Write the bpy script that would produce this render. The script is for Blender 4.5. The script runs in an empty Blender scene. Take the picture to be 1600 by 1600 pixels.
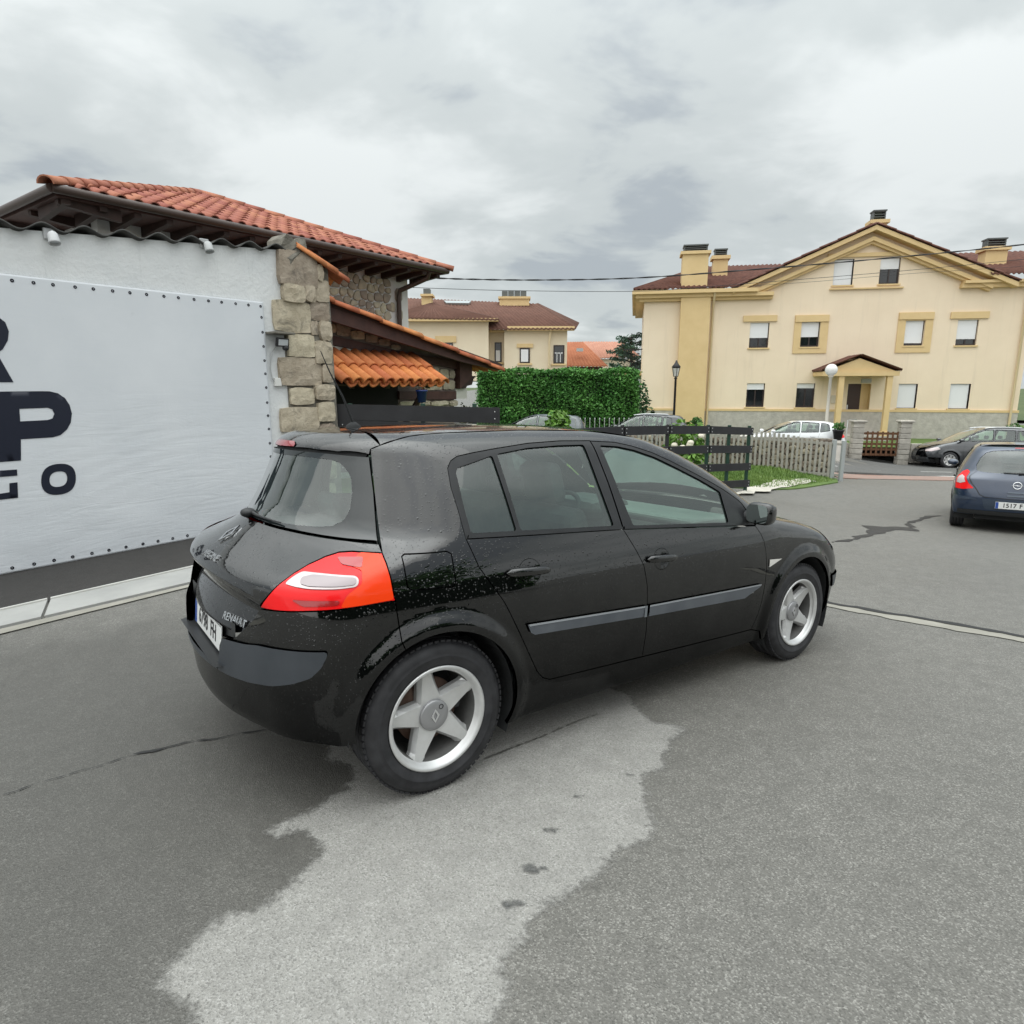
import bpy, bmesh, math, random
import numpy as np
from mathutils import Vector, Matrix
from mathutils.geometry import delaunay_2d_cdt

S = bpy.context.scene
COL = S.collection
R = math.radians
random.seed(7); RNG = np.random.default_rng(7)

# ------------------------------------------------------------------ camera
PITCH = math.atan(0.196)
CAMZ = 1.49
cam = bpy.data.cameras.new('camera'); cam_o = bpy.data.objects.new('camera', cam); COL.objects.link(cam_o)
cam_o.location = (0, 0, CAMZ); cam_o.rotation_euler = (math.pi/2-PITCH, 0, 0)
cam.sensor_width = 36; cam.lens = 22.5; cam.clip_start = .05; cam.clip_end = 3000
S.camera = cam_o

# ------------------------------------------------------------------ sky, sun, exposure
SUN_EL, SUN_AZ = R(50), R(195)          # azimuth clockwise from +Y
world = bpy.data.worlds.new('World'); S.world = world; world.use_nodes = True
wn, wl = world.node_tree.nodes, world.node_tree.links
wn.clear()
def wnode(t, **k):
    n = wn.new(t)
    for a, b in k.items(): setattr(n, a, b)
    return n
w_out = wnode('ShaderNodeOutputWorld')
sky = wnode('ShaderNodeTexSky', sky_type='NISHITA', sun_disc=False)
sky.sun_elevation = SUN_EL; sky.sun_rotation = SUN_AZ
bg_sky = wnode('ShaderNodeBackground'); bg_sky.inputs[1].default_value = .08
wl.new(sky.outputs[0], bg_sky.inputs[0])
tc = wnode('ShaderNodeTexCoord'); sep = wnode('ShaderNodeSeparateXYZ'); wl.new(tc.outputs['Generated'], sep.inputs[0])
def wmath(op, a, b=None):
    n = wnode('ShaderNodeMath', operation=op)
    for i, v in enumerate((a, b)):
        if v is None: continue
        if isinstance(v, (int, float)): n.inputs[i].default_value = v
        else: wl.new(v, n.inputs[i])
    return n.outputs[0]
zc = wmath('ADD', wmath('MAXIMUM', sep.outputs[2], 0.0), 0.22)
cmb = wnode('ShaderNodeCombineXYZ')
wl.new(wmath('DIVIDE', sep.outputs[0], zc), cmb.inputs[0]); wl.new(wmath('DIVIDE', sep.outputs[1], zc), cmb.inputs[1])
def wnoise(scale, detail, rough, off, dist=0.0):
    mp = wnode('ShaderNodeMapping'); mp.inputs['Location'].default_value = off; mp.inputs['Scale'].default_value = (1, 1.15, 1)
    wl.new(cmb.outputs[0], mp.inputs[0])
    n = wnode('ShaderNodeTexNoise'); n.inputs['Scale'].default_value = scale; n.inputs['Detail'].default_value = detail
    n.inputs['Roughness'].default_value = rough; n.inputs['Distortion'].default_value = dist
    wl.new(mp.outputs[0], n.inputs['Vector']); return n.outputs['Fac']
big = wnoise(.62, 6, .52, (6.3, 2.9, 0), .2)
fin = wnoise(2.2, 6, .55, (1.7, 2.2, 4), .3)
mixv = wmath('ADD', wmath('MULTIPLY', big, .74), wmath('MULTIPLY', fin, .26))
rampn = wnode('ShaderNodeValToRGB'); wl.new(mixv, rampn.inputs[0])
cr = rampn.color_ramp; cr.interpolation = 'EASE'
cr.elements[0].position = .42; cr.elements[0].color = (.45, .495, .525, 1)
cr.elements[1].position = .57; cr.elements[1].color = (.82, .86, .855, 1)
e = cr.elements.new(.47); e.color = (.60, .645, .645, 1)
bg_cl = wnode('ShaderNodeBackground'); bg_cl.inputs[1].default_value = 1.0
wl.new(rampn.outputs[0], bg_cl.inputs[0])
# an overcast sky is about twice as bright overhead as near the horizon
wl.new(wmath('ADD', wmath('MULTIPLY', wmath('POWER', wmath('MAXIMUM', sep.outputs[2], 0.0), 3.0), 2.6), 0.70), bg_cl.inputs[1])
wmix = wnode('ShaderNodeMixShader'); wmix.inputs[0].default_value = .94
wl.new(bg_sky.outputs[0], wmix.inputs[1]); wl.new(bg_cl.outputs[0], wmix.inputs[2]); wl.new(wmix.outputs[0], w_out.inputs[0])

sun = bpy.data.lights.new('sun', 'SUN'); sun.energy = 1.0; sun.angle = R(120); sun.color = (1, .965, .92)
sun_o = bpy.data.objects.new('sun', sun); COL.objects.link(sun_o)
sun_o.rotation_euler = (math.pi/2-SUN_EL, 0, math.pi-SUN_AZ)
sun_o.location = (0, -10, 30)
VS = S.view_settings; VS.view_transform = 'Standard'; VS.look = 'None'; VS.gamma = 1; VS.exposure = 0.48
S.render.engine = 'CYCLES'
S.cycles.max_bounces = 8; S.cycles.transparent_max_bounces = 24; S.cycles.use_denoising = True
S.cycles.caustics_reflective = False; S.cycles.caustics_refractive = False

# ------------------------------------------------------------------ helpers: objects
def tag(o, label=None, cat=None, group=None, kind=None):
    if label: o['label'] = label
    if cat: o['category'] = cat
    if group: o['group'] = group
    if kind: o['kind'] = kind
    return o
def empty(name, loc=(0, 0, 0), rz=0.0, label=None, cat=None, group=None, parent=None):
    o = bpy.data.objects.new(name, None); COL.objects.link(o); o.location = loc; o.rotation_euler = (0, 0, rz)
    o.empty_display_size = .2
    if parent: o.parent = parent
    return tag(o, label, cat, group)
def link(name, me, mat=None, parent=None):
    if mat is not None and not me.materials: me.materials.append(mat)
    o = bpy.data.objects.new(name, me); COL.objects.link(o)
    if parent: o.parent = parent
    return o
def meshobj(name, v, f, mat, parent=None, smooth=False):
    me = bpy.data.meshes.new(name); me.from_pydata([tuple(map(float, p)) for p in v], [], [tuple(map(int, q)) for q in f])
    if smooth: me.polygons.foreach_set('use_smooth', [True]*len(me.polygons))
    me.update(); return link(name, me, mat, parent)

class MB:
    """collects simple shapes into one mesh"""
    def __init__(s): s.v = []; s.f = []; s.sm = []
    def add(s, v, f, sm=False):
        n = len(s.v); s.v += [tuple(map(float, p)) for p in v]; s.f += [tuple(i+n for i in q) for q in f]; s.sm += [sm]*len(f); return s
    def box(s, a, b, M=None):
        x0, y0, z0 = a; x1, y1, z1 = b
        v = [(x0,y0,z0),(x1,y0,z0),(x1,y1,z0),(x0,y1,z0),(x0,y0,z1),(x1,y0,z1),(x1,y1,z1),(x0,y1,z1)]
        if M is not None: v = [M @ Vector(p) for p in v]
        return s.add(v, [(0,3,2,1),(4,5,6,7),(0,1,5,4),(1,2,6,5),(2,3,7,6),(3,0,4,7)])
    def rbox(s, a, b, r, M=None):
        """box with chamfered edges"""
        x0, y0, z0 = a; x1, y1, z1 = b
        bm = bmesh.new(); bmesh.ops.create_cube(bm, size=1)
        for q in bm.verts: q.co = ((x0+x1)/2+q.co.x*(x1-x0), (y0+y1)/2+q.co.y*(y1-y0), (z0+z1)/2+q.co.z*(z1-z0))
        bmesh.ops.bevel(bm, geom=bm.edges[:], offset=r, segments=2, profile=.5, affect='EDGES')
        bm.verts.index_update(); v = [(M @ q.co if M is not None else q.co.copy()) for q in bm.verts]; f = [[w.index for w in p.verts] for p in bm.faces]; bm.free()
        return s.add(v, f)
    def hexa(s, p):   # 8 points like box
        return s.add(p, [(0,3,2,1),(4,5,6,7),(0,1,5,4),(1,2,6,5),(2,3,7,6),(3,0,4,7)])
    def prism(s, poly, d):  # poly 3d points, d extrude vector
        n = len(poly); d = Vector(d); a = [Vector(p) for p in poly]; b = [p+d for p in a]
        return s.add(a+b, [tuple(range(n))[::-1], tuple(range(n, 2*n))]+[(i, (i+1) % n, n+(i+1) % n, n+i) for i in range(n)])
    def tube(s, pts, r, n=8, cap=True, closed=False):
        P = [Vector(p) for p in pts]; rr = r if isinstance(r, (list, tuple)) else [r]*len(P)
        v = []; f = []; m = len(P); up = None
        for i, p in enumerate(P):
            t = (P[(i+1) % m]-P[i-1]) if closed else (P[min(i+1, m-1)]-P[max(i-1, 0)])
            t.normalize()
            if up is None: up = Vector((0, 0, 1)) if abs(t.z) < .9 else Vector((1, 0, 0))
            a = t.cross(up); a.normalize(); b = a.cross(t); up = b
            v += [p+(a*math.cos(k*2*math.pi/n)+b*math.sin(k*2*math.pi/n))*rr[i] for k in range(n)]
        for i in range(m if closed else m-1):
            for k in range(n):
                j = (i+1) % m
                f.append((i*n+k, i*n+(k+1) % n, j*n+(k+1) % n, j*n+k))
        s.add(v, f, True)
        if cap and not closed:
            s.add(v[:n], [tuple(range(n))[::-1]]); s.add(v[-n:], [tuple(range(n))])
        return s
    def lathe(s, prof, n=24, M=None, sm=True):
        """prof: list of (r, z); axis z"""
        v = []; f = []; m = len(prof)
        for k in range(n):
            c, q = math.cos(2*math.pi*k/n), math.sin(2*math.pi*k/n)
            v += [Vector((r*c, r*q, z)) for r, z in prof]
        for k in range(n):
            for i in range(m-1):
                f.append((k*m+i, ((k+1) % n)*m+i, ((k+1) % n)*m+i+1, k*m+i+1))
        if M is not None: v = [M @ p for p in v]
        return s.add(v, f, sm)
    def build(s, name, mat, parent=None, auto=None):
        me = bpy.data.meshes.new(name); me.from_pydata(s.v, [], s.f); me.polygons.foreach_set('use_smooth', s.sm); me.update()
        return link(name, me, mat, parent)
def inst(name, me, M, parent=None):
    o = bpy.data.objects.new(name, me); COL.objects.link(o)
    if parent: o.parent = parent
    o.matrix_local = M; return o
def frame(o, ex, ey, ez=None):
    """4x4 from origin and axes"""
    ex = Vector(ex).normalized(); ey = Vector(ey).normalized(); ez = Vector(ez).normalized() if ez is not None else ex.cross(ey).normalized()
    M = Matrix.Identity(4)
    for i in range(3): M[i][0], M[i][1], M[i][2], M[i][3] = ex[i], ey[i], ez[i], o[i]
    return M
# survey helper: direction of a sight line of the photograph (1600 px frame)
FW = Vector((0, math.cos(PITCH), -math.sin(PITCH))); UPV = Vector((0, math.sin(PITCH), math.cos(PITCH)))
CAM = Vector((0, 0, CAMZ))
def sight(x, y): return FW+Vector((1, 0, 0))*((x-800)/1000)-UPV*((y-800)/1000)
def at(x, y, Y): d = sight(x, y); return CAM+d*(Y/d.y)
def onpl(x, y, p, n): d = sight(x, y); n = Vector(n); return CAM+d*((Vector(p)-CAM).dot(n)/d.dot(n))

# ------------------------------------------------------------------ helpers: materials
def M_(name, col=(.5, .5, .5), rough=.6, metal=0.0, spec=.5, coat=0.0, **k):
    m = bpy.data.materials.new(name); m.use_nodes = True
    b = m.node_tree.nodes['Principled BSDF']
    b.inputs['Base Color'].default_value = (*col, 1); b.inputs['Roughness'].default_value = rough; b.inputs['Metallic'].default_value = metal
    b.inputs['Specular IOR Level'].default_value = spec; b.inputs['Coat Weight'].default_value = coat; b.inputs['Coat Roughness'].default_value = .03
    for a, v in k.items(): b.inputs[a.replace('_', ' ')].default_value = v
    return m
class NT:
    def __init__(s, m): s.m = m; s.n = m.node_tree.nodes; s.l = m.node_tree.links; s.b = s.n['Principled BSDF']
    def node(s, t, ins=None, **k):
        n = s.n.new(t)
        for a, b in k.items(): setattr(n, a, b)
        for a, b in (ins or {}).items(): s.put(n.inputs[a], b)
        return n
    def put(s, i, v):
        if isinstance(v, bpy.types.NodeSocket): s.l.new(v, i)
        elif isinstance(v, (tuple, list)) and len(v) == 3 and i.type == 'RGBA': i.default_value = (*v, 1)
        else: i.default_value = v
    def co(s, kind='Object', scale=(1, 1, 1), rot=(0, 0, 0), loc=(0, 0, 0)):
        t = s.node('ShaderNodeTexCoord'); mp = s.node('ShaderNodeMapping', {'Vector': t.outputs[kind], 'Scale': scale, 'Rotation': rot, 'Location': loc}); return mp.outputs[0]
    def wco(s, scale=(1, 1, 1)):
        g = s.node('ShaderNodeNewGeometry'); mp = s.node('ShaderNodeMapping', {'Vector': g.outputs['Position'], 'Scale': scale}); return mp.outputs[0]
    def noise(s, vec, scale, detail=4, rough=.55, dist=0.0): return s.node('ShaderNodeTexNoise', {'Vector': vec, 'Scale': scale, 'Detail': detail, 'Roughness': rough, 'Distortion': dist}).outputs['Fac']
    def vor(s, vec, scale, feature='F1', out='Distance', rnd=1.0): return s.node('ShaderNodeTexVoronoi', {'Vector': vec, 'Scale': scale, 'Randomness': rnd}, feature=feature).outputs[out]
    def ramp(s, fac, pts, interp='LINEAR'):
        n = s.node('ShaderNodeValToRGB', {0: fac}); c = n.color_ramp; c.interpolation = interp
        for i, (p, col) in enumerate(pts):
            if isinstance(col, (int, float)): col = (col, col, col)
            e = c.elements[i] if i < 2 else c.elements.new(p)
            e.position = p; e.color = (*col, 1)
        return n.outputs[0]
    def mix(s, fac, a, b, mode='MIX'):
        n = s.node('ShaderNodeMix', data_type='RGBA', blend_type=mode); s.put(n.inputs[0], fac); s.put(n.inputs[6], a); s.put(n.inputs[7], b); return n.outputs[2]
    def math(s, op, a, b=None, c=None):
        n = s.node('ShaderNodeMath', operation=op); s.put(n.inputs[0], a)
        if b is not None: s.put(n.inputs[1], b)
        if c is not None: s.put(n.inputs[2], c)
        return n.outputs[0]
    def bump(s, h, strength=.3, dist=.01, normal=None):
        n = s.node('ShaderNodeBump', {'Height': h, 'Strength': strength, 'Distance': dist})
        if normal is not None: s.l.new(normal, n.inputs['Normal'])
        s.l.new(n.outputs[0], s.b.inputs['Normal']); return n.outputs[0]
    def col(s, v): s.put(s.b.inputs['Base Color'], v)
    def rough(s, v): s.put(s.b.inputs['Roughness'], v)
def noisy(name, c1, c2, scale=3.0, rough=.7, detail=5, bump=.0, bscale=40, bd=.005, coord='Object', spec=.4, **k):
    m = M_(name, c1, rough, spec=spec, **k); t = NT(m); v = t.co(coord)
    t.col(t.mix(t.ramp(t.noise(v, scale, detail), [(.3, 0.0), (.7, 1.0)]), c1, c2))
    if bump: t.bump(t.noise(v, bscale, 4), bump, bd)
    return m
def perobj(m, amount=.25, hue=.0):
    """vary the base colour from object to object"""
    t = NT(m); oi = t.node('ShaderNodeObjectInfo'); i = t.b.inputs['Base Color']
    src = i.links[0].from_socket if i.is_linked else tuple(i.default_value[:3])
    h = t.node('ShaderNodeHueSaturation', {'Value': t.math('MULTIPLY_ADD', oi.outputs['Random'], 2*amount, 1-amount)})
    t.put(h.inputs['Color'], src)
    if hue: t.put(h.inputs['Hue'], t.math('MULTIPLY_ADD', oi.outputs['Random'], hue*2, .5-hue))
    t.l.new(h.outputs[0], i); return m
def glass_mat(name, tint=(.75, .85, .82), refl=1.0, rough=.0, haze=.055):
    m = bpy.data.materials.new(name); m.use_nodes = True; n = m.node_tree.nodes; l = m.node_tree.links; n.clear()
    o = n.new('ShaderNodeOutputMaterial'); tr = n.new('ShaderNodeBsdfTransparent'); tr.inputs[0].default_value = (*tint, 1)
    gl = n.new('ShaderNodeBsdfGlossy'); gl.inputs['Roughness'].default_value = rough
    fr = n.new('ShaderNodeFresnel'); fr.inputs[0].default_value = 1.5
    ml = n.new('ShaderNodeMath'); ml.operation = 'MULTIPLY_ADD'; ml.inputs[1].default_value = 1.6*refl; ml.inputs[2].default_value = .02*refl; ml.use_clamp = True
    df = n.new('ShaderNodeBsdfDiffuse'); df.inputs[0].default_value = (.38, .54, .48, 1); m0 = n.new('ShaderNodeMixShader'); m0.inputs[0].default_value = haze; l.new(tr.outputs[0], m0.inputs[1]); l.new(df.outputs[0], m0.inputs[2])  # green-grey haze painted into the glass to lift its dark tone
    mx = n.new('ShaderNodeMixShader'); l.new(fr.outputs[0], ml.inputs[0]); l.new(ml.outputs[0], mx.inputs[0]); l.new(m0.outputs[0], mx.inputs[1]); l.new(gl.outputs[0], mx.inputs[2]); l.new(mx.outputs[0], o.inputs[0])
    return m
def sst(a, b, x):
    t = np.clip((x-a)/(b-a), 0, 1); return t*t*(3-2*t)
# ------------------------------------------------------------------ terrain
WD = np.array([math.sin(R(36.4)), math.cos(R(36.4))])       # the white wall runs this way
WN = np.array([-WD[1], WD[0]])
def gz(x, y):
    x = np.asarray(x, float); y = np.asarray(y, float)
    yc = np.clip(y, -14, 27.5); xc = np.clip(x, -14, 26)
    z = -.0171*xc-.0538*yc-.004*np.clip(y-27.5, 0, 40)
    t = x*WD[0]+y*WD[1]; n = x*WN[0]+y*WN[1]
    z = z-.20*sst(4.5, 7.5, x)*sst(5.5, 10.5, y)*(1-sst(13.5, 18, y))
    return z+sst(3.0, 5.2, n)*.0534*np.clip(t-1.6, -3, 5.5)
def g1(x, y): return float(gz(x, y))
def ong(x, y):
    """point of the ground on a sight line"""
    d = sight(x, y); a, b = 0.3, 400.0
    ts = np.concatenate([np.linspace(.5, 60, 4000), np.linspace(60, 400, 500)])
    P = np.array(CAM)[None]+ts[:, None]*np.array(d)[None]; k = int(np.argmax(P[:, 2] < gz(P[:, 0], P[:, 1])))
    return Vector(P[k])
# ================================================================== GROUND
def asphalt(name, c_lo, c_hi, speck, rough, bump=.35, stain=.5, damp=None):
    m = M_(name, c_lo, rough, spec=.35); t = NT(m); v = t.wco()
    big = t.ramp(t.noise(v, .55, 5, .6, .4), [(.32, 0.0), (.68, 1.0)])
    c = t.mix(t.math('MULTIPLY', big, stain), c_lo, c_hi)
    ag = t.node('ShaderNodeTexVoronoi', {'Vector': v, 'Scale': 210.0}, feature='F1')
    sp = t.node('ShaderNodeSeparateColor', {0: ag.outputs['Color']})
    c = t.mix(t.ramp(sp.outputs[0], [(.6, 0.0), (1.0, .60)]), c, speck)
    c = t.mix(t.ramp(sp.outputs[1], [(.6, 0.0), (1.0, .60)]), c, tuple(x*.42 for x in c_lo))
    c = t.mix(t.ramp(t.noise(v, 9, 6, .7), [(.35, 0.35), (.6, 0.0)]), c, tuple(x*.62 for x in c_lo))
    # scattered dark blotches and oil spots
    c = t.mix(t.ramp(t.noise(v, 3.1, 7, .72, .6), [(.64, 0.0), (.72, .55)]), c, tuple(x*.45 for x in c_lo))
    if damp:
        g = t.node('ShaderNodeNewGeometry'); dv = t.node('ShaderNodeVectorMath', {0: g.outputs['Position'], 1: damp[0]}, operation='DISTANCE')
        f_ = t.math('ADD', t.math('DIVIDE', dv.outputs['Value'], damp[1]), t.math('MULTIPLY', t.math('SUBTRACT', t.noise(v, 1.1, 6, .62), .5), 1.3))
        c = t.mix(t.ramp(f_, [(.45, .62), (1.0, 0.0)], 'EASE'), c, tuple(x*.42 for x in c_lo))
    t.col(c)
    h = t.math('ADD', t.math('MULTIPLY', ag.outputs['Distance'], 1.0), t.noise(v, 60, 4))
    t.bump(h, bump, .006)
    t.rough(t.math('ADD', t.math('MULTIPLY', big, .16), rough-.08))
    return m
A_WET = asphalt('asphalt_damp', (.140, .135, .122), (.198, .191, .174), (.39, .38, .35), .58, damp=((-1.75, 2.75, -.1), 2.3))
A_DRY = asphalt('asphalt_dry', (.255, .255, .244), (.305, .304, .29), (.42, .42, .40), .86, bump=.4, stain=.8)
A_APR = asphalt('asphalt_apron', (.034, .031, .029), (.050, .046, .043), (.09, .085, .078), .7)
A_STR = asphalt('asphalt_street', (.115, .115, .112), (.15, .15, .145), (.2, .2, .19), .75, stain=.4)
CONC = noisy('concrete', (.30, .30, .29), (.40, .398, .38), 2.2, .85, bump=.25, bscale=60)
CONC_T = noisy('concrete_warm', (.24, .23, .20), (.34, .325, .28), 3.0, .85, bump=.3, bscale=50)
xs = np.unique(np.concatenate([np.linspace(-900, -40, 14), np.linspace(-40, -9, 20), np.linspace(-9, 12, 64), np.linspace(12, 40, 30), np.linspace(40, 900, 14)]))
ys = np.unique(np.concatenate([np.linspace(-400, -16, 10), np.linspace(-16, 0, 18), np.linspace(0, 16, 60), np.linspace(16, 45, 46), np.linspace(45, 1500, 18)]))
X, Y = np.meshgrid(xs, ys); Z = gz(X, Y)
gv = np.stack([X.ravel(), Y.ravel(), Z.ravel()], 1); nx = len(xs)
gf = [(j*nx+i, j*nx+i+1, (j+1)*nx+i+1, (j+1)*nx+i) for j in range(len(ys)-1) for i in range(nx-1)]
tag(meshobj('ground', gv, gf, A_WET, smooth=True), 'damp dark grey asphalt yard the black hatchback stands on', 'asphalt', kind='structure')

def inpoly(p, poly):
    x, y = p[:, 0], p[:, 1]; c = np.zeros(len(p), bool); n = len(poly)
    for i in range(n):
        x0, y0 = poly[i]; x1, y1 = poly[(i+1) % n]
        if y0 == y1: continue
        c ^= ((y0 > y) != (y1 > y)) & (x < (x1-x0)*(y-y0)/(y1-y0)+x0)
    return c
def densify(poly, d):
    out = []
    n = len(poly)
    for i in range(n):
        a = np.array(poly[i]); b = np.array(poly[(i+1) % n]); k = max(1, int(math.ceil(np.linalg.norm(b-a)/d)))
        out += [tuple(a+(b-a)*j/k) for j in range(k)]
    return out
def inset(poly, d):
    P = np.array(poly, float); a = np.roll(P, 1, 0); b = np.roll(P, -1, 0); area = np.sum(P[:, 0]*b[:, 1]-b[:, 0]*P[:, 1])
    t = b-a; t /= np.maximum(np.linalg.norm(t, axis=1), 1e-9)[:, None]; n = np.stack([-t[:, 1], t[:, 0]], 1)*(1 if area > 0 else -1)
    return [tuple(q) for q in P+n*d]
def fractal(poly, amp, it, rng):
    p = [np.array(q, float) for q in poly]
    for _ in range(it):
        q = []
        for i in range(len(p)):
            a, b = p[i], p[(i+1) % len(p)]; d = b-a; L = np.linalg.norm(d)
            q += [a, (a+b)/2+np.array([-d[1], d[0]])*rng.normal()*amp]
        p = q
    return [tuple(x) for x in p]
def chaikin(poly, it):
    p = [np.array(q, float) for q in poly]
    for _ in range(it):
        q = []
        for i in range(len(p)):
            a, b = p[i], p[(i+1) % len(p)]; q += [a*.75+b*.25, a*.25+b*.75]
        p = q
    return [tuple(x) for x in p]
def cdt(poly, holes=(), grid=.05):
    """triangulate a 2d polygon with holes: (points, tris, loops of boundary indices)"""
    pts = []; edges = []; loops = []
    for lp in [poly]+list(holes):
        n0 = len(pts); pts += [tuple(q) for q in lp]; k = len(lp)
        edges += [(n0+i, n0+(i+1) % k) for i in range(k)]; loops.append(list(range(n0, n0+k)))
    P = np.array(poly)
    if grid:
        a, b = P.min(0), P.max(0)
        gx, gy = np.meshgrid(np.arange(a[0]+grid/2, b[0], grid), np.arange(a[1]+grid/2, b[1], grid))
        g = np.stack([gx.ravel(), gy.ravel()], 1)
        ok = inpoly(g, poly)
        for h in holes: ok &= ~inpoly(g, h)
        g = g[ok]
        if len(g):
            bp = np.array(pts); keep = np.ones(len(g), bool)
            for i0 in range(0, len(g), 2000):
                d = ((g[i0:i0+2000, None]-bp[None])**2).sum(2).min(1); keep[i0:i0+2000] = d > (grid*.55)**2
            pts += [tuple(q) for q in g[keep]]
    r = delaunay_2d_cdt([Vector(q) for q in pts], edges, [], 0, 1e-6)
    V = np.array([tuple(q) for q in r[0]]); F = np.array([f for f in r[2] if len(f) == 3])
    c = V[F].mean(1); ok = inpoly(c, poly)
    for h in holes: ok &= ~inpoly(c, h)
    F = F[ok]
    # orient counter-clockwise
    e1 = V[F[:, 1]]-V[F[:, 0]]; e2 = V[F[:, 2]]-V[F[:, 0]]; neg = (e1[:, 0]*e2[:, 1]-e1[:, 1]*e2[:, 0]) < 0
    F[neg] = F[neg][:, ::-1]
    mp = {}
    for new, orig in enumerate(r[3]):
        for o in orig: mp[o] = new
    loops = [[mp[i] for i in lp if i in mp] for lp in loops]
    return V, F, loops
def sheet(name, poly, mat, h=.004, grid=.25, holes=(), skirt=0, parent=None):
    """a sheet laid on the terrain"""
    V, F, loops = cdt(densify(poly, grid), [densify(q, grid) for q in holes], grid)
    z = gz(V[:, 0], V[:, 1])+h
    v = [(a, b, c) for (a, b), c in zip(V, z)]; f = [tuple(q) for q in F]
    if skirt:
        for lp in loops:
            n = len(v); v += [(v[i][0], v[i][1], v[i][2]-skirt) for i in lp]; k = len(lp)
            f += [(lp[i], n+i, n+(i+1) % k, lp[(i+1) % k]) for i in range(k)]
    return meshobj(name, v, f, mat, parent)
def feather(m, w=.5):
    t = NT(m); at_ = t.node('ShaderNodeAttribute', attribute_name='edge'); v = t.wco()
    f_ = t.math('ADD', at_.outputs['Fac'], t.math('MULTIPLY', t.math('SUBTRACT', t.noise(v, 38, 6, .75), .5), 1.5))
    tr = t.node('ShaderNodeBsdfTransparent'); mx = t.node('ShaderNodeMixShader', {0: t.ramp(f_, [(.26, 0.0), (.26+w, 1.0)])})
    out = [n for n in t.n if n.type == 'OUTPUT_MATERIAL'][0]; t.l.new(tr.outputs[0], mx.inputs[1]); t.l.new(t.b.outputs[0], mx.inputs[2]); t.l.new(mx.outputs[0], out.inputs[0]); return m
def fsheet(name, poly, mat, h, grid, wid):
    V, F, loops = cdt(densify(poly, grid), [], grid); z = gz(V[:, 0], V[:, 1])+h
    o = meshobj(name, [(a, b, c) for (a, b), c in zip(V, z)], F, mat)
    Bd = np.array(densify(poly, grid*.5)); d = np.array([np.sqrt(((Bd-q)**2).sum(1).min()) for q in V])
    a_ = o.data.attributes.new('edge', 'FLOAT', 'POINT'); a_.data.foreach_set('value', np.clip(d/wid, 0, 1).astype(np.float32)); return o
A_DRYF = feather(asphalt('asphalt_dry_edge', (.275, .268, .25), (.325, .317, .295), (.46, .45, .43), .86, bump=.4, stain=.8)); A_WETF = feather(asphalt('asphalt_wet_spot', (.10, .10, .096), (.13, .13, .125), (.25, .25, .24), .6), .7)
dry_px = [(470,1150),(512,1176),(540,1196),(556,1208),(542,1238),(486,1268),(428,1296),(424,1312),(474,1302),(494,1318),(484,1348),(452,1392),(408,1424),(340,1440),(318,1456),(292,1490),(262,1522),(236,1548),(268,1562),(300,1592),(318,1640),(400,1800),(820,1800),(768,1606),(798,1556),(782,1512),(828,1468),(842,1428),(902,1390),(946,1356),(1000,1322),(1024,1298),(1008,1262),(1018,1240),(1002,1222),(1036,1198),(1048,1166),(1030,1128),(990,1096),(952,1074),(1000,1040),(900,1010),(600,1040)]
dry = [tuple(ong(*p))[:2] for p in dry_px]
tag(fsheet('dry_patch', fractal(inset(dry, -.04) if 'inset' in globals() else dry, .15, 4, np.random.default_rng(3)), A_DRYF, .003, .045, .07), 'pale dry patch of asphalt beside and under the black hatchback', 'asphalt', kind='structure')
# small wet spots left on the dry patch, and one line of drips
rw = np.random.default_rng(12)
for i, (px, py, r) in enumerate([(600,1428,.02),(800,1418,.055),(838,1360,.07),(860,1298,.05),(905,1248,.04),(640,1494,.03),(545,1518,.025),(850,1415,.04),(715,1390,.02),(980,1215,.05),(795,1440,.025),(540,1580,.03)]):
    c = ong(px, py); r *= .62; pl = [(c.x+r*math.cos(a)*1.7, c.y+r*math.sin(a)*.9) for a in np.linspace(0, 6.28, 9)[:-1]]
    tag(fsheet('wet_spot', fractal(pl, .25, 2, rw), A_WETF, .006, .012, .03), None, None, kind='structure')
drip = [(762,1186),(800,1172),(850,1152),(905,1128),(935,1118)]
dp = [ong(*p) for p in drip]
for a, b in zip(dp[:-1], dp[1:]):
    for k in range(5):
        q = a.lerp(b, (k+rw.uniform(0, .5))/5); L = rw.uniform(.01, .035); d = (b-a).normalized()
        pl = [(q.x+d.x*L*s+d.y*.006*w, q.y+d.y*L*s-d.x*.006*w) for s, w in ((-1, 0), (-.4, -1), (.5, -1), (1, 0), (.4, 1), (-.5, 1))]
        tag(sheet('wet_spot', fractal(pl, .12, 1, rw), A_WET, .008, .03), None, None, kind='structure')

# ------------------------------------------------------------------ white wall line and gutter strip
P0 = ong(0, 899); P0n = float(np.dot(WN, (P0.x, P0.y)))
D3 = Vector((WD[0], WD[1], 0)); N3 = Vector((-WN[0], -WN[1], 0))       # N3 points to the yard
class WPl:
    """vertical plane parallel to the white wall, off metres behind it: (t, z) coordinates"""
    def __init__(s, off): s.o = Vector((P0.x, P0.y, 0))-N3*off; s.off = off
    def px(s, x, y): p = onpl(x, y, s.o, N3); return ((p-s.o).dot(D3), p.z)
    def p(s, t, z, out=0.0): return s.o+D3*t+Vector((0, 0, z))+N3*out
    def M(s, t=0, z=0, out=0.0): return frame(s.p(t, z, out), D3, Vector((0, 0, 1)), N3)
WL = WPl(0.0)
def extend(a, b, e0, e1): d = (b-a).normalized(); return a-d*e0, b+d*e1
def wline(px0, px1, e0, e1):
    a, b = ong(*px0), ong(*px1); a.z = b.z = 0; return extend(a, b, e0, e1)
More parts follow.
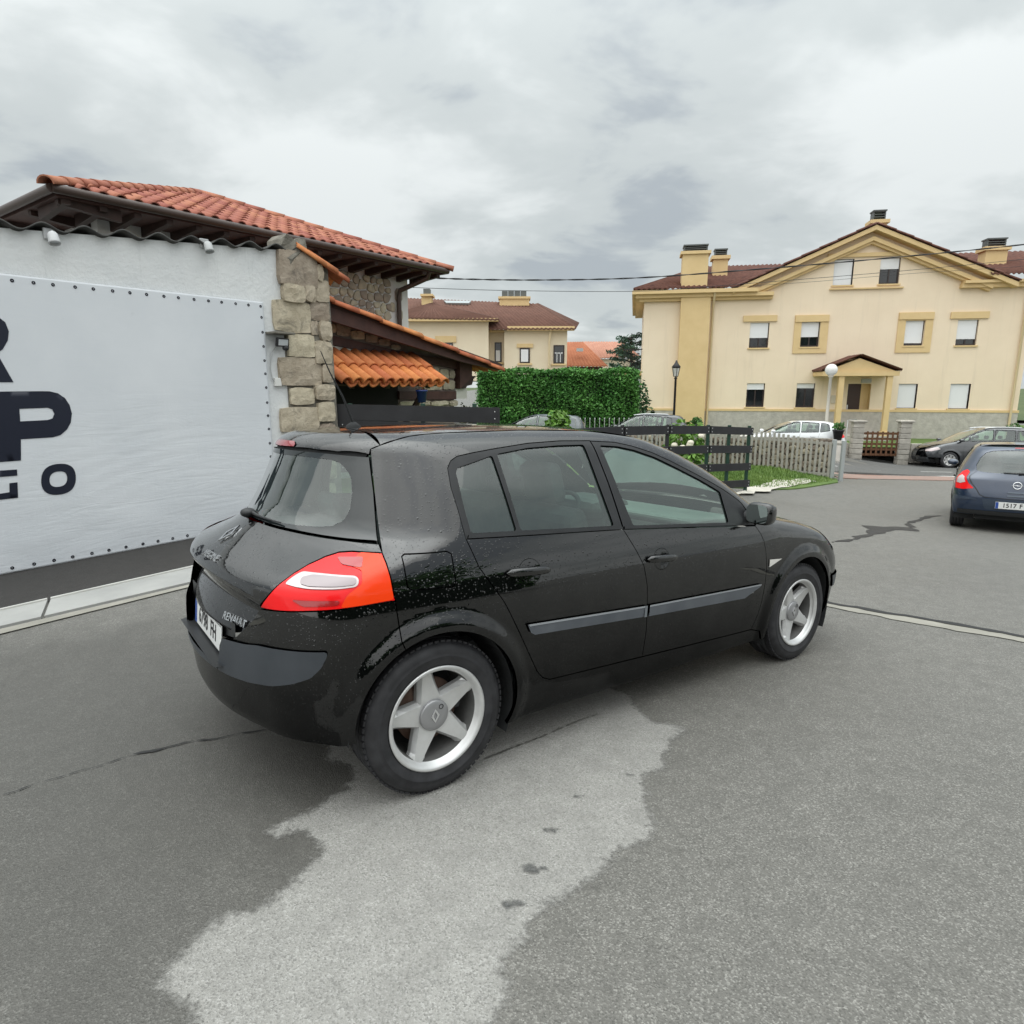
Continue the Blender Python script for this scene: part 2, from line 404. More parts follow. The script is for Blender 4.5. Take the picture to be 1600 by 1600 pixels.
u0, u1 = wline((0, 959), (310, 888), 3, 5.2); l0, l1 = wline((0, 984), (299, 912.8), 3, 5.2); b0, b1 = wline((0, 993), (299, 918.5), 3, 5.2)
w0 = WL.p(-3.4, 0, .02); w1 = WL.p(7.5, 0, .02)
tag(sheet('apron', [tuple(q)[:2] for q in (u0, u1, w1, w0)], A_APR, .006, .3), 'strip of darker brownish asphalt between the gutter and the white wall', 'asphalt', kind='structure')
gut = empty('gutter', (0, 0, 0)); tag(gut, 'pale concrete gutter strip running along in front of the white wall', 'gutter', kind='structure')
L = (u1-u0).length; ks = [0, 2.02, 4.06, 4.98, 6.9, 8.2]; ks = np.array([0, 1.6, 3.32, 5.3, 7.3, 9.4, L])
for i in range(len(ks)-1):
    a, b = ks[i]/L+.0012, ks[i+1]/L-.0012
    q = [u0.lerp(u1, a), u0.lerp(u1, b), l0.lerp(l1, b), l0.lerp(l1, a)]
    sheet('gutter_slab', [tuple(p)[:2] for p in q], CONC, .022, .3, skirt=.03, parent=gut)
    n2 = (u0-l0).normalized()*.028
    q = [u0.lerp(u1, a)+n2, u0.lerp(u1, b)+n2, u0.lerp(u1, b), u0.lerp(u1, a)]
    sheet('gutter_lip', [tuple(p)[:2] for p in q][::-1], M_lip if 'M_lip' in globals() else globals().setdefault('M_lip', noisy('lip_highlight', (.46, .455, .43), (.58, .575, .54), 5, .8)), .034, .3, skirt=.04, parent=gut)  # paler lip colour paints in the highlight along the kerb
ld = (l0-b0)*.12
tag(sheet('gutter_edge', [tuple(p)[:2] for p in (l0-ld, l1-ld, b1, b0)], CONC_T, .010, .3), 'thin cream mortar line along the yard side of the gutter', 'mortar', kind='structure')
# concrete joint that crosses the yard at the right
j = [ong(*p) for p in ((1100,912),(1240,934),(1290,941),(1340,950),(1400,961),(1460,971),(1530,983),(1600,996),(1700,1012),(2000,1060))]
j2 = [ong(*p) for p in ((2000,1070),(1700,1020),(1600,1005),(1530,992),(1460,980),(1400,970),(1340,959),(1290,948),(1240,940),(1100,917))]
tag(sheet('yard_joint', fractal([tuple(p)[:2] for p in j+j2], .05, 3, np.random.default_rng(5)), CONC_T, .006, .1), 'rough mortar-filled joint crossing the asphalt in front of the hatchback', 'joint', kind='structure')
j3 = [ong(x, y-.8) for x, y in ((1100,912),(1240,934),(1290,941),(1340,950),(1400,961),(1460,971),(1530,983),(1600,996),(1700,1012),(2000,1060))]
j4 = [ong(x, y+2.2) for x, y in ((2000,1060),(1700,1012),(1600,996),(1530,983),(1460,971),(1400,961),(1340,950),(1290,941),(1240,934),(1100,912))]
BLK = M_('tar_black', (.018, .018, .018), .7)
tag(sheet('yard_joint_gap', fractal([tuple(p)[:2] for p in j3+j4], .06, 2, np.random.default_rng(6)), BLK, .010, .1), 'dark crack along the mortar joint in the asphalt', 'crack', kind='structure')
# long faint crack at the left
ck = [(0,1246),(60,1225),(130,1205),(210,1180),(300,1160),(380,1146),(430,1140)]
ckp = [ong(*p) for p in ck]
pl = [(p.x, p.y) for p in ckp]+[(p.x-.004, p.y-.007) for p in ckp[::-1]]
tag(sheet('crack', fractal(pl, .045, 3, np.random.default_rng(8)), BLK, .006, .1), 'thin dark crack in the asphalt left of the hatchback', 'crack', kind='structure')
# tar seam on the yard near the blue car
ck = [(1300,848),(1350,838),(1390,826),(1425,816),(1470,806)]
ckp = [ong(*p) for p in ck]; w = [.03, .08, .16, .10, .03]
pl = [(p.x, p.y+a) for p, a in zip(ckp, w)]+[(p.x, p.y-a) for p, a in zip(ckp[::-1], w[::-1])]
tag(sheet('tar_seam', fractal(pl, .1, 3, np.random.default_rng(9)), A_APR, .006, .15), 'dark repaired seam in the asphalt near the blue hatchback', 'seam', kind='structure')

# ================================================================== WHITE WALL
WHITE = M_('white_render', (.72, .735, .74), .8, spec=.3); t = NT(WHITE); v = t.co()
c = t.mix(t.ramp(t.noise(v, 1.3, 6, .65), [(.35, 0.0), (.7, 1.0)]), (.66, .68, .69), (.76, .775, .775))
c = t.mix(t.ramp(t.noise(t.co(scale=(5, 5, .55)), 1.6, 6, .7), [(.58, 0.0), (.75, .35)]), c, (.33, .36, .35))
t.col(c); t.bump(t.noise(v, 22, 6, .65), .5, .02)
tE, zT1 = WL.px(516, 400); tJ = WL.px(432, 600)[0]
def wtop(t):   # the wall top climbs gently to the right
    a = WL.px(0, 358); b = WL.px(432, 393); return a[1]+(b[1]-a[1])*(t-a[0])/(b[0]-a[0])
wall = empty('boundary_wall', WL.p(0, 0), label='tall white rendered wall carrying the big banner', cat='wall')
TH = .4
m = MB(); t0, t1 = -4.2, WL.px(462, 420)[0]; zb = -.8
A = lambda t, z, o: WL.p(t, z, o)-WL.o
m.hexa([A(t0, zb, 0), A(t1, zb, 0), A(t1, zb, -TH), A(t0, zb, -TH), A(t0, wtop(t0), 0), A(t1, wtop(t1)+.02, 0), A(t1, wtop(t1)+.02, -TH), A(t0, wtop(t0), -TH)])
wo = m.build('wall_face', WHITE, wall)
# corrugated sheet on the wall head
FIB = noisy('fibre_cement', (.035, .035, .034), (.10, .10, .095), 6, .9, bump=.4)
m = MB(); pts = []
n = 420; tt = np.linspace(t0, tE-.42, n); lam = .345
for th, rise in ((0, 0), (.02, 0)): pass
row = lambda o, dz: [A(q, wtop(q)+.035+.035*math.cos(2*math.pi*q/lam)+dz-.10*(-o-.1 if o < 0 else 0), o) for q in tt]
r0, r1, r2, r3 = row(.07, 0), row(-1.5, 0), row(.07, .014), row(-1.5, .014)
f = []
for i in range(n-1): f += [(i+1, i, n+i, n+i+1), (2*n+i, 2*n+i+1, 3*n+i+1, 3*n+i), (i, i+1, 2*n+i+1, 2*n+i)]
m.add(r0+r1+r2+r3, f, True); m.build('corrugated_sheet', FIB, wall)
# stone quoin pier at the wall end
STONE = M_('sandstone', (.36, .30, .235), .9, spec=.25); t = NT(STONE); v = t.co(); oi = t.node('ShaderNodeObjectInfo')
c = t.mix(t.ramp(t.noise(v, 7, 7, .65), [(.3, 0.0), (.75, 1.0)]), (.36, .30, .225), (.56, .49, .385))
c = t.mix(t.ramp(t.noise(v, 3.2, 6, .7, .5), [(.56, 0.0), (.70, .75)]), c, (.085, .08, .07))
t.col(c); t.bump(t.math('ADD', t.noise(v, 14, 7, .7), t.math('MULTIPLY', t.noise(v, 70, 3), .35)), .8, .03)
perobj(STONE, .28, .015)
MORT = noisy('mortar', (.13, .12, .10), (.25, .235, .20), 9, .95, bump=.6, bscale=45, bd=.02)
def stone_block(name, t0, t1, z0, z1, out, dep, mat, parent, org, pl, rng, jit=.007):
    """rough dressed block: 4x4 front grid with bulge"""
    n = 5; v = []; f = []
    w, h = t1-t0, z1-z0
    jx = rng.normal(0, jit, (n, n)); jz = rng.normal(0, jit, (n, n)); jo = rng.normal(0, jit*.7, (n, n))
    for j in range(n):
        for i in range(n):
            a, b = i/(n-1), j/(n-1)
            ed = min(a, 1-a)*w; eb = min(b, 1-b)*h; e = min(ed, eb)
            o = out-(.009 if e < .001 else 0)+jo[j, i]*.7
            cx = (abs(a-.5) > .49)*(abs(b-.5) > .49)*.012
            v.append(pl.p(t0+w*a+jx[j, i]*(.5 if e < .001 else 1)+(cx if a < .5 else -cx), z0+h*b+jz[j, i]*.6+(cx if b < .5 else -cx), o)-org)
    for j in range(n-1):
        for i in range(n-1): f.append((j*n+i, j*n+i+1, (j+1)*n+i+1, (j+1)*n+i))
    rim = [i for i in range(n)]+[j*n+n-1 for j in range(1, n)]+[n*(n-1)+i for i in range(n-2, -1, -1)]+[j*n for j in range(n-2, 0, -1)]
    k0 = len(v); v += [Vector(v[i])-N3*dep for i in rim]; k = len(rim)
    f += [(rim[i], k0+i, k0+(i+1) % k, rim[(i+1) % k]) for i in range(k)]
    return meshobj(name, v, f, mat, parent)
pier = empty('stone_pier', WL.p(tE, 0), label='pier of rough sandstone blocks at the right end of the white wall', cat='pier')
po = WL.p(tE, 0)
rs = np.random.default_rng(21)
Q = [(130,235,360,420),(362,300,402,396),(155,425,285,526),(290,430,352,526),(358,398,445,526),(105,530,330,712),(335,532,450,642),(334,648,384,735),(388,650,455,770),(190,735,350,872),(355,775,455,915),(140,880,394,1052),(398,920,460,1032),(205,1060,350,1172),(355,1042,470,1142),(150,1178,378,1348),(374,1148,476,1278),(385,1284,482,1345),
     (160,1360,330,1500),(335,1352,480,1500),(190,1508,400,1640),(405,1508,482,1640),(150,1650,350,1790),(356,1650,482,1790),(200,1800,420,1960),(425,1800,486,1960)]
for (a, b, c_, d_) in Q:
    q0 = WL.px(400+a/4, 340+d_/4); q1 = WL.px(400+c_/4, 340+b/4)
    stone_block('stone', q0[0]+.004, q1[0]-.004, q0[1]+.004, q1[1]-.004, .06+rs.uniform(-.025, .03), .14, STONE, pier, po, WL, rs)
qa = WL.px(432, 400)
m = MB(); m.hexa([p-po for p in (WL.p(qa[0]+.03, zb, .012), WL.p(tE, zb, .012), WL.p(tE, zb, -TH), WL.p(qa[0]+.03, zb, -TH), WL.p(qa[0]+.03, WL.px(440, 396)[1], .012), WL.p(tE-.06, WL.px(508, 420)[1], .012), WL.p(tE-.06, WL.px(508, 420)[1], -TH), WL.p(qa[0]+.03, WL.px(440, 396)[1], -TH))])
m.build('mortar_core', MORT, pier)
# rubble lump and half-round coping tiles that slope down to the right
TERRA = M_('terracotta', (.36, .115, .045), .82, spec=.25); t = NT(TERRA); v = t.co()
c = t.mix(t.ramp(t.noise(v, 5, 6, .65), [(.3, 0.0), (.72, 1.0)]), (.30, .085, .035), (.50, .185, .075))
c = t.mix(t.ramp(t.noise(v, 16, 5, .7), [(.58, 0.0), (.75, .6)]), c, (.16, .07, .045))
t.col(c); t.bump(t.noise(v, 60, 5), .3, .006); perobj(TERRA, .22, .012)
q0 = WL.px(438, 400); q1 = WL.px(470, 381)
stone_block('rubble_cap', q0[0], q1[0]+.05, q0[1]-.08, q1[1]+.02, .05, .3, MORT, pier, po, WL, rs, .03)
def half_tile(L, r0, r1, th=.016, n=10):
    """mission tile along +x (downhill), convex up"""
    v = []; f = []
    for x, r in ((0, r0), (L, r1)):
        for rr in (r, r-th):
            v += [(x, rr*math.cos(math.pi*k/n), rr*math.sin(math.pi*k/n)) for k in range(n+1)]
    N = n+1
    for k in range(n):
        f += [(k, k+1, 2*N+k+1, 2*N+k), (N+k+1, N+k, 3*N+k, 3*N+k+1), (k+1, k, N+k, N+k+1), (2*N+k, 2*N+k+1, 3*N+k+1, 3*N+k)]
    f += [(0, 2*N, 3*N, N), (n, N+n, 3*N+n, 2*N+n)]
    me = bpy.data.meshes.new('tile'); me.from_pydata(v, [], f)
    me.polygons.foreach_set('use_smooth', [i % 4 < 2 and i < 4*n for i in range(len(f))]); me.update(); me.materials.append(TERRA); return me
T45 = half_tile(.45, .085, .10)
a = WL.px(462, 384); b = WL.px(519, 424)
dv = Vector(WL.p(*b))-Vector(WL.p(*a)); LL = dv.length; dv.normalize(); side = N3; upv = side.cross(dv) if side.cross(dv).z > 0 else dv.cross(side)
for rowo in (-.02, -.22):
    for k in range(3):
        o_ = Vector(WL.p(*a))+dv*(LL*k/3-.06)+N3*(rowo+.04)+Vector((0, 0, -.06+.012*k*0))
        inst('coping_tile', T45, frame(o_-po+upv*.012*(k % 2), dv, upv.cross(dv), upv), pier)

# ------------------------------------------------------------------ banner
VIN = M_('vinyl_white', (.78, .80, .82), .5, spec=.3); t = NT(VIN); v = t.co()
c = t.mix(t.ramp(t.noise(v, .9, 5, .6), [(.35, 0.0), (.7, 1.0)]), (.65, .68, .715), (.72, .745, .775))
c = t.mix(t.ramp(t.noise(v, 6, 7, .75), [(.66, 0.0), (.78, .35)]), c, (.45, .47, .48)); t.col(c)
sp_ = t.node('ShaderNodeSeparateXYZ', {0: v}); msk = t.ramp(sp_.outputs[2], [(.0, 1.0), (1.15, .75), (1.0, .75)][:2]); msk = t.ramp(t.math('DIVIDE', sp_.outputs[2], 2.6), [(.12, 1.0), (.62, .12)])
cre = t.node('ShaderNodeTexNoise', {'Vector': t.co(scale=(.75, .75, 6.0), rot=(.10, .08, 0)), 'Scale': 1.6, 'Detail': 7.0, 'Roughness': .62, 'Distortion': .9}, noise_dimensions='3D').outputs['Fac']
cre2 = t.noise(t.co(scale=(2.2, 2.2, .8)), 2.2, 5, .6, 1.2)
t.bump(t.math('MULTIPLY', t.math('ADD', t.math('MULTIPLY', t.math('ABSOLUTE', t.math('SUBTRACT', cre, .5)), -2.2), t.math('MULTIPLY', cre2, .45)), msk), .12, .05)
INK = M_('navy_print', (.010, .013, .027), .45, spec=.4)
def wr(t, z):
    t = np.asarray(t); z = np.asarray(z)
    low = np.exp(-((z-.75)/.6)**2)*sst(-.2, .6, t+.5)
    w = .0008*low*np.sin(17*(z-.13*t)+1.3*np.sin(2.1*t)+.9*np.sin(5*z))*(.5+.5*np.sin(1.7*t+3*z))
    w += .0006*low*np.sin(43*(z-.17*t)+2.5*np.sin(3*t))*(.5+.5*np.sin(2.3*t-2*z))
    w += .002*np.sin(2.3*t+1.1*z)+.0015*np.sin(1.2*t-4.4*z)
    w += .004*np.exp(-((z-.05)/.12)**2)*np.sin(6*t)
    return .035+w
bTR = WL.px(408.5, 472.5); bBR = WL.px(431, 816); bTL = WL.px(0, 428); bBL = WL.px(0, 897)
def bedge(z): return bTR[0]+(bBR[0]-bTR[0])*(z-bTR[1])/(bBR[1]-bTR[1])
def btop(t): return bTL[1]+(bTR[1]-bTL[1])*(t-bTL[0])/(bTR[0]-bTL[0])
def bbot(t): return bBL[1]+(bBR[1]-bBL[1])*(t-bBL[0])/(bBR[0]-bBL[0])
bo = WL.p(0, 0)
ban = empty('banner', bo, label='large white vinyl banner with dark navy letters fixed to the wall by eyelets', cat='banner')
nu, nv = 260, 150; v = []; f = []
tl = -4.0
for j_ in range(nv+1):
    for i_ in range(nu+1):
        a, b = i_/nu, j_/nv
        tr = bedge(bTR[1]+(bBR[1]-bTR[1])*(1-b)); tq = tl+(tr-tl)*a
        z = bbot(tq)+(btop(tq)-bbot(tq))*b
        v.append(WL.p(tq, z, float(wr(tq, z)))-bo)
f = [(j_*(nu+1)+i_, j_*(nu+1)+i_+1, (j_+1)*(nu+1)+i_+1, (j_+1)*(nu+1)+i_) for j_ in range(nv) for i_ in range(nu)]
n = nu+1
rim = list(range(n))+[j_*n+nu for j_ in range(1, nv+1)]+[nv*n+i_ for i_ in range(nu-1, -1, -1)]+[j_*n for j_ in range(nv-1, 0, -1)]
k0 = len(v); v += [Vector(v[i])-N3*.02 for i in rim]; k = len(rim)
sheet_o = meshobj('banner_sheet', v, f+[(rim[i], k0+i, k0+(i+1) % k, rim[(i+1) % k]) for i in range(k)], VIN, ban, True)
def letter(outer, holes=(), rnd=0, name='letter'):
    o = [WL.px(*p) for p in outer]; h = [[WL.px(*p) for p in q] for q in holes]
    if rnd: o = chaikin(o, rnd); h = [chaikin(q, rnd) for q in h]
    V, F, _ = cdt(densify(o, .04), [densify(q, .04) for q in h], .05)
    return meshobj(name, [WL.p(a, b, float(wr(a, b))+.004)-bo for a, b in V], F, INK, ban, True)
letter([(-150,478),(-62,480),(-30,484),(-8,493),(6,504),(11.5,518),(10,532),(2,546),(-7,552),(18.8,597.3),(-45,597),(-75,562),(-100,562),(-100,597),(-150,597)], [[(-100,503),(-55,505),(-45,520),(-55,537),(-100,537)]])
letter([(-30,612),(60,611.2),(75,611.4),(88,614.5),(99,622),(106,632.5),(109.8,646),(108,660),(102,671),(92,679.5),(80,683),(60,684.2),(30,686),(30.4,719),(-30,723.5)], [[(27.8,638.6),(72,637),(79,639.5),(82.3,646.5),(79.5,653.5),(72,656),(29,658.2)]])
letter([(-38,737),(24,733),(24.8,742.5),(-24,746.5),(-24,774),(12.5,768.5),(12.3,754.5),(25,753),(26,777),(-38,784)])
letter([(62,726),(116,722.5),(116,769.5),(62,775)], [[(75,737.5),(102.5,734.8),(102.5,758.5),(75,761.5)]], 3)
EYE = M_('eyelet_dark', (.03, .03, .04), .35, .8)
em = MB().lathe([(.004, 0), (.010, .004), (.015, .003), (.016, 0)], 12)
eme = em.build('tmp_eyelet', EYE); eyelet_me = eme.data; bpy.data.objects.remove(eme)
TOPX = [16.4,50,80.4,115,143.4,173.5,200.5,226.5,253.5,276,300.5,323,343.5,365.5,385.5,404.5]
def eyelet(t, z): inst('eyelet', eyelet_me, frame(WL.p(t, z, float(wr(t, z))+.001)-bo, D3, Vector((0, 0, 1)), N3), ban)
for x in TOPX:
    tq = WL.px(x, 430+x*.105+6)[0]; eyelet(tq, btop(tq)-.05)
for y in (496.5, 519.5, 541.5, 563.5, 584, 605.5, 629, 649.5, 670.5, 693, 714, 735, 757, 779, 800):
    z = WL.px(410, y)[1]; eyelet(bedge(z)-.035, z)
for x in (17, 51, 82, 111, 141, 167.5, 194, 220.5, 244, 267, 290, 312.5, 333.5, 352, 372, 390, 408):
    tq = WL.px(x, 890-x*.2)[0]; eyelet(tq, bbot(tq)+.045)

# ------------------------------------------------------------------ fittings on the wall
GREY = M_('grey_plastic', (.42, .43, .43), .5); DARKP = M_('dark_plastic', (.02, .02, .022), .45); LENS = M_('lens_clear', (.55, .58, .6), .12, spec=.6)
def spot(px, py, body, label, tilt):
    t_, z_ = WL.px(px, py); o = WL.p(t_, z_, 0)
    e = empty('wall_spotlight', o, label=label, cat='spotlight', group='spotlights under the wall head')
    m = MB(); m.rbox((-.05, -.05, 0), (.05, .05, .03), .008); m.tube([(0, 0, .03), (0, .01, .09)], .014)
    b = m.build('bracket', body, e); b.matrix_local = frame((0, 0, 0), D3, Vector((0, 0, 1)), N3)
    m = MB(); m.lathe([(.0, 0), (.05, .0), (.062, .02), (.07, .13), (.072, .15), (.06, .15), (.055, .12)], 20, Matrix.Translation((0, .0, .08)) @ Matrix.Rotation(R(tilt), 4, 'X') @ Matrix.Scale(.68, 4))
    b = m.build('lamp_head', body, e); b.matrix_local = frame((0, 0, 0), D3, Vector((0, 0, 1)), N3)
    m = MB(); m.lathe([(.0, .122), (.054, .122)], 20, Matrix.Translation((0, .0, .08)) @ Matrix.Rotation(R(tilt), 4, 'X') @ Matrix.Scale(.68, 4))
    b = m.build('lamp_lens', LENS, e); b.matrix_local = frame((0, 0, 0), D3, Vector((0, 0, 1)), N3)
spot(76, 366, M_('spot_white', (.50, .51, .52), .6), 'white round spotlight near the left end of the wall head', 70)
spot(318, 381, GREY, 'small grey spotlight on the wall head nearer the stone pier', 70)
t_, z_ = WL.px(434, 533); e = empty('floodlight', WL.p(t_, z_), label='small black floodlight with motion sensor on a ledge by the stone pier', cat='floodlight')
Mw = frame((0, 0, 0), D3, Vector((0, 0, 1)), N3)
m = MB(); m.rbox((-.09, -.05, .08), (.08, .055, .12), .01, Matrix.Rotation(R(12), 4, 'X')); m.rbox((-.02, -.03, .0), (.02, .01, .09), .005); b = m.build('lamp_body', DARKP, e); b.matrix_local = Mw
m = MB(); m.box((-.07, -.032, .1205), (.06, .04, .1225), Matrix.Rotation(R(12), 4, 'X')); b = m.build('lamp_lens', LENS, e); b.matrix_local = Mw
m = MB(); m.lathe([(0, 0), (.03, .006), (.036, .03), (.03, .055), (0, .06)], 16, Matrix.Translation((.035, -.085, .07))); b = m.build('sensor', DARKP, e); b.matrix_local = Mw
m = MB(); m.rbox((-.17, .075, 0), (.12, .10, .2), .006); b = m.build('ledge', MORT, e); b.matrix_local = Mw
t_, z_ = WL.px(431.5, 597); jb = empty('junction_box', WL.p(t_, z_), label='white junction box on the wall below the floodlight', cat='box')
m = MB(); m.rbox((-.04, -.05, 0), (.05, .05, .045), .006); b = m.build('box_body', M_('box_white', (.7, .7, .67), .5), jb); b.matrix_local = Mw
m = MB(); q = [WL.px(*p) for p in ((430, 541), (423, 551), (421, 575), (424, 592), (428, 597))]
m.tube([WL.p(a, b, .02)-WL.p(t_, z_) for a, b in q], .006, 6); m.build('cable', GREY, jb)
# ================================================================== STONE HOUSE with the hipped tile roof
def z5(x, y): return (400+x/4, 340+y/4)
BROWN = noisy('timber_brown', (.050, .022, .018), (.085, .038, .030), 6, .6, bump=.2, bscale=30)
BROWN2 = noisy('timber_dark', (.030, .017, .014), (.055, .028, .022), 5, .6)
GUT = M_('gutter_brown', (.060, .038, .030), .4)
EL = WPl(2.2); HW = WPl(3.0)
eA = EL.px(62, 291); eB = EL.px(693, 408)
zE = (eA[1]+eB[1])/2-.07; tA, tB = eA[0]+.16, eB[0]; LR = tB-tA; HL = LR/2
ho = HW.p((tA+tB)/2, g1(*HW.p((tA+tB)/2, 0)[:2]))
house = empty('stone_house', ho, label='stone house with brown timber eaves and orange hipped tile roof behind the white wall', cat='house')
def hp(t, off, z): return WPl(off).p(t, z)-ho
apex = onpl(312, 306, WPl(2.2+HL).p((tA+tB)/2, 0), N3)-ho
c4 = [hp(tA, 2.2, zE), hp(tB, 2.2, zE), hp(tB, 2.2+2*HL, zE), hp(tA, 2.2+2*HL, zE)]
low = [Vector(p)-Vector((0, 0, .10)) for p in c4]
PAN = noisy('tile_pan', (.17, .055, .028), (.26, .09, .045), 6, .9)
m = MB(); m.add(c4+[apex], [(0, 1, 4), (1, 2, 4), (2, 3, 4), (3, 0, 4)]); m.build('roof_deck', PAN, house)
m = MB(); m.add(low+c4, [(3, 2, 1, 0), (0, 1, 5, 4), (1, 2, 6, 5), (2, 3, 7, 6), (3, 0, 4, 7)]); m.build('eaves_soffit', BROWN, house)
# walls
wt0, wt1 = tA+.75, HW.px(637, 460)[0]; zg = -1.2
m = MB(); q = [hp(wt0, 3.0, zg), hp(wt1, 3.0, zg), hp(wt1, 2.2+2*HL-.8, zg), hp(wt0, 2.2+2*HL-.8, zg)]
m.hexa(q+[Vector(p)+Vector((0, 0, zE-.1-zg)) for p in q]); m.build('wall', M_('house_render', (.74, .74, .73), .85), house)
# rafters under the front and the left eave
for k in range(17):
    tq = tA+.12+k*(LR-.24)/16
    m = MB(); a = hp(tq-.045, 2.24, zE-.10); b = hp(tq+.045, 2.24, zE-.10); N = Vector(-N3)*.8
    m.hexa([a-Vector((0, 0, .06)), b-Vector((0, 0, .06)), b+N-Vector((0, 0, .14)), a+N-Vector((0, 0, .14)), a, b, b+N, a+N]); m.build('rafter', BROWN2, house)
for k in range(8):
    of = 2.3+k*.9
    m = MB(); a = hp(tA+.05, of, zE-.10); D = D3*.72; w = Vector(-N3)*.09
    m.hexa([a-Vector((0, 0, .06)), a+D-Vector((0, 0, .14)), a+D+w-Vector((0, 0, .14)), a+w-Vector((0, 0, .06)), a, a+D, a+D+w, a+w]); m.build('rafter', BROWN2, house)
# gutters
m = MB(); m.tube([hp(tA-.06, 2.14, zE-.03), hp(tB+.06, 2.14, zE-.03)], .055, 10); m.build('gutter', GUT, house)
m = MB(); m.tube([hp(tA-.06, 2.14, zE-.03), hp(tA-.06, 2.2+2*HL, zE-.03)], .055, 10); m.build('gutter', GUT, house)
m = MB(); m.tube([hp(tB+.06, 2.14, zE-.03), hp(tB+.06, 2.2+2*HL, zE-.03)], .055, 10); m.build('gutter', GUT, house)
m = MB(); pw = HW.px(618, 440)
m.tube([hp(pw[0]+.22, 2.25, zE-.08), hp(pw[0]+.22, 2.3, zE-.2), hp(pw[0], 2.88, zE-.42), hp(pw[0], 2.92, zE-.55), hp(pw[0], 2.92, 0)], .05, 10); m.build('downpipe', GUT, house)
# cover tiles on the face towards the yard
ez = (Vector(apex)-(Vector(c4[0])+Vector(c4[1]))/2); SL = ez.length; eu = D3; ev = -ez.normalized(); en = ev.cross(eu) if ev.cross(eu).z > 0 else eu.cross(ev)
HT = half_tile(.44, .068, .082, .014, 6); HT.materials.clear(); T_RO = M_('terracotta_rose', (.4, .15, .1), .85, spec=.25); t = NT(T_RO); v = t.co(); t.col(t.mix(t.ramp(t.noise(v, 5, 6, .65), [(.3, 0.0), (.72, 1.0)]), (.27, .095, .065), (.40, .16, .11))); perobj(T_RO, .2, .01); HT.materials.append(T_RO)
ncol = int(LR/.205); nr = int(SL/.36)+1
for i in range(ncol):
    u = (i+.5)*LR/ncol; lim = SL*(1-abs(u-LR/2)/(LR/2))
    for jn in range(nr):
        vv = jn*.36
        if vv+.18 > lim: break
        o_ = Vector(c4[0])+eu*u-ev*(vv+.40)+en*(.0+.006*((i+jn) % 2))
        inst('roof_tile', HT, frame(o_, ev, en.cross(ev), en), house)
RID = half_tile(.46, .085, .10, .016, 8); RID.materials.clear(); RID.materials.append(T_RO)
for cnr in (c4[0], c4[1]):
    dv = (Vector(cnr)-Vector(apex)); Lh = dv.length; dv.normalize(); uu = Vector((0, 0, 1)); sd = uu.cross(dv).normalized(); un = dv.cross(sd)
    n_ = int(Lh/.4)
    for k in range(n_+1):
        inst('hip_tile', RID, frame(Vector(apex)+dv*(k*Lh/(n_+.7))+un*.03, dv, sd, un), house)
# rubble stones in white joints
def voronoi_stones(x0, x1, y0, y1, n, rng, aniso=1.25):
    w, h = x1-x0, y1-y0; nx_ = max(2, int(round(math.sqrt(n*w/h/aniso)))); ny_ = max(2, int(round(n/nx_)))
    P = [((i+.5+rng.uniform(-.42, .42)+.5*(j % 2)-.25)/nx_*w+x0, (j+.5+rng.uniform(-.36, .36))/ny_*h+y0) for i in range(-1, nx_+1) for j in range(-1, ny_+1)]
    P = np.array(P); out = []
    for k, c in enumerate(P):
        if not (x0 <= c[0] <= x1 and y0 <= c[1] <= y1): continue
        poly = [np.array(q) for q in ((x0, y0), (x1, y0), (x1, y1), (x0, y1))]
        for i in np.argsort(((P-c)**2).sum(1))[1:18]:
            mpt = (P[i]+c)/2; nn = P[i]-c; new = []
            for a in range(len(poly)):
                p, q = poly[a], poly[(a+1) % len(poly)]; dp_, dq_ = (p-mpt)@nn, (q-mpt)@nn
                if dp_ <= 0: new.append(p)
                if dp_*dq_ < 0: new.append(p+(q-p)*dp_/(dp_-dq_))
            poly = new
            if len(poly) < 3: break
        if len(poly) >= 3: out.append((c, poly))
    return out
STONE2 = M_('rubble_stone', (.30, .255, .19), .9, spec=.25); t = NT(STONE2); v = t.co()
t.col(t.mix(t.ramp(t.noise(v, 9, 6, .65), [(.3, 0.0), (.7, 1.0)]), (.30, .275, .235), (.50, .43, .325))); t.bump(t.noise(v, 25, 6, .7), .6, .015); perobj(STONE2, .30, .025)
def poly_stone(poly, gap, thick, pl, org, parent, mat, out0=0.0, it=2, name='stone'):
    c = np.mean(poly, 0); r = np.mean([np.linalg.norm(q-c) for q in poly])
    if r < gap*2.2: return
    sc = 1-gap/r; o = chaikin([tuple(c+(q-c)*sc) for q in poly], it); inn = [tuple(c+(np.array(q)-c)*.72) for q in o]
    n = len(o); v = [pl.p(a, b, out0-.02)-org for a, b in o]+[pl.p(a, b, out0+thick*.75)-org for a, b in o]+[pl.p(a, b, out0+thick)-org for a, b in inn]
    f = [(i, (i+1) % n, n+(i+1) % n, n+i) for i in range(n)]+[(n+i, n+(i+1) % n, 2*n+(i+1) % n, 2*n+i) for i in range(n)]+[tuple(range(2*n, 3*n))]
    return meshobj(name, v, f, mat, parent, False)
s0 = HW.px(505, 460)[0]; s1 = HW.px(610, 460)[0]; sz0 = HW.px(560, 520)[1]; sz1 = zE-.2
rs = np.random.default_rng(33)
for c, pl in voronoi_stones(s0, s1, sz0, sz1, 64, rs): poly_stone(pl, .016, .035+rs.uniform(0, .03), HW, ho, house, STONE2, it=1)
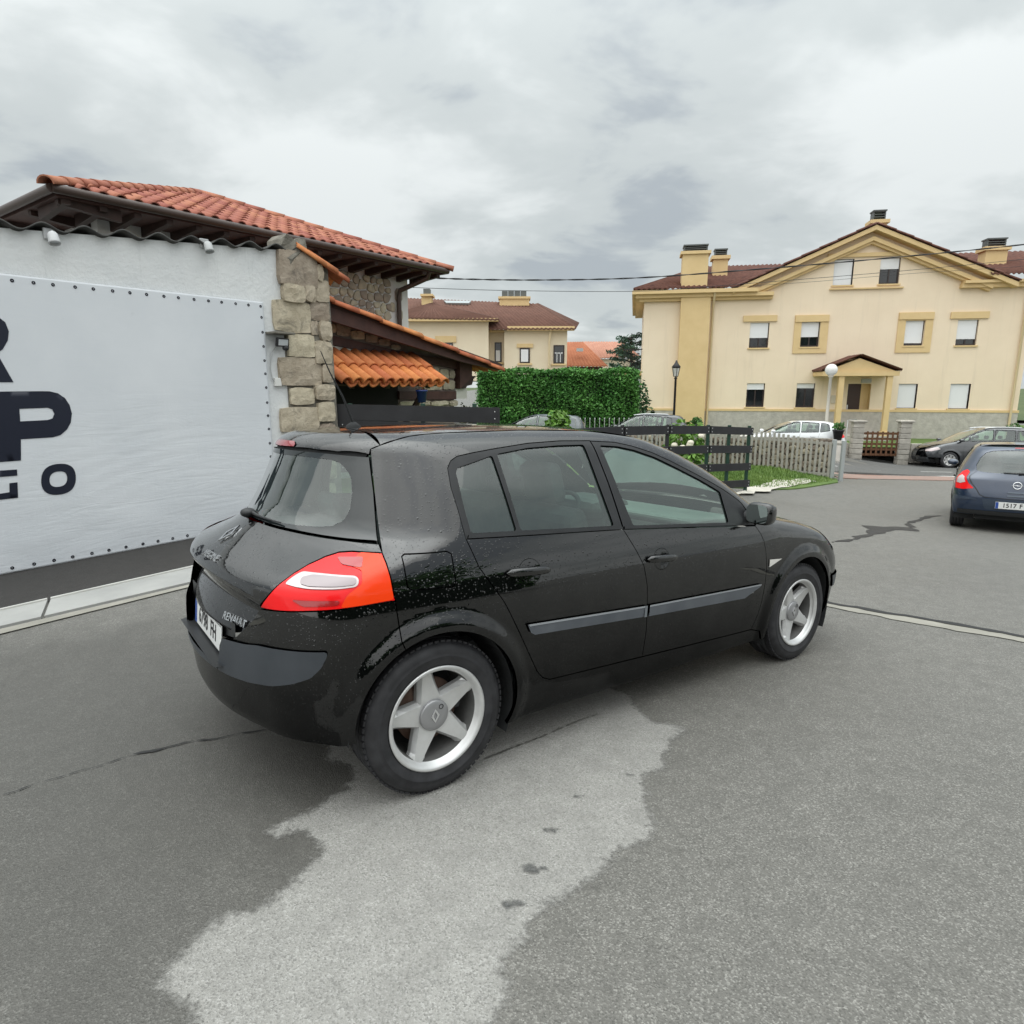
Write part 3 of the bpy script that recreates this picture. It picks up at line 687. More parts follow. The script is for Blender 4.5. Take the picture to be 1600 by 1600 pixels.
for (x, y, w, h) in ((622, 462, .2, .3), (624, 492, .16, .26), (613, 480, .14, .2)):
    a = HW.px(x, y); poly_stone([np.array(q) for q in ((a[0]-w/2, a[1]-h/2), (a[0]+w/2, a[1]-h/2), (a[0]+w/2, a[1]+h/2), (a[0]-w/2, a[1]+h/2))], .01, .03, HW, ho, house, STONE2, it=1)

# ================================================================== LEAN-TO beside the house
LP = WPl(1.0); VP_ = WPl(.62)
lo = LP.p(LP.px(600, 640)[0], 0)
lean = empty('lean_to_shed', lo, label='low lean-to with brown timber gable and tiled verge behind the dark fence', cat='shed')
def lpoly(name, pts, mat, out, dep, parent=lean, pl=LP):
    q = [pl.px(*z5(*p)) for p in pts]
    if sum(a[0]*b[1]-b[0]*a[1] for a, b in zip(q, q[1:]+q[:1])) < 0: q = q[::-1]
    m = MB(); m.prism([pl.p(a, b, out)-lo for a, b in q][::-1], -N3*dep); return m.build(name, mat, parent)
BUFF = noisy('buff_stone', (.38, .33, .25), (.55, .49, .38), 7, .9, bump=.5, bscale=25, bd=.015); perobj(BUFF, .15, .01)
lpoly('wall', [(380, 560), (1245, 880), (1245, 1420), (380, 1420)], noisy('lean_render', (.16, .13, .115), (.24, .20, .17), 5, .9), -.03, .3)
lpoly('bargeboard', [(380, 520), (1530, 925), (1528, 955), (1300, 905), (455, 640), (380, 615)], BROWN, .0, .06, pl=VP_)
lpoly('soffit_board', [(380, 505), (1540, 918), (1530, 930), (380, 525)], BROWN2, .02, .9, pl=VP_)
lpoly('tie_beam', [(380, 715), (960, 850), (1250, 895), (1250, 948), (1040, 905), (455, 792), (380, 780)], BROWN, .02, .12)
for (a, b, c_, d_) in ((465,668,500,718),(505,672,590,738),(600,712,680,760),(690,735,760,778),(770,760,840,800),(850,795,905,825)):
    q0 = LP.px(*z5(a, d_)); q1 = LP.px(*z5(c_, b)); stone_block('stone', q0[0], q1[0], q0[1], q1[1], .005, .05, STONE, lean, lo, LP, rs)
lpoly('pale_band', [(380, 790), (470, 798), (960, 885), (1000, 920), (380, 850)], noisy('pale_render', (.45, .42, .37), (.6, .57, .5), 4, .9), -.005, .04)
for (a, b, c_, d_) in ((1043,918,1100,1000),(1104,935,1146,990),(1150,945,1205,1012),(1208,955,1244,1008),(1050,1006,1165,1080),(1170,1014,1244,1078),(1040,1140,1090,1178),(1094,1140,1205,1180),(1210,1138,1262,1180),(900,1140,1030,1178)):
    q0 = LP.px(*z5(a, d_)); q1 = LP.px(*z5(c_, b)); stone_block('stone', q0[0]+.008, q1[0]-.008, q0[1]+.008, q1[1]-.008, .012, .06, BUFF, lean, lo, LP, rs, .008)
lpoly('timber_band', [(890, 1085), (1245, 1085), (1245, 1136), (890, 1136)], BROWN, .03, .06)
lpoly('corner_quoin', [(1250, 1068), (1318, 1068), (1318, 1132), (1250, 1132)], M_('quoin_white', (.6, .59, .55), .85), .0, .2)
lpoly('post', [(1250, 880), (1326, 890), (1326, 1000), (1250, 1070)], BROWN, .10, .2)
lpoly('bracket', [(1285, 990), (1362, 990), (1345, 1010), (1335, 1045), (1305, 1052), (1296, 1068), (1262, 1068), (1250, 1050)], BROWN2, .06, .1)
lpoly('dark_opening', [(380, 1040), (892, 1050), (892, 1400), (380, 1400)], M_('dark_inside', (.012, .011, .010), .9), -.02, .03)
VT = half_tile(.5, .085, .10, .016, 8)
a = VP_.px(513, 471); b = VP_.px(781, 577.5)
pa, pb = VP_.p(*a), VP_.p(*b); dv = (pb-pa); Lh = dv.length; dv.normalize(); sd = N3; un = N3.cross(dv) if N3.cross(dv).z > 0 else dv.cross(N3)
n_ = 9
for k in range(-1, n_):
    inst('verge_tile', VT, frame(pa+dv*(Lh*k/n_)+un*(.0+.012*(k % 2))-lo+Vector((0, 0, -.03)), dv, un.cross(dv), un), lean)
for off in (-.25, -.5, -.75, -1.0, -1.3, -1.6, -1.9):
    for k in range(-1, n_):
        inst('roof_tile', VT, frame(pa+dv*(Lh*k/n_)+N3*off-lo+Vector((0, 0, -.03)), dv, un.cross(dv), un), lean)
# ------------------------------------------------------------------ small tiled canopy
T_OR = M_('terracotta_new', (.55, .17, .055), .7, spec=.3); t = NT(T_OR); v = t.co()
t.col(t.mix(t.ramp(t.noise(v, 7, 5, .6), [(.3, 0.0), (.7, 1.0)]), (.46, .125, .038), (.66, .235, .085))); perobj(T_OR, .14, .008)
kA = LP.px(*z5(455, 828)); kB = LP.px(*z5(955, 868))
FP = WPl(.22); kC = FP.px(*z5(1105, 1032))
ko = LP.p(kB[0], kB[1])
canopy = empty('tiled_canopy', ko, label='small canopy of bright orange barrel tiles over the dark opening', cat='canopy')
top0, top1 = LP.p(kA[0]-.5, kB[1]), LP.p(kB[0]+.02, kB[1])
bot1 = FP.p(kB[0]+.02, kC[1]); dv = (bot1-top1); SLc = dv.length; dv.normalize(); un = dv.cross(D3) if dv.cross(D3).z > 0 else D3.cross(dv)
CT = half_tile(SLc*.56, .082, .098, .016, 10); CT.materials.clear(); CT.materials.append(T_OR)
n_ = int((top1-top0).length/.205)
for k in range(n_+1):
    for rw_ in range(2):
        inst('canopy_tile', CT, frame(top1-D3*(k*.205)+dv*(rw_*SLc*.47)+un*(.012*(1-rw_)+.0)-ko, dv, un.cross(dv), un), canopy)
        if k < n_:
            Mx = frame(top1-D3*(k*.205+.1025)+dv*(rw_*SLc*.47)+un*(-.0+.012*(1-rw_)+.03)-ko, dv, -un.cross(dv), -un); inst('pan_tile', CT, Mx, canopy)
m = MB(); m.prism([top0-ko-un*.07, top1-ko-un*.07, top1+dv*SLc*.93-ko-un*.07, top0+dv*SLc*.93-ko-un*.07], -un*.03); m.build('canopy_board', BROWN2, canopy)
for q in (0.15, 1.05, 1.75):
    m = MB(); a = top1-D3*q; m.prism([a-ko-un*.10, a-D3*.08-ko-un*.10, a-D3*.08+dv*SLc*.88-ko-un*.10, a+dv*SLc*.88-ko-un*.10], -un*.07); m.build('canopy_rafter', BROWN2, canopy)
m = MB(); a = FP.p(kB[0]-.35, kC[1]-.12)-ko; b = LP.p(kB[0]-.35, kC[1]-.95)-ko; m.tube([a+N3*-.1, b], .05, 6); m.build('brace', BROWN2, canopy)
# flower pot hanging by the canopy
pt = FP.px(659, 619); pp = FP.p(*pt)
pot = empty('flower_pot', pp, label='small blue flower pot hanging at the right end of the tiled canopy', cat='flower pot')
m = MB(); m.lathe([(.0, -.10), (.065, -.10), (.085, .07), (.098, .072), (.098, .10), (.085, .10), (.08, .06), (0, .06)], 16); m.build('pot', M_('blue_glaze', (.015, .035, .16), .3), pot)
m = MB()
for k in range(40):
    a = random.uniform(0, 6.28); r = random.uniform(.02, .12); zz = .1+random.uniform(0, .1); d = Vector((math.cos(a), math.sin(a), random.uniform(.2, .8)))*.03; s_ = Vector((-math.sin(a), math.cos(a), 0))*.012
    c = Vector((r*math.cos(a), r*math.sin(a), zz)); m.add([c-d, c+s_, c+d, c-s_], [(0, 1, 2, 3)])
m.build('flowers', noisy('flower_red', (.35, .10, .04), (.12, .16, .05), 20, .7), pot)

# ================================================================== DARK BOARD FENCE behind the car
BOARD = noisy('board_charcoal', (.016, .016, .018), (.026, .026, .029), 4, .5, bump=.15, bscale=25)
POSTG = M_('post_green', (.010, .045, .028), .45); BOLT = M_('bolt', (.6, .6, .6), .4, .7)
def board(parent, org, a, b, h, th, mat=BOARD, name='board'):
    """plank from a to b (top edge), h high, th thick (away from the camera)"""
    a, b = Vector(a), Vector(b); d = (b-a); n = Vector((d.y, -d.x, 0)).normalized()
    if n.y > 0: n = -n
    m = MB(); dn = Vector((0, 0, -h))
    q = [a+dn, b+dn, b+dn-n*th, a+dn-n*th, a, b, b-n*th, a-n*th]; m.hexa([Vector(p)-org for p in q]); o = m.build(name, mat, parent)
    for t_ in (.03, .97):
        for hh in (.28, .72):
            c = a.lerp(b, t_)+dn*hh-org; m2 = MB(); m2.lathe([(0, .006), (.008, .004), (.009, 0)], 8, frame(c+n*.001, d.normalized(), Vector((0, 0, 1)), n)); m2.build('bolt', BOLT, o)
    return o
A1 = at(512, 631, 8.86); A2 = at(781, 637, 9.02)
fo = Vector((A1.x, A1.y, g1(A1.x, A1.y)))
f1 = empty('board_fence', fo, label='charcoal two-board fence running from the stone pier behind the car roof', cat='fence')
board(f1, fo, A1, A2, .215, .03)
B1 = at(527, 656, 8.87); B2 = at(781, 664, 9.02)
board(f1, fo, B1, B2, .23, .03)
C1 = at(527, 684, 8.87); board(f1, fo, C1, at(781, 693, 9.02), .23, .03); board(f1, fo, at(527, 712, 8.87), at(781, 721, 9.02), .23, .03)
for px_ in (545, 660, 741):
    p = at(px_, 634, 9.0); m = MB(); m.rbox((-.03, -.0, -2), (.03, .06, .03), .006, Matrix.Translation(Vector((p.x, p.y+.03, p.z))-fo)); m.build('fence_post', POSTG, f1)
# ================================================================== FAR SETTING
def fz(x, y, s, ox, oy): return (ox+x/s, oy+y/s)
# ------------------------------------------------------------------ street, pavement, lawn
def P2(*px): return [tuple(ong(*p))[:2] for p in px]
tag(sheet('street', [(-30, 20.2), (60, 20.2-.35), (60, 27.3), (-30, 27.6)], A_STR, .006, 1.5), 'grey street running across behind the yard', 'street', kind='structure')
PINK = M_('brick_paving', (.33, .20, .16), .85); t = NT(PINK); v = t.wco()
br = t.node('ShaderNodeTexBrick', {'Vector': v, 'Color1': (.36, .21, .165), 'Color2': (.27, .17, .14), 'Mortar': (.22, .20, .18), 'Scale': 3.0, 'Mortar Size': .03}); t.col(br.outputs[0])
tag(sheet('brick_pavement', [(9.6, 18.6), (40, 18.2), (40, 19.75), (9.6, 20.0)], PINK, .02, .8, skirt=.02), 'strip of reddish brick paving where the yard meets the street', 'pavement', kind='structure')
PAINT = M_('road_paint', (.72, .72, .68), .7)
tag(sheet('street_edge_line', [(9.6, 20.02), (40, 19.77), (40, 19.92), (9.6, 20.17)], PAINT, .024, .8), 'pale edge line along the brick paving', 'line', kind='structure')
for k in range(7):
    x0 = 10.5+k*1.9
    tag(sheet('road_dash', [(x0, 22.2), (x0+1.1, 22.19), (x0+1.1, 22.29), (x0, 22.3)], PAINT, .011, .6), None, None, kind='structure')
MEAD = noisy('meadow_green', (.055, .085, .03), (.095, .12, .045), .05, .95)
tag(sheet('meadow', [(-800, 62), (800, 62), (800, 1300), (-800, 1300)], MEAD, .05, 90), 'green fields in the distance behind the houses', 'field', kind='structure')
LAWN = noisy('lawn_soil', (.075, .13, .03), (.12, .18, .045), 3, .9, coord='Object')
PATHM = noisy('pale_path', (.46, .43, .37), (.60, .57, .50), 4, .9, bump=.2)
lawn = [(-2.6, 9.4), (-.1, 9.3), (1.7, 10.8), (3.4, 12.35), (5.0, 13.75), (6.2, 14.9), (8.9, 17.3), (9.3, 18.15), (4.0, 19.5), (-4, 19.9), (-9, 19.9), (-9, 14)]
tag(sheet('garden_lawn', lawn, LAWN, .03, .6, skirt=.04), 'green lawn behind the charcoal ranch fence', 'lawn', kind='structure')
pth = P2((1142, 776), (1172, 764), (1200, 757), (1225, 753), (1262, 751), (1276, 755), (1240, 762), (1205, 768), (1178, 775), (1150, 779))
tag(sheet('pale_path', fractal(pth, .05, 2, np.random.default_rng(4)), PATHM, .05, .25), 'pale bare strip of concrete at the lawn edge by the ranch fence', 'path', kind='structure')
def blades(name, poly, n, hmin, hmax, mat, rng, z0=.03):
    a = np.array(poly); lo_, hi_ = a.min(0), a.max(0); p = rng.uniform(lo_, hi_, (n*3, 2)); p = p[inpoly(p, poly)][:n]
    z = gz(p[:, 0], p[:, 1])+z0; th = rng.uniform(0, 6.28, len(p)); h = rng.uniform(hmin, hmax, len(p)); w = .012
    dx, dy = np.cos(th)*w, np.sin(th)*w; lx, ly = rng.normal(0, .35, len(p))*h, rng.normal(0, .35, len(p))*h
    v = np.empty((len(p)*3, 3)); v[0::3] = np.stack([p[:, 0]-dx, p[:, 1]-dy, z], 1); v[1::3] = np.stack([p[:, 0]+dx, p[:, 1]+dy, z], 1); v[2::3] = np.stack([p[:, 0]+lx, p[:, 1]+ly, z+h], 1)
    return meshobj(name, v, np.arange(len(p)*3).reshape(-1, 3), mat)
GRASS = M_('grass_blade', (.075, .145, .028), .7); t = NT(GRASS); t.col(t.mix(t.ramp(t.noise(t.co(), 1.2, 5), [(.3, 0.0), (.7, 1.0)]), (.085, .17, .028), (.17, .25, .055)))
gp = [(4.4, 13.3), (5.3, 14.0), (6.3, 15.1), (8.8, 17.4), (9.2, 18.1), (4.0, 19.4), (-1, 19.5), (1, 13)]
pthx = [np.array(q) for q in pth]
tag(blades('lawn_grass', gp, 26000, .03, .09, GRASS, RNG), 'short green grass of the lawn beyond the ranch fence', 'grass', kind='stuff')

# ------------------------------------------------------------------ charcoal ranch fence with green posts
F0 = Vector((-.17, 9.02, 0)); F1 = ong(1168, 771); F1.z = 0
fo = Vector((F1.x, F1.y, g1(F1.x, F1.y)))
rf = empty('ranch_fence', fo, label='charcoal four-board ranch fence with dark green posts right of the car roof', cat='fence')
def rp(s): return F0.lerp(F1, s)
ss = [0, .2, .4, .585, .775, 1.0]
for i in range(5):
    a, b = rp(ss[i]+.003), rp(ss[i+1]-.003+(.012 if i == 4 else 0)); ga, gb = g1(a.x, a.y), g1(b.x, b.y)
    dr0, dr1 = -.34*(1-ss[i])**1.1, -.34*(1-ss[i+1])**1.1
    for hh in (1.37, 1.00, .64, .29):
        board(rf, fo, Vector((a.x, a.y, ga+hh+dr0)), Vector((b.x, b.y, gb+hh+dr1)), .15, .03)
for s_ in ss[1:]+[.885]:
    p = rp(min(s_, .997)); g = g1(p.x, p.y); nrm = Vector((-(F1-F0).y, (F1-F0).x, 0)).normalized()*.05
    m = MB(); m.rbox((-.03, -.03, g-.2), (.03, .03, g+1.40-.34*(1-s_)), .006, Matrix.Translation(Vector((p.x, p.y, 0))+nrm-fo)); m.build('fence_post', POSTG if s_ > .6 else BOARD, rf)

# ------------------------------------------------------------------ pale slat fence along the lawn
SLAT = noisy('slat_weathered', (.28, .265, .235), (.42, .40, .36), 5, .85, bump=.2)
G0 = ong(1309, 751); G0.z = 0; G1 = Vector((3.7, 19.55, 0))
go = Vector((G0.x, G0.y, g1(G0.x, G0.y)))
sf = empty('slat_fence', go, label='weathered pale slat fence behind the ranch fence', cat='fence')
NSL = 45; Dn = (G1-G0); Ls = Dn.length; dn = Dn.normalized(); per = Vector((dn.y, -dn.x, 0))
def stop(s): return g1(*(G0+dn*s)[:2])+1.06
sm_ = MB(); sm_.rbox((-.032, -.012, 0), (.032, .012, 1.0), .004); so_ = sm_.build('tmp', SLAT); slat_me = so_.data; bpy.data.objects.remove(so_)
for k in range(NSL):
    s_ = .14+(Ls-.2)*k/NSL; p = G0+dn*s_; z0 = g1(p.x, p.y)+.06; h = stop(s_)-z0-.02
    inst('slat', slat_me, Matrix.Translation(Vector((p.x, p.y, z0))-go) @ frame((0, 0, 0), dn, per, (0, 0, 1)) @ Matrix.Rotation(R(random.uniform(-1.2, 1.2)), 4, 'Y') @ Matrix.Diagonal((1, 1, h, 1)), sf)
for hh, nm in ((-.015, 'top_rail'), (-.88, 'bottom_rail')):
    m = MB(); a, b = G0+per*.03, G1+per*.03; za, zb_ = stop(0)+hh, stop(Ls)+hh
    m.hexa([Vector(q)-go for q in ((a.x, a.y-.03, za-.06), (a.x, a.y+.03, za-.06), (b.x, b.y+.03, zb_-.06), (b.x, b.y-.03, zb_-.06), (a.x, a.y-.03, za), (a.x, a.y+.03, za), (b.x, b.y+.03, zb_), (b.x, b.y-.03, zb_))]); m.build(nm, SLAT, sf)
for q in (0, .22):
    p = G0+Vector((.06-q, -.02+q*.4, 0)); g = g1(p.x, p.y); m = MB(); m.rbox((-.05, -.05, g-.2), (.05, .05, g+1.13), .01, Matrix.Translation(Vector((p.x, p.y, 0))-go)); m.build('gate_post', M_('post_grey', (.36, .38, .38), .6), sf)
# rubble garden wall seen through the slats
RUB = noisy('rubble_wall', (.17, .145, .11), (.33, .28, .21), 3.2, .95, bump=.9, bscale=6, bd=.08); perobj(RUB, .3, .02)
ro = Vector((6.0, 20.0, g1(6, 20.0)))
rw_ = empty('rubble_wall', ro, label='low brown rubble stone wall behind the pale slat fence', cat='wall')
class XP:
    def __init__(s, o, d): s.o = Vector(o); s.d = Vector(d).normalized(); s.n = Vector((s.d.y, -s.d.x, 0))
    def p(s, t, z, out=0.0): return s.o+s.d*t+Vector((0, 0, z))+s.n*out
xp = XP((3.2, 20.25, g1(3.2, 20.25)), (6.2, -1.45, -.03))
m = MB(); m.hexa([xp.p(a, b, c)-ro for b in (-.3,) for a, c in ((0, 0), (6.4, 0), (6.4, -.35), (0, -.35))]+[xp.p(a, .86, c)-ro for a, c in ((0, 0), (6.4, 0), (6.4, -.35), (0, -.35))]); m.build('wall_core', MORT, rw_)
rr = np.random.default_rng(44)
for c, pl in voronoi_stones(0, 6.4, -.1, .86, 150, rr, 1.5): poly_stone(pl, .012, .05+rr.uniform(0, .05), xp, ro, rw_, RUB, it=1)

# ------------------------------------------------------------------ foliage helper
def leaves(pts, size, rng, up=.3, aspect=1.6):
    """one diamond leaf per point"""
    n = len(pts); d = rng.normal(size=(n, 3)); d[:, 2] = d[:, 2]*.6+up; d /= np.linalg.norm(d, axis=1)[:, None]
    e_ = rng.normal(size=(n, 3)); s_ = np.cross(d, e_); s_ /= np.linalg.norm(s_, axis=1)[:, None]
    L_ = (size*rng.uniform(.6, 1.3, n))[:, None]
    v = np.empty((n*4, 3)); v[0::4] = pts-d*L_; v[1::4] = pts+s_*L_/aspect; v[2::4] = pts+d*L_; v[3::4] = pts-s_*L_/aspect
    return v, np.arange(n*4).reshape(-1, 4)
def leafmat(name, a, b, scale=1.5):
    m = M_(name, a, .55, spec=.35); t = NT(m); g = t.node('ShaderNodeNewGeometry')
    c = t.mix(t.ramp(t.noise(t.wco(), scale, 4), [(.3, 0.0), (.7, 1.0)]), a, b)
    h = t.node('ShaderNodeHueSaturation', {'Value': t.math('MULTIPLY_ADD', g.outputs['Random Per Island'], .9, .55), 'Color': c}); t.col(h.outputs[0])
    m.node_tree.nodes['Principled BSDF'].inputs['Subsurface Weight'].default_value = 0
    return m
# ------------------------------------------------------------------ clipped hedge
HD = 26.5
hA = at(751, 580, HD); hB = at(996, 575, HD); hg = g1(3, HD)
heo = Vector(((hA.x+hB.x)/2, HD+.6, hg))
hedge = empty('hedge', heo, label='tall clipped dark green hedge between the cream houses', cat='hedge')
w2 = (hB.x-hA.x)/2; htop = hA.z-hg
rh = np.random.default_rng(5)
def hsurf(n, x0, x1, y0, y1, h, rng, soft=.10):
    f = rng.choice(4, n, p=[.52, .2, .16, .12]); u = rng.uniform(x0, x1, n); v_ = rng.uniform(y0, y1, n); z = rng.uniform(0, h, n)
    x = u.copy(); y = v_.copy()
    y[f == 0] = y0; z[f == 1] = h; x[f == 2] = x1; x[f == 3] = x0
    p = np.stack([x, y, z], 1)
    b = .16*np.sin(p[:, 0]*2.3+p[:, 2]*1.9)*np.sin(p[:, 0]*.9-p[:, 2]*2.7+1)
    p[:, 1] += np.where(f == 0, b, 0); p[:, 2] += np.where(f == 1, .05*np.sin(p[:, 0]*3.1), 0)
    return p+rng.normal(0, soft, (n, 3))*np.array([1, 1, .6])
v, f = leaves(hsurf(42000, -w2, w2, -.55, .6, htop, rh, .085), .062, rh, .35, 2.2)
meshobj('foliage', v, f, leafmat('hedge_leaf', (.045, .16, .028), (.105, .27, .055), .9), hedge)['kind'] = 'stuff'
m = MB(); m.box((-w2+.12, -.42, -.2), (w2-.12, .5, htop-.12)); m.build('dark_core', M_('hedge_dark', (.012, .025, .010), .95), hedge)  # solid dark box, filling in the shaded inside behind the leaves
def shrub(name, label, c, rx, rz, n, size, mat, seed, cat='shrub', group=None, blooms=0):
    r_ = np.random.default_rng(seed); e_ = empty(name, c, label=label, cat=cat, group=group)
    d = r_.normal(size=(n, 3)); d /= np.linalg.norm(d, axis=1)[:, None]; rad = r_.uniform(.45, 1, n)**.5
    lump = 1+.22*np.sin(5*d[:, 0]+seed)*np.sin(4*d[:, 1])+.15*np.sin(7*d[:, 2]+2)
    p = d*(rad*lump)[:, None]*np.array([rx, rx, rz]); p[:, 2] = np.abs(p[:, 2]+rz*.9)
    v, f = leaves(p, size, r_, .4, 1.7); meshobj('foliage', v, f, mat, e_)
    m = MB()
    for k in range(6):
        a = k*1.05; m.tube([(0, 0, -.1), (.2*rx*math.cos(a), .2*rx*math.sin(a), rz*.6), (.6*rx*math.cos(a), .6*rx*math.sin(a), rz*1.4)], [.02, .014, .005], 5)
    m.build('stems', BROWN2, e_)
    for k in range(blooms):
        a = r_.uniform(0, 6.28); q = Vector((rx*.8*math.cos(a), -abs(rx*.85*math.sin(a)), rz*r_.uniform(.8, 1.6)))
        m = MB(); m.lathe([(0, -.06), (.06, -.05), (.085, 0), (.06, .055), (0, .07)], 8, Matrix.Translation(q)); m.build('bloom', M_('bloom', (.72, .66, .55), .7), e_)
    return e_
LG = leafmat('leaf_bright', (.10, .22, .03), (.17, .30, .06)); LG2 = leafmat('leaf_mid', (.05, .14, .03), (.09, .2, .05))
def gpt(x, y, Y): p = at(x, y, Y); return Vector((p.x, p.y, g1(p.x, p.y)))
shrub('bushy_shrub', 'bright lime green shrub in front of the dark hedge', gpt(872, 660, 20.0), .48, .78, 900, .10, LG, 3)
shrub('hydrangea', 'green hydrangea with pale blooms behind the ranch fence', gpt(1068, 690, 15.5), .55, .62, 1200, .075, LG, 8, blooms=7)
shrub('bushy_shrub', 'small brownish bush at the foot of the lean-to', gpt(728, 636, 13.2), .28, .75, 400, .05, leafmat('leaf_olive', (.09, .09, .04), (.14, .13, .06)), 9)

# ------------------------------------------------------------------ thin iron fence and potted plants in front of the hedge
IRON = M_('iron_pale', (.42, .43, .43), .5, .3)
io = gpt(965, 668, 17.5)
irn = empty('iron_fence', io, label='thin pale iron picket fence behind the ranch fence boards', cat='fence')
for k in range(18):
    p = at(899+k*7.6, 655, 17.5); g = g1(p.x, p.y); m = MB(); m.tube([Vector((p.x, p.y, g))-io, Vector((p.x, p.y, p.z))-io], .011, 6); m.tube([Vector((p.x, p.y, p.z))-io, Vector((p.x, p.y, p.z+.05))-io], [.018, .002], 6); m.build('picket', IRON, irn)
m = MB(); a, b = at(895, 672, 17.5)-io, at(1035, 672, 17.5)-io; m.tube([a, b], .014, 6); m.build('rail', IRON, irn)

# ================================================================== BIG CREAM BUILDING at the right
FD = 32.0
uf = Vector((.983, -.184, 0)).normalized(); nf = Vector((-.184, -.983, 0)).normalized()
FO = at(1265, 640, FD)
CREAM = M_('cream_render', (.8, .69, .52), .85, spec=.3); t = NT(CREAM); v = t.co(); c = t.mix(t.ramp(t.noise(v, .7, 6, .6), [(.3, 0.0), (.7, 1.0)]), (.81, .675, .505), (.87, .735, .56)); c = t.mix(t.ramp(t.noise(t.co(scale=(3.2, 3.2, .25)), 1.0, 6, .65), [(.55, 0.0), (.78, .28)]), c, (.50, .42, .31)); t.col(c); OCH = noisy('ochre_trim', (.68, .50, .255), (.74, .555, .295), 2, .8)
PLINTH = noisy('plinth_stone', (.40, .375, .34), (.54, .51, .46), 4, .9, bump=.5, bscale=14, bd=.03)
TILE_B = noisy('tile_brown', (.095, .042, .032), (.16, .07, .05), 3, .85)
TRIM = M_('downpipe_cream', (.68, .55, .34), .5); SHUT = M_('shutter_white', (.78, .79, .80), .55); FRM = M_('frame_brown', (.030, .018, .016), .4)
PANE = M_('pane_dark', (.012, .014, .017), .04, spec=.7); CURT = M_('curtain', (.32, .32, .31), .9)
t = NT(SHUT); w_ = t.node('ShaderNodeTexWave', {'Vector': t.co(), 'Scale': 8.0}, bands_direction='Y'); t.bump(w_.outputs[0], .35, .006)
def fu(x, y, off=0.0):
    p = onpl(x, y, FO+nf*off, nf); q = p-FO; return (q.dot(uf), q.z)
def z7(x, y): return (980+x/2.5806, 320+y/2.5806)
def f7(x, y, off=0.0): return fu(*z7(x, y), off)
bl = empty('cream_building', FO, label='three-storey cream apartment building with brown tiled gable at the right', cat='building')
bl.rotation_euler.z = math.atan2(uf.y, uf.x)
# local frame of the building: x = along facade, -y = towards the viewer, z = up from FO
uL = f7(62, 600)[0]; uR = f7(1592, 700)[0]; vB = f7(800, 905)[1]-.6; vE = f7(300, 365)[1]
pk = f7(990, 92); gl_ = f7(420, 348); gr_ = f7(1600, 292)
gslope = (pk[1]-gl_[1])/(pk[0]-gl_[0]); uGR = 2*pk[0]-gl_[0]
def q7(x0, y0, x1, y1): a = f7(x0, y1); b = f7(x1, y0); return (a[0], b[0], a[1], b[1])
wins = {'W1': q7(490,475,575,577), 'W2': q7(695,472,780,573), 'W3': q7(1112,466,1203,568), 'W4': q7(1322,463,1420,567), 'A1': q7(828,218,917,325), 'A2': q7(1013,213,1106,320),
        'G1': q7(477,720,557,815), 'G2': q7(677,720,760,817), 'G3': q7(1085,722,1173,820), 'G4': q7(1292,722,1387,822)}
shutf = dict(W1=.6, W2=.6, W3=.9, W4=.75, A1=1.0, A2=.42, G1=.26, G2=.2, G3=1.0, G4=1.0)
door_r = q7(873, 722, 985, 915)
uRR = max(uR, uGR+.5)
outl = [(uL, vB), (uR, vB), (uR, vE+.05), (gl_[0]+(uR-gl_[0]) if uR < uGR else uGR, vE+.05)]
hgR = pk[1]-gslope*(uR-pk[0])
outl = [(uL, vB), (uR, vB), (uR, max(vE+.05, hgR-.05)), (pk[0], pk[1]-.05), (gl_[0]+.1, gl_[1]), (gl_[0], vE+.05), (uL, vE+.05)]
holes = [[(a, c), (b, c), (b, d), (a, d)] for a, b, c, d in list(wins.values())+[door_r]]
V, F, _ = cdt(outl, holes, None)
meshobj('front_wall', [(a, 0, b) for a, b in V], F, CREAM, bl)
m = MB(); m.box((uL, .02, vB), (uR, 9, vE)); sd = MB()
sd.add([(uL, 0, vB), (uL, 0, vE), (uL, 9, vE), (uL, 9, vB)], [(0, 1, 2, 3)]); sd.add([(uR, 0, vB), (uR, 9, vB), (uR, 9, vE), (uR, 0, vE)], [(0, 1, 2, 3)]); sd.add([(uL, 9, vB), (uL, 9, vE), (uR, 9, vE), (uR, 9, vB)], [(0, 1, 2, 3)])
sd.build('side_wall', CREAM, bl)
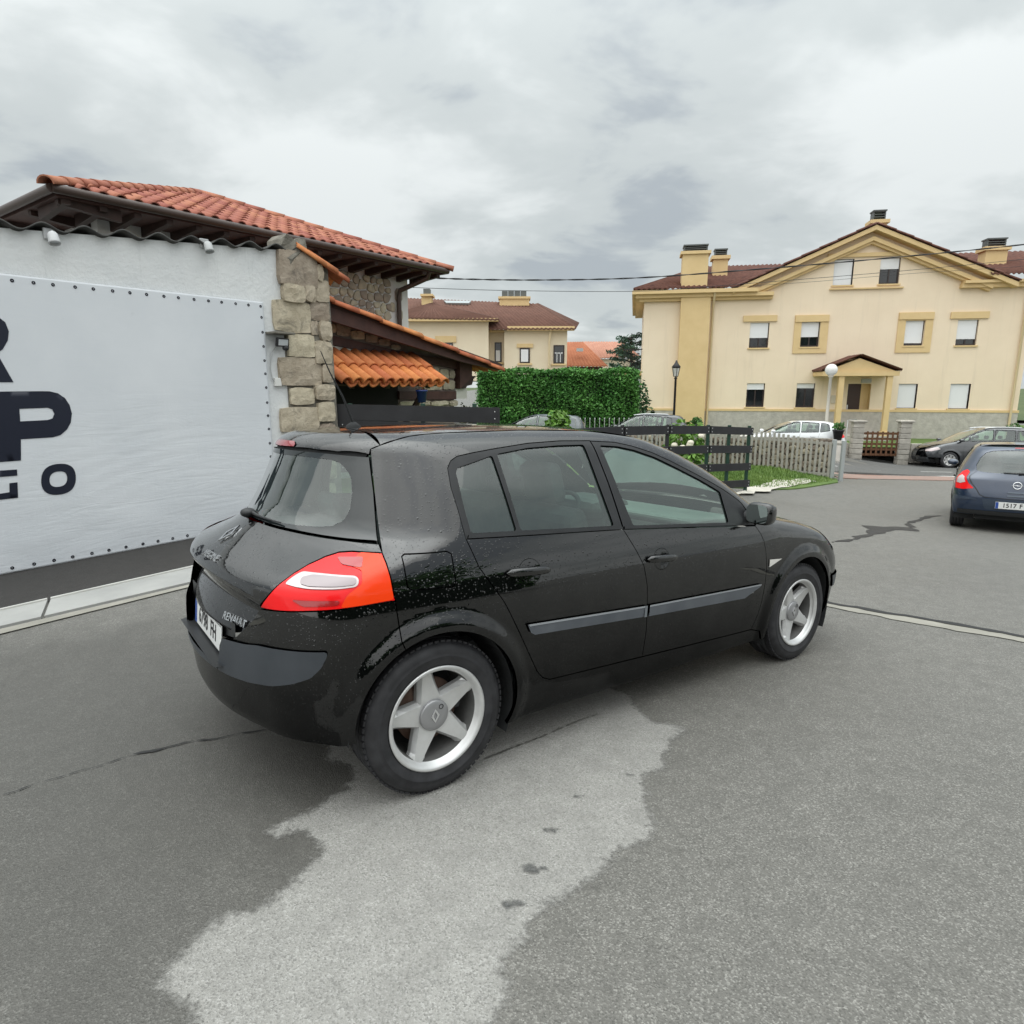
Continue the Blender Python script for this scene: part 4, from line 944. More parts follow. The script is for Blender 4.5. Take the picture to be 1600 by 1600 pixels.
def window(parent, nm, r, sh, lintel=None, surround=None, dep=.16):
    a, b, c, d = r; w = empty('window', ((a+b)/2, 0, c), parent=parent)
    X = lambda u: u-(a+b)/2; Zz = lambda v_: v_-c; h = d-c
    m = MB(); fr = .07
    for (x0, x1, z0, z1) in ((X(a), X(b), 0, fr), (X(a), X(b), h-fr, h), (X(a), X(a)+fr, fr, h-fr), (X(b)-fr, X(b), fr, h-fr), (-.03, .03, fr, h-fr)): m.box((x0, dep-.05, z0), (x1, dep, z1))
    m.build('frame', FRM, w)
    m = MB()
    for s_ in (-1, 1):
        m.add([(x, y, z) for x in (s_*(X(b)),) for y in (.0, dep) for z in (0, h)], [(0, 1, 3, 2) if s_ < 0 else (0, 2, 3, 1)])
    m.add([(X(a), 0, 0), (X(b), 0, 0), (X(b), dep, 0), (X(a), dep, 0)], [(0, 1, 2, 3)]); m.add([(X(a), 0, h), (X(b), 0, h), (X(b), dep, h), (X(a), dep, h)], [(3, 2, 1, 0)])
    m.build('reveal', CREAM if sh < .99 else FRM, w)
    for s_ in (-1, 1):
        m = MB(); x0, x1 = (X(a)+fr, -.03) if s_ < 0 else (.03, X(b)-fr); m.add([(x0, dep-.02, fr), (x1, dep-.02, fr), (x1, dep-.02, h-fr), (x0, dep-.02, h-fr)], [(0, 1, 2, 3)]); m.build('pane', PANE, w)
    if sh > 0:
        m = MB(); m.box((X(a)+.01, dep-.09, h*(1-sh)+(.02 if sh > .99 else 0)), (X(b)-.05, dep-.055, h-.012)); m.build('shutter', SHUT, w)
    m = MB(); m.box((X(a)-.06, -.07, -.07), (X(b)+.06, .02, -.002)); m.build('sill', OCH, w)
    if lintel: l_ = lintel; m = MB(); m.box((X(l_[0]), -.09, Zz(l_[2])), (X(l_[1]), -.004, Zz(l_[3]))); m.build('lintel', OCH, w)
    if surround:
        s_ = surround; m = MB(); y0, y1 = -.05, -.004
        for (x0, x1, z0, z1) in ((X(s_[0]), X(a), Zz(s_[2]), Zz(s_[3])), (X(b), X(s_[1]), Zz(s_[2]), Zz(s_[3])), (X(a), X(b), h, Zz(s_[3])), (X(a), X(b), Zz(s_[2]), -.08)): m.box((x0, y0, z0), (x1, y1, z1))
        m.box((X(s_[0])+.02, -.10, Zz(s_[3])-.32), (X(s_[1])-.0, -.052, Zz(s_[3])-.02)); m.build('surround', OCH, w)
    return w
ex = {'W1': dict(lintel=q7(467,445,605,472)), 'W4': dict(lintel=q7(1302,430,1460,460)), 'W2': dict(surround=q7(665,443,815,600)), 'W3': dict(surround=q7(1078,432,1238,597))}
for k_, r_ in wins.items(): window(bl, k_, r_, shutf[k_], **ex.get(k_, {}))
def fbox(nm, r, out, dep, mat, par=bl): m = MB(); m.box((r[0], -out, r[2]), (r[1], dep, r[3])); return m.build(nm, mat, par)
fbox('attic_band', q7(808,188,1140,215), .10, -.004, OCH); fbox('attic_sill', q7(815,331,1112,344), .12, -.004, OCH)
sc0 = f7(400, 822)[1]; sc1 = f7(400, 831)[1]
fbox('string_course', (uL-.05, uR+.05, sc1, sc0), .07, -.004, OCH)
fbox('plinth', (uL-.03, uR+.03, vB, sc1), .045, -.004, PLINTH)
cb = q7(207, 352, 330, 905); fbox('chimney_breast', (f7(205,600)[0], f7(322,600)[0], vB, f7(260, 340)[1]), .35, -.004, OCH)
ch = q7(216, 200, 326, 340); zt = f7(270, 205)[1]
fbox('chimney_stack', (ch[0], ch[1], f7(260,340)[1]-.3, zt), .40, .5, OCH); fbox('chimney_cap', (ch[0]-.1, ch[1]+.1, zt, zt+.14), .5, .6, OCH)
CAPG = M_('cowl_grey', (.10, .11, .11), .5)
def cowl(u0, u1, z0, z1, y0=-.3, y1=.4):
    e_ = MB()
    for k in range(4): zz = z0+(z1-z0)*k/4; e_.box((u0, y0, zz+.02), (u1, y1, zz+.05))
    e_.box((u0-.03, y0-.05, z1-.06), (u1+.03, y1+.05, z1)); 
    for a in (u0, u1-.05): e_.box((a, y0+.02, z0), (a+.05, y1-.02, z1))
    e_.build('chimney_cowl', CAPG, bl)
cowl(ch[0]+.05, ch[1]-.05, zt+.14, f7(270, 165)[1])
def chim(x0, x1, yb, yt, yc, off, ycw):
    a, b = f7(x0, yb, -off)[0], f7(x1, yb, -off)[0]; z0, z1 = f7(x0, yb, -off)[1]-.6, f7(x0, yt, -off)[1]
    m = MB(); m.box((a, off-.35, z0), (b, off+.35, z1)); m.build('chimney_stack', OCH, bl)
    m = MB(); m.box((a-.1, off-.45, z1-.12), (b+.1, off+.45, z1+.05)); m.build('chimney_cap', OCH, bl)
    cowl(a+.06, b-.06, z1+.05, f7(x0, ycw, -off)[1], off-.25, off+.25)
chim(342, 400, 285, 215, 205, 2.2, 182); chim(978, 1038, 82, 72, 66, 4.0, 27); chim(1425, 1512, 240, 180, 172, 1.6, 140)
# roofs: corrugated tile planes
def tileplane(nm, p00, p10, p11, p01, mat, parent, pitch=.25, amp=.035, th=.07, keep=None):
    """p00-p10 = eave, p01-p11 = upper edge"""
    p00, p10, p11, p01 = map(Vector, (p00, p10, p11, p01)); L_ = max((p10-p00).length, (p11-p01).length); n = max(4, int(L_/pitch)*6); up = (p10-p00).cross(p01-p00).normalized()
    if up.z < 0: up = -up
    v = []; f = []
    for i in range(n+1):
        a = i/n; lo_, hi_ = p00.lerp(p10, a), p01.lerp(p11, a); h = amp*(1+math.cos(2*math.pi*a*L_/pitch))
        v += [lo_+up*h, hi_+up*h, lo_+up*(h-th)]
    for i in range(n): f += [(3*i, 3*i+3, 3*i+4, 3*i+1), (3*i+2, 3*i+5, 3*i+3, 3*i)]
    return meshobj(nm, v, f, mat, parent, True)
ov = .55
zsl = lambda u: pk[1]-gslope*abs(u-pk[0])
# gable roof running back
for sgn, ue in ((-1, gl_[0]-.0), (1, uGR)):
    a = (ue, -ov, zsl(ue)+.02); b = (ue, 9, zsl(ue)+.02); c = (pk[0], 9, pk[1]+.02); d = (pk[0], -ov, pk[1]+.02)
    tileplane('roof', a, b, c, d, TILE_B, bl) if sgn > 0 else tileplane('roof', b, a, d, c, TILE_B, bl)
VTB = half_tile(.46, .085, .10, .02, 6); VTB.materials.clear(); VTB.materials.append(TILE_B)
for sgn, ue in ((-1, gl_[0]), (1, uGR)):
    a = Vector((pk[0], -ov+.02, pk[1]+.05)); b = Vector((ue, -ov+.02, zsl(ue)+.05)); dv = (b-a); Lh = dv.length; dv.normalize(); un = Vector((0, 1, 0)).cross(dv); un = un if un.z > 0 else -un; n_ = int(Lh/.40)
    for k in range(n_): inst('verge_tile', VTB, frame(a+dv*(Lh*k/n_)+un*(.014*(k % 2)), dv, un.cross(dv), un), bl)
# side roofs
zE2 = f7(100, 345)[1]; tileplane('roof', (uL-.55, -.6, zE2), (gl_[0]+.3, -.6, zE2), (gl_[0]+3.2, 4.4, zE2+1.75), (uL+3.0, 4.4, zE2+1.75), TILE_B, bl)
tileplane('roof', (uL-.55, 9.5, zE2), (uL-.55, -.6, zE2), (uL+3.0, 4.4, zE2+1.75), (uL+3.0, 5.0, zE2+1.75), TILE_B, bl)
tileplane('roof', (uGR-1.2, -.6, zE2+.25), (uR+2.5, -.6, zE2+.25), (uR+2.5, 4.4, zE2+2.0), (uGR-2.2, 4.4, zE2+2.0), TILE_B, bl)
# eaves mouldings
m = MB(); m.box((uL-.62, -.62, vE+.05), (gl_[0]+1.15, 0, vE+.22)); m.box((uL-.45, -.42, vE-.12), (f7(586,350)[0], -.0, vE+.05)); m.box((uL-.25, -.22, vE-.26), (f7(586,350)[0], -.0, vE-.12))
m.box((uL-.62, 0, vE+.05), (uL, 9.4, vE+.22)); m.box((uL-.45, 0, vE-.12), (uL, 9.2, vE+.05)); m.build('eaves_moulding', OCH, bl)
m = MB(); zr = f7(1400, 318)[1]; ur0 = f7(1345, 325)[0]; m.box((ur0, -.45, zr-.02), (uR+.6, -.004, zr+.1)); m.box((ur0-.05, -.3, zr-.2), (uR+.5, -.004, zr-.02)); m.build('eaves_moulding', OCH, bl)
def rake(d0, d1, out, u_end, nm):
    for sgn in (-1, 1):
        uu_ = pk[0]+sgn*u_end; m = MB()
        pts = [(pk[0], pk[1]-d0), (uu_, zsl(uu_)-d0), (uu_, zsl(uu_)-d1), (pk[0], pk[1]-d1)]
        if sgn > 0: pts = pts[::-1]
        m.prism([(a, -.004, b) for a, b in pts], (0, -out, 0)); m.build(nm, OCH, bl)
W_ = pk[0]-gl_[0]
rake(-.0, .20, ov, W_+.0, 'rake_board'); rake(.44, .62, .34, (pk[0]-f7(500,325)[0]), 'rake_moulding'); rake(.62, .74, .22, (pk[0]-f7(505,325)[0]), 'rake_moulding')
for ux in (f7(335, 600)[0], f7(1562, 700)[0]):
    m = MB(); m.tube([(ux, -.5, vE+.05), (ux, -.42, vE-.15), (ux, -.1, vE-.5), (ux, -.1, vB)], .055, 8); m.build('downpipe', TRIM, bl)
# porch
pz = f7(942, 606, 1.6); pe = f7(780, 668, 1.6)[1]; pl_, pr_ = f7(783, 668, 1.6)[0], f7(1104, 668, 1.6)[0]; pf = f7(900, 905, 1.6)[1]-.3
pt_ = f7(900, 690, 1.6)[1]
m = MB(); m.prism([(pl_+.15, -1.55, pe-.05), (pr_-.15, -1.55, pe-.05), (pz[0], -1.55, pz[1]-.14)], (0, 1.54, 0)); m.build('porch_gable', OCH, bl)
m = MB(); m.box((pl_+.05, -1.65, pt_), (pr_-.05, -.004, pe-.05)); m.build('porch_beam', OCH, bl)
tileplane('porch_roof', (pl_, 0, pe), (pl_, -1.75, pe), (pz[0], -1.75, pz[1]), (pz[0], 0, pz[1]), TILE_B, bl, .22, .03); tileplane('porch_roof', (pr_, -1.75, pe), (pr_, 0, pe), (pz[0], 0, pz[1]), (pz[0], -1.75, pz[1]), TILE_B, bl, .22, .03)
for (x0, x1) in ((1040, 1062), (846, 868)):
    a, b = f7(x0, 800, 1.6)[0], f7(x1, 800, 1.6)[0]; m = MB(); m.box((a, -1.58, pf), (b, -1.58+(b-a), pt_)); m.box((a-.06, -1.64, pf), (b+.06, -1.52+(b-a), pf+.2)); m.build('porch_column', OCH, bl)
a, b, c, d = door_r
m = MB(); m.add([(a, 0, c), (a, .35, c), (a, .35, d), (a, 0, d)], [(0, 1, 2, 3)]); m.add([(b, 0, c), (b, .35, c), (b, .35, d), (b, 0, d)], [(3, 2, 1, 0)]); m.add([(a, 0, d), (a, .35, d), (b, .35, d), (b, 0, d)], [(0, 1, 2, 3)]); m.build('door_reveal', OCH, bl)
dr = MB().box((a, .3, c), (a+(b-a)*.66, .34, d)).build('door', M_('door_wood', (.045, .022, .016), .4), bl)
MB().box((a+(b-a)*.66, .3, c), (b, .34, d)).build('door_side_panel', OCH, bl)
MB().box((a+.1, .29, c+.9), (a+.16, .30, c+1.3)).build('handle', BOLT, dr)
MB().box((a+.55, -.06, d+.05), (a+1.0, -.004, d+.25)).build('number_plaque', M_('plaque', (.45, .47, .48), .4), bl)
MB().box((f7(822,770)[0], -.06, f7(822,800)[1]), (f7(850,770)[0], -.004, f7(822,768)[1])).build('letter_box', M_('letterbox', (.62, .56, .45), .5), bl)
MB().box((pl_+.3, -1.7, vB), (pr_-.2, -.02, pf)).build('porch_step', PLINTH, bl)
mm = MB(); hx = f7(888, 880, 2.2)[0]; mm.tube([(hx, -2.2, pf-.3), (hx, -2.2, pf+.75), (hx+.35, -2.2, pf+.8), (hx+.6, -2.0, pf+.45)], .025, 8); mm.build('handrail', IRON, bl)
# balcony on the left flank
bx = empty('balcony_set', (0, 0, 0), parent=bl); bpy.data.objects.remove(bx)
zb1 = fu(1000, 581, -3)[1]; zb2 = fu(1000, 549, -3)[1]
m = MB(); m.box((uL-1.0, 1.4, zb1-.2), (uL, 6.0, zb1)); m.build('balcony_slab', OCH, bl)
for k in range(14):
    m = MB(); yy = 1.45+k*.0; xx = uL-.97+k*.07; m.box((xx, 1.45, zb1), (xx+.018, 1.47, zb2)); m.build('balcony_bar', BOARD, bl)
m = MB(); m.box((uL-1.0, 1.43, zb2), (uL, 1.49, zb2+.05)); m.build('balcony_rail', BOARD, bl)

# raised garden in front of the building
gx = [f7(0, 900)[0], uR]; 
YG = FO.y
tag(meshobj('front_garden', [tuple(FO+uf*a+nf*b+Vector((0, 0, z_))) for a, b, z_ in ((uL-2, 4.6, vB+.15), (uR+6, 4.6, vB+.15), (uR+6, -12, vB+.35), (uL-2, -12, vB+.35))], [(0, 1, 2, 3)], LAWN), 'strip of garden grass before the cream building', 'garden', kind='structure')
gw = empty('garden_wall', FO+nf*4.7, label='low grey block wall along the street below the cream building', cat='wall'); gw.rotation_euler.z = bl.rotation_euler.z
gA = fu(1337, 700, 4.7)[0]; gB = fu(1410, 700, 4.7)[0]; gsz = -1.66-FO.z
for (a, b) in ((uL-2, gA-.3), (gB+.3, uR+8)):
    n_ = int((b-a)/.55)
    for k in range(n_):
        for rr_ in range(3):
            x0 = a+(b-a)*k/n_; m = MB(); m.rbox((x0+.008, -.1, gsz+rr_*.27), (x0+(b-a)/n_-.008, .15, gsz+rr_*.27+.262), .012); m.build('wall_block', PLINTH, gw)
PIL = noisy('pillar_block', (.34, .32, .28), (.50, .47, .42), 6, .9, bump=.6, bscale=14, bd=.03); perobj(PIL, .15)
for px_, lb in ((1337, 'grey block gate pillar left of the wooden lattice gate'), (1410, 'grey block gate pillar right of the wooden lattice gate')):
    u_ = fu(px_, 700, 5.0)[0]; zt_ = fu(px_, 660, 5.0)[1]; zb_ = -1.72-FO.z; pe_ = empty('gate_pillar', FO+uf*u_+nf*5.0+Vector((0, 0, zb_)), label=lb, cat='pillar', group='pillars of the lattice gate'); pe_.rotation_euler.z = bl.rotation_euler.z
    hh = zt_-zb_; nb = 8
    for k in range(nb): m = MB(); m.rbox((-.21, -.21, hh*k/nb+.006), (.21, .21, hh*(k+1)/nb-.006), .02); m.build('block', PIL, pe_)
    m = MB(); m.rbox((-.28, -.28, hh), (.28, .28, hh+.09), .03); m.build('cap', PIL, pe_)
# lattice gate
ga, gb_ = fu(1342, 700, 5.0)[0]+.05, fu(1404, 700, 5.0)[0]-.02; gz0 = fu(1370, 712, 5.0)[1]; gz1 = fu(1370, 674, 5.0)[1]
gt = empty('lattice_gate', FO+uf*ga+nf*5.0+Vector((0, 0, gz0)), label='brown wooden lattice gate between two block pillars', cat='gate'); gt.rotation_euler.z = bl.rotation_euler.z
WG = noisy('gate_wood', (.10, .045, .022), (.17, .08, .04), 6, .7)
gw_, gh_ = gb_-ga, gz1-gz0
for k in range(8): m = MB(); x0 = gw_*k/7.5; m.box((x0, -.03, 0), (x0+.07, -.005, gh_)); m.build('slat', WG, gt)
for k in range(5): m = MB(); z0 = gh_*k/4.6; m.box((0, 0, z0), (gw_, .03, z0+.09)); m.build('rail', WG, gt)
# ------------------------------------------------------------------ lamp posts
def lantern_post():
    p = at(1057, 566, 25.0); g = g1(p.x, p.y); b = Vector((p.x, p.y, g)); H_ = p.z-g
    e_ = empty('street_lamp', b, label='black lantern street lamp on a slim post before the cream building', cat='street lamp')
    m = MB(); m.lathe([(.12, 0), (.12, .25), (.07, .35), (.05, .5), (.04, H_-.62), (.07, H_-.6), (.04, H_-.55), (0, H_-.54)], 12); m.build('post', BOARD, e_)
    m = MB(); m.lathe([(.07, H_-.54), (.13, H_-.2), (.07, H_-.54)], 4); m.lathe([(.16, H_-.2), (.175, H_-.17), (.09, H_-.07), (.05, H_+.0), (.03, H_+.06), (0, H_+.08)], 8)
    for k in range(4): a = k*math.pi/2; m.tube([(.08*math.cos(a), .08*math.sin(a), H_-.54), (.15*math.cos(a), .15*math.sin(a), H_-.19)], .01, 5)
    m.build('lantern', BOARD, e_)
    m = MB(); m.lathe([(.075, H_-.52), (.135, H_-.22)], 8); m.build('lantern_glass', M_('lantern_glass', (.6, .6, .55), .2), e_)
lantern_post()
p = at(1299, 578, 26.2); g = g1(p.x, p.y)
e_ = empty('globe_lamp', Vector((p.x, p.y, g)), label='white globe lamp on a pale post beside the porch', cat='street lamp'); H_ = p.z-g
m = MB(); m.lathe([(.09, 0), (.09, .2), (.065, .25), (.06, H_-.3), (.10, H_-.28), (.10, H_-.2), (0, H_-.2)], 14); m.build('post', M_('post_cream', (.66, .62, .54), .5), e_)
m = MB(); m.lathe([(.0, H_-.235)]+[(.235*math.sin(k*math.pi/12), H_-.235*math.cos(k*math.pi/12)) for k in range(1, 12)]+[(0, H_+.235)], 20); m.build('globe', M_('globe_white', (.80, .80, .78), .25), e_)
def planter(px_, py_, Y, lb, s_=.22):
    p = at(px_, py_, Y); e_ = shrub('potted_plant', lb, p, s_, s_*.7, 260, .05, LG2, int(px_), 'plant', 'potted plants by the building')
    m = MB(); m.lathe([(0, -.36), (.13, -.36), (.19, -.02), (.21, -.02), (.21, .04), (0, .03)], 12); m.build('pot', BOARD, e_)
    m = MB(); m.lathe([(.16, -1.6), (.16, -.36), (0, -.36)], 10); m.build('pedestal', PLINTH, e_)
planter(1310, 673, 24.6, 'potted plant in a dark pot left of the lattice gate'); planter(1088, 664, 24, 'little round potted shrub beneath the ochre chimney breast', .2)
planter(1583, 677, 26.6, 'round green potted shrub behind the grey minivan at the right edge', .3)

# ================================================================== CREAM HOUSE in the middle distance
MD = 48.0
def m6(x, y, Y=MD): return at(620+x/4, 430+y/4, Y)
mo = m6(600, 640); mh = empty('cream_house', mo, label='cream house with brown hipped roof and two chimneys beyond the hedge', cat='house')
CR2 = noisy('cream_far', (.75, .645, .48), (.80, .70, .53), 1, .85); RB = noisy('roof_brown_far', (.125, .062, .046), (.17, .085, .062), 1.5, .85)
def mq(nm, x0, y0, x1, y1, mat, Y=MD, dep=8.0):
    a = m6(x0, y1, Y)-mo; b = m6(x1, y0, Y)-mo; m = MB(); m.box((a.x, a.y, a.z), (b.x, a.y+dep, b.z)); return m.build(nm, mat, mh)
mq('wall', -60, 285, 572, 660, CR2, 46.5, 9); mq('wall', 572, 350, 676, 660, CR2, 48.2, 6); mq('wall', 672, 345, 1066, 660, CR2, 47.2, 8)
def mpl(nm, pts, mat, Ys):
    v = [m6(x, y, Y)-mo for (x, y), Y in zip(pts, Ys)]
    return tileplane(nm, v[0], v[1], v[2], v[3], mat, mh, .3, .03, .1)
mpl('roof', [(-80, 338), (1120, 334), (872, 180), (-80, 138)], RB, [46.6, 46.6, 52, 52])
mpl('roof', [(1120, 334), (1140, 300), (880, 178), (872, 180)], RB, [46.6, 57, 52.5, 52])
mpl('roof', [(-80, 262), (636, 276), (220, 178), (210, 178)], RB, [45.8, 45.8, 50, 50])
mpl('roof', [(636, 276), (640, 270), (225, 176), (220, 178)], RB, [45.8, 53, 50.4, 50])
mq('eaves_band', -80, 268, 634, 286, OCH, 45.85, .6); mq('eaves_band', 690, 318, 1112, 344, OCH, 46.65, .5); mq('eaves_band', 572, 340, 716, 352, OCH, 47.3, .8)
for (x0, y0, x1, y1, sh) in ((612, 420, 655, 545, .98), (768, 455, 832, 550, .97), (978, 437, 1047, 553, 0), (305, 412, 350, 470, 0)):
    Y = 48.19 if x0 == 612 else (46.49 if x0 == 305 else 47.19); a = m6(x0, y1, Y)-mo; b = m6(x1, y0, Y)-mo
    w = empty('window', a, parent=mh); W2, H2 = b.x-a.x, b.z-a.z
    m = MB(); m.box((0, -.05, 0), (W2, -.004, .08)); m.box((0, -.05, H2-.08), (W2, -.004, H2)); m.box((0, -.05, .08), (.08, -.004, H2-.08)); m.box((W2-.08, -.05, .08), (W2, -.004, H2-.08)); m.build('frame', FRM, w)
    m = MB(); m.box((.08, -.02, .08), (W2-.08, -.008, H2-.08)); m.build('pane', PANE, w)
    if sh: m = MB(); q = (.42 if x0 == 612 else 1.0); m.box((.09, -.035, .1), (W2-.12, -.022, .1+(H2-.2)*(.62 if x0 == 612 else 1))); m.build('shutter', SHUT, w)
    else:
        m = MB(); m.box((W2*.3, -.036, .1), (W2*.36, -.024, H2*.6)); m.box((W2*.62, -.036, .1), (W2*.68, -.024, H2*.6)); m.box((.1, -.036, H2*.55), (W2-.1, -.024, H2*.6)); m.build('glazing_bar', SHUT, w)
    m = MB(); m.box((-.15, -.12, -.12), (W2+.15, -.004, -.002)); m.build('sill', OCH, w)
mq('lintel', 750, 428, 852, 452, OCH, 47.1, .1); mq('band', 240, 380, 370, 420, OCH, 46.42, .08)
m = MB(); a = m6(962, 345, 46.9)-mo; b = m6(950, 640, 47.0)-mo; m.tube([a, Vector((b.x, a.y, a.z-.8)), b], .07, 6); m.build('downpipe', TRIM, mh)
mq('chimney_stack', 155, 118, 215, 185, OCH, 50, 1); mq('chimney_cap', 147, 116, 224, 130, OCH, 49.8, 1.4); mq('chimney_cowl', 166, 84, 206, 117, CAPG, 50.2, .7)
mq('chimney_stack', 642, 140, 828, 190, OCH, 51.2, 1.2); mq('chimney_cap', 634, 132, 836, 146, OCH, 51.1, 1.5)
for k in range(4): mq('chimney_cowl', 657+k*39, 98, 693+k*39, 133, CAPG, 51.4, .7)
SKYL = M_('skylight', (.42, .46, .46), .15, spec=.7)
def skyl(x0, y0, x1, y1, Y): a, b, c, d = m6(x0, y1, Y)-mo, m6(x1, y1+2, Y)-mo, m6(x1+14, y0+2, Y+.6)-mo, m6(x0-16, y0, Y+.6)-mo; m = MB(); m.prism([a, b, c, d], Vector((0, .12, -.12))); m.build('skylight', SKYL, mh)
skyl(310, 158, 450, 172, 50.9); skyl(595, 213, 650, 240, 49.9)
# orange-roofed houses behind
def farhouse(label, pts, wall_y, Y, mat, col):
    o = m6(pts[0][0], pts[0][1], Y); e_ = empty('far_house', o, label=label, cat='house', group='orange roofed houses far behind the hedge')
    v = [m6(x, y, Y+dy)-o for x, y, dy in pts]; tileplane('roof', v[0], v[1], v[2], v[3], mat, e_, .35, .04, .12)
    a, b = v[0], v[1]; m = MB(); m.box((a.x+.4, a.y+.5, -14), (b.x-.4, a.y+7, min(a.z, b.z)-.05)); m.build('wall', col, e_); return e_, o
OR = noisy('roof_orange_far', (.34, .12, .06), (.42, .16, .08), 1.2, .85)
e_, o = farhouse('far house with plain orange roof and one skylight right of the cream house', [(1030, 568, 0), (1318, 566, 0), (1165, 418, 6), (1030, 420, 6)], 0, 62, OR, M_('far_dark', (.10, .06, .045), .9))
a = m6(1118, 480, 64.2)-o; m = MB(); m.box((a.x, a.y-1.0, a.z), (a.x+.62, a.y-.4, a.z+.3)); m.build('skylight', SKYL, e_)
farhouse('far house with pale orange roof behind the cedar branches', [(1210, 520, 0), (1520, 505, 0), (1420, 418, 6), (1165, 416, 6)], 0, 72, noisy('roof_orange_far2', (.42, .20, .14), (.5, .26, .18), 1.2, .85), CR2)
# ------------------------------------------------------------------ cedar between the houses
rc = np.random.default_rng(17)
cb_ = at(985, 580, 40.0); cg = -2.2; co_ = Vector((cb_.x, cb_.y, cg)); ctop = at(990, 521, 40.0).z-cg
tr = empty('cedar_tree', co_, label='blue-green cedar with layered branches between the two cream buildings', cat='tree')
m = MB(); m.tube([(0, 0, 0), (.05, 0, ctop*.5), (.0, 0, ctop)], [.22, .13, .02], 8)
br_ = []
for k in range(46):
    z0 = ctop*(.28+.7*k/46); a = rc.uniform(0, 6.28); Lb = (1-.62*k/46)*rc.uniform(1.6, 2.9)
    p0_ = Vector((0, 0, z0)); p1_ = p0_+Vector((math.cos(a)*Lb*.5, math.sin(a)*Lb*.5, Lb*.16)); p2_ = p0_+Vector((math.cos(a)*Lb, math.sin(a)*Lb, Lb*.22))
    m.tube([p0_, p1_, p2_], [.05, .03, .008], 5); br_.append((p0_, p1_, p2_, Lb))
m.build('trunk', BROWN2, tr)
pts = []
for p0_, p1_, p2_, Lb in br_:
    n_ = int(190*Lb/2)
    for s_ in rc.uniform(.2, 1, n_):
        q = p0_.lerp(p1_, s_*2) if s_ < .5 else p1_.lerp(p2_, s_*2-1); w = .38*(1-.5*s_)
        pts.append((q.x+rc.normal(0, w*.6), q.y+rc.normal(0, w*.6), q.z+rc.normal(0, .06)-.05))
v, f = leaves(np.array(pts), .13, rc, .15, 3.2); meshobj('crown', v, f, leafmat('cedar_leaf', (.045, .095, .065), (.09, .16, .11), .8), tr)
# dense conifer edge right of the hedge
shrub('bushy_shrub', 'dark conifer bush at the right end of the hedge against the building', gpt(992, 640, 28.5), .8, 1.5, 1600, .09, leafmat('leaf_dark2', (.02, .06, .02), (.045, .11, .035)), 31)

# ================================================================== OVERHEAD WIRES
WIRE = M_('wire_black', (.02, .02, .022), .6)
def wire(nm, label, pts, r, twist=False):
    P_ = [at(x, y, Y) for x, y, Y in pts]
    # smooth through the points
    out = []
    for i in range(len(P_)-1):
        p0_, p1_, p2_, p3_ = P_[max(i-1, 0)], P_[i], P_[i+1], P_[min(i+2, len(P_)-1)]
        for k in range(12):
            t_ = k/12; out.append(.5*((2*p1_)+(p2_-p0_)*t_+(2*p0_-5*p1_+4*p2_-p3_)*t_**2+(3*p1_-p0_-3*p2_+p3_)*t_**3))
    out.append(P_[-1]); e_ = empty(nm, P_[0], label=label, cat='cable', group='overhead cables'); m = MB()
    if twist:
        for ph in (0, math.pi): m.tube([p-P_[0]+Vector((0, math.sin(i*1.1+ph), math.cos(i*1.1+ph)))*r*.8 for i, p in enumerate(out)], r*.75, 5)
    else: m.tube([p-P_[0] for p in out], r, 5)
    m.build('cable', WIRE, e_)
wire('overhead_cable', 'thick twisted upper cable running right from the stone house corner', [(637, 432, 14.2), (720, 436, 14.6), (850, 437.5, 15.2), (1000, 434, 16), (1180, 421, 16.6), (1390, 403, 17), (1600, 382, 17.2), (1800, 356, 17.4)], .013, True)
wire('overhead_cable', 'thin middle cable below the twisted one', [(637, 449, 14.2), (800, 454, 14.8), (1000, 455, 16), (1130, 446, 16.4), (1390, 425, 17), (1600, 405, 17.2), (1800, 382, 17.4)], .006)
wire('overhead_cable', 'thin lowest cable crossing the gable windows', [(1130, 449, 16.4), (1260, 441, 16.7), (1430, 427, 17), (1600, 416, 17.2), (1800, 400, 17.4)], .004)
# ================================================================== CAR BODIES
def curve(pts,sig,step=.004):
    xs=np.array([p[0] for p in pts],float); ys=np.array([p[1] for p in pts],float)
    xd=np.arange(xs[0]-.4,xs[-1]+.4,step)
    yd=np.interp(xd,xs,ys)
    lo=xd<xs[0]; yd[lo]=ys[0]+(xd[lo]-xs[0])*(ys[1]-ys[0])/(xs[1]-xs[0])
    hi=xd>xs[-1]; yd[hi]=ys[-1]+(xd[hi]-xs[-1])*(ys[-1]-ys[-2])/(xs[-1]-xs[-2])
    n=int(4*sig/step)+1; k=np.exp(-.5*(np.arange(-n,n+1)*step/sig)**2); k/=k.sum()
    yy=np.convolve(np.pad(yd,n,mode='reflect',reflect_type='odd'),k,'valid')
    return lambda x: np.interp(x,xd,yy)
def smax(a,b,k):
    h=np.maximum(k-np.abs(a-b),0)/k; return np.maximum(a,b)+h*h*k*.25
def sstep(a,b,x):
    t=np.clip((x-a)/(b-a),0,1); return t*t*(3-2*t)
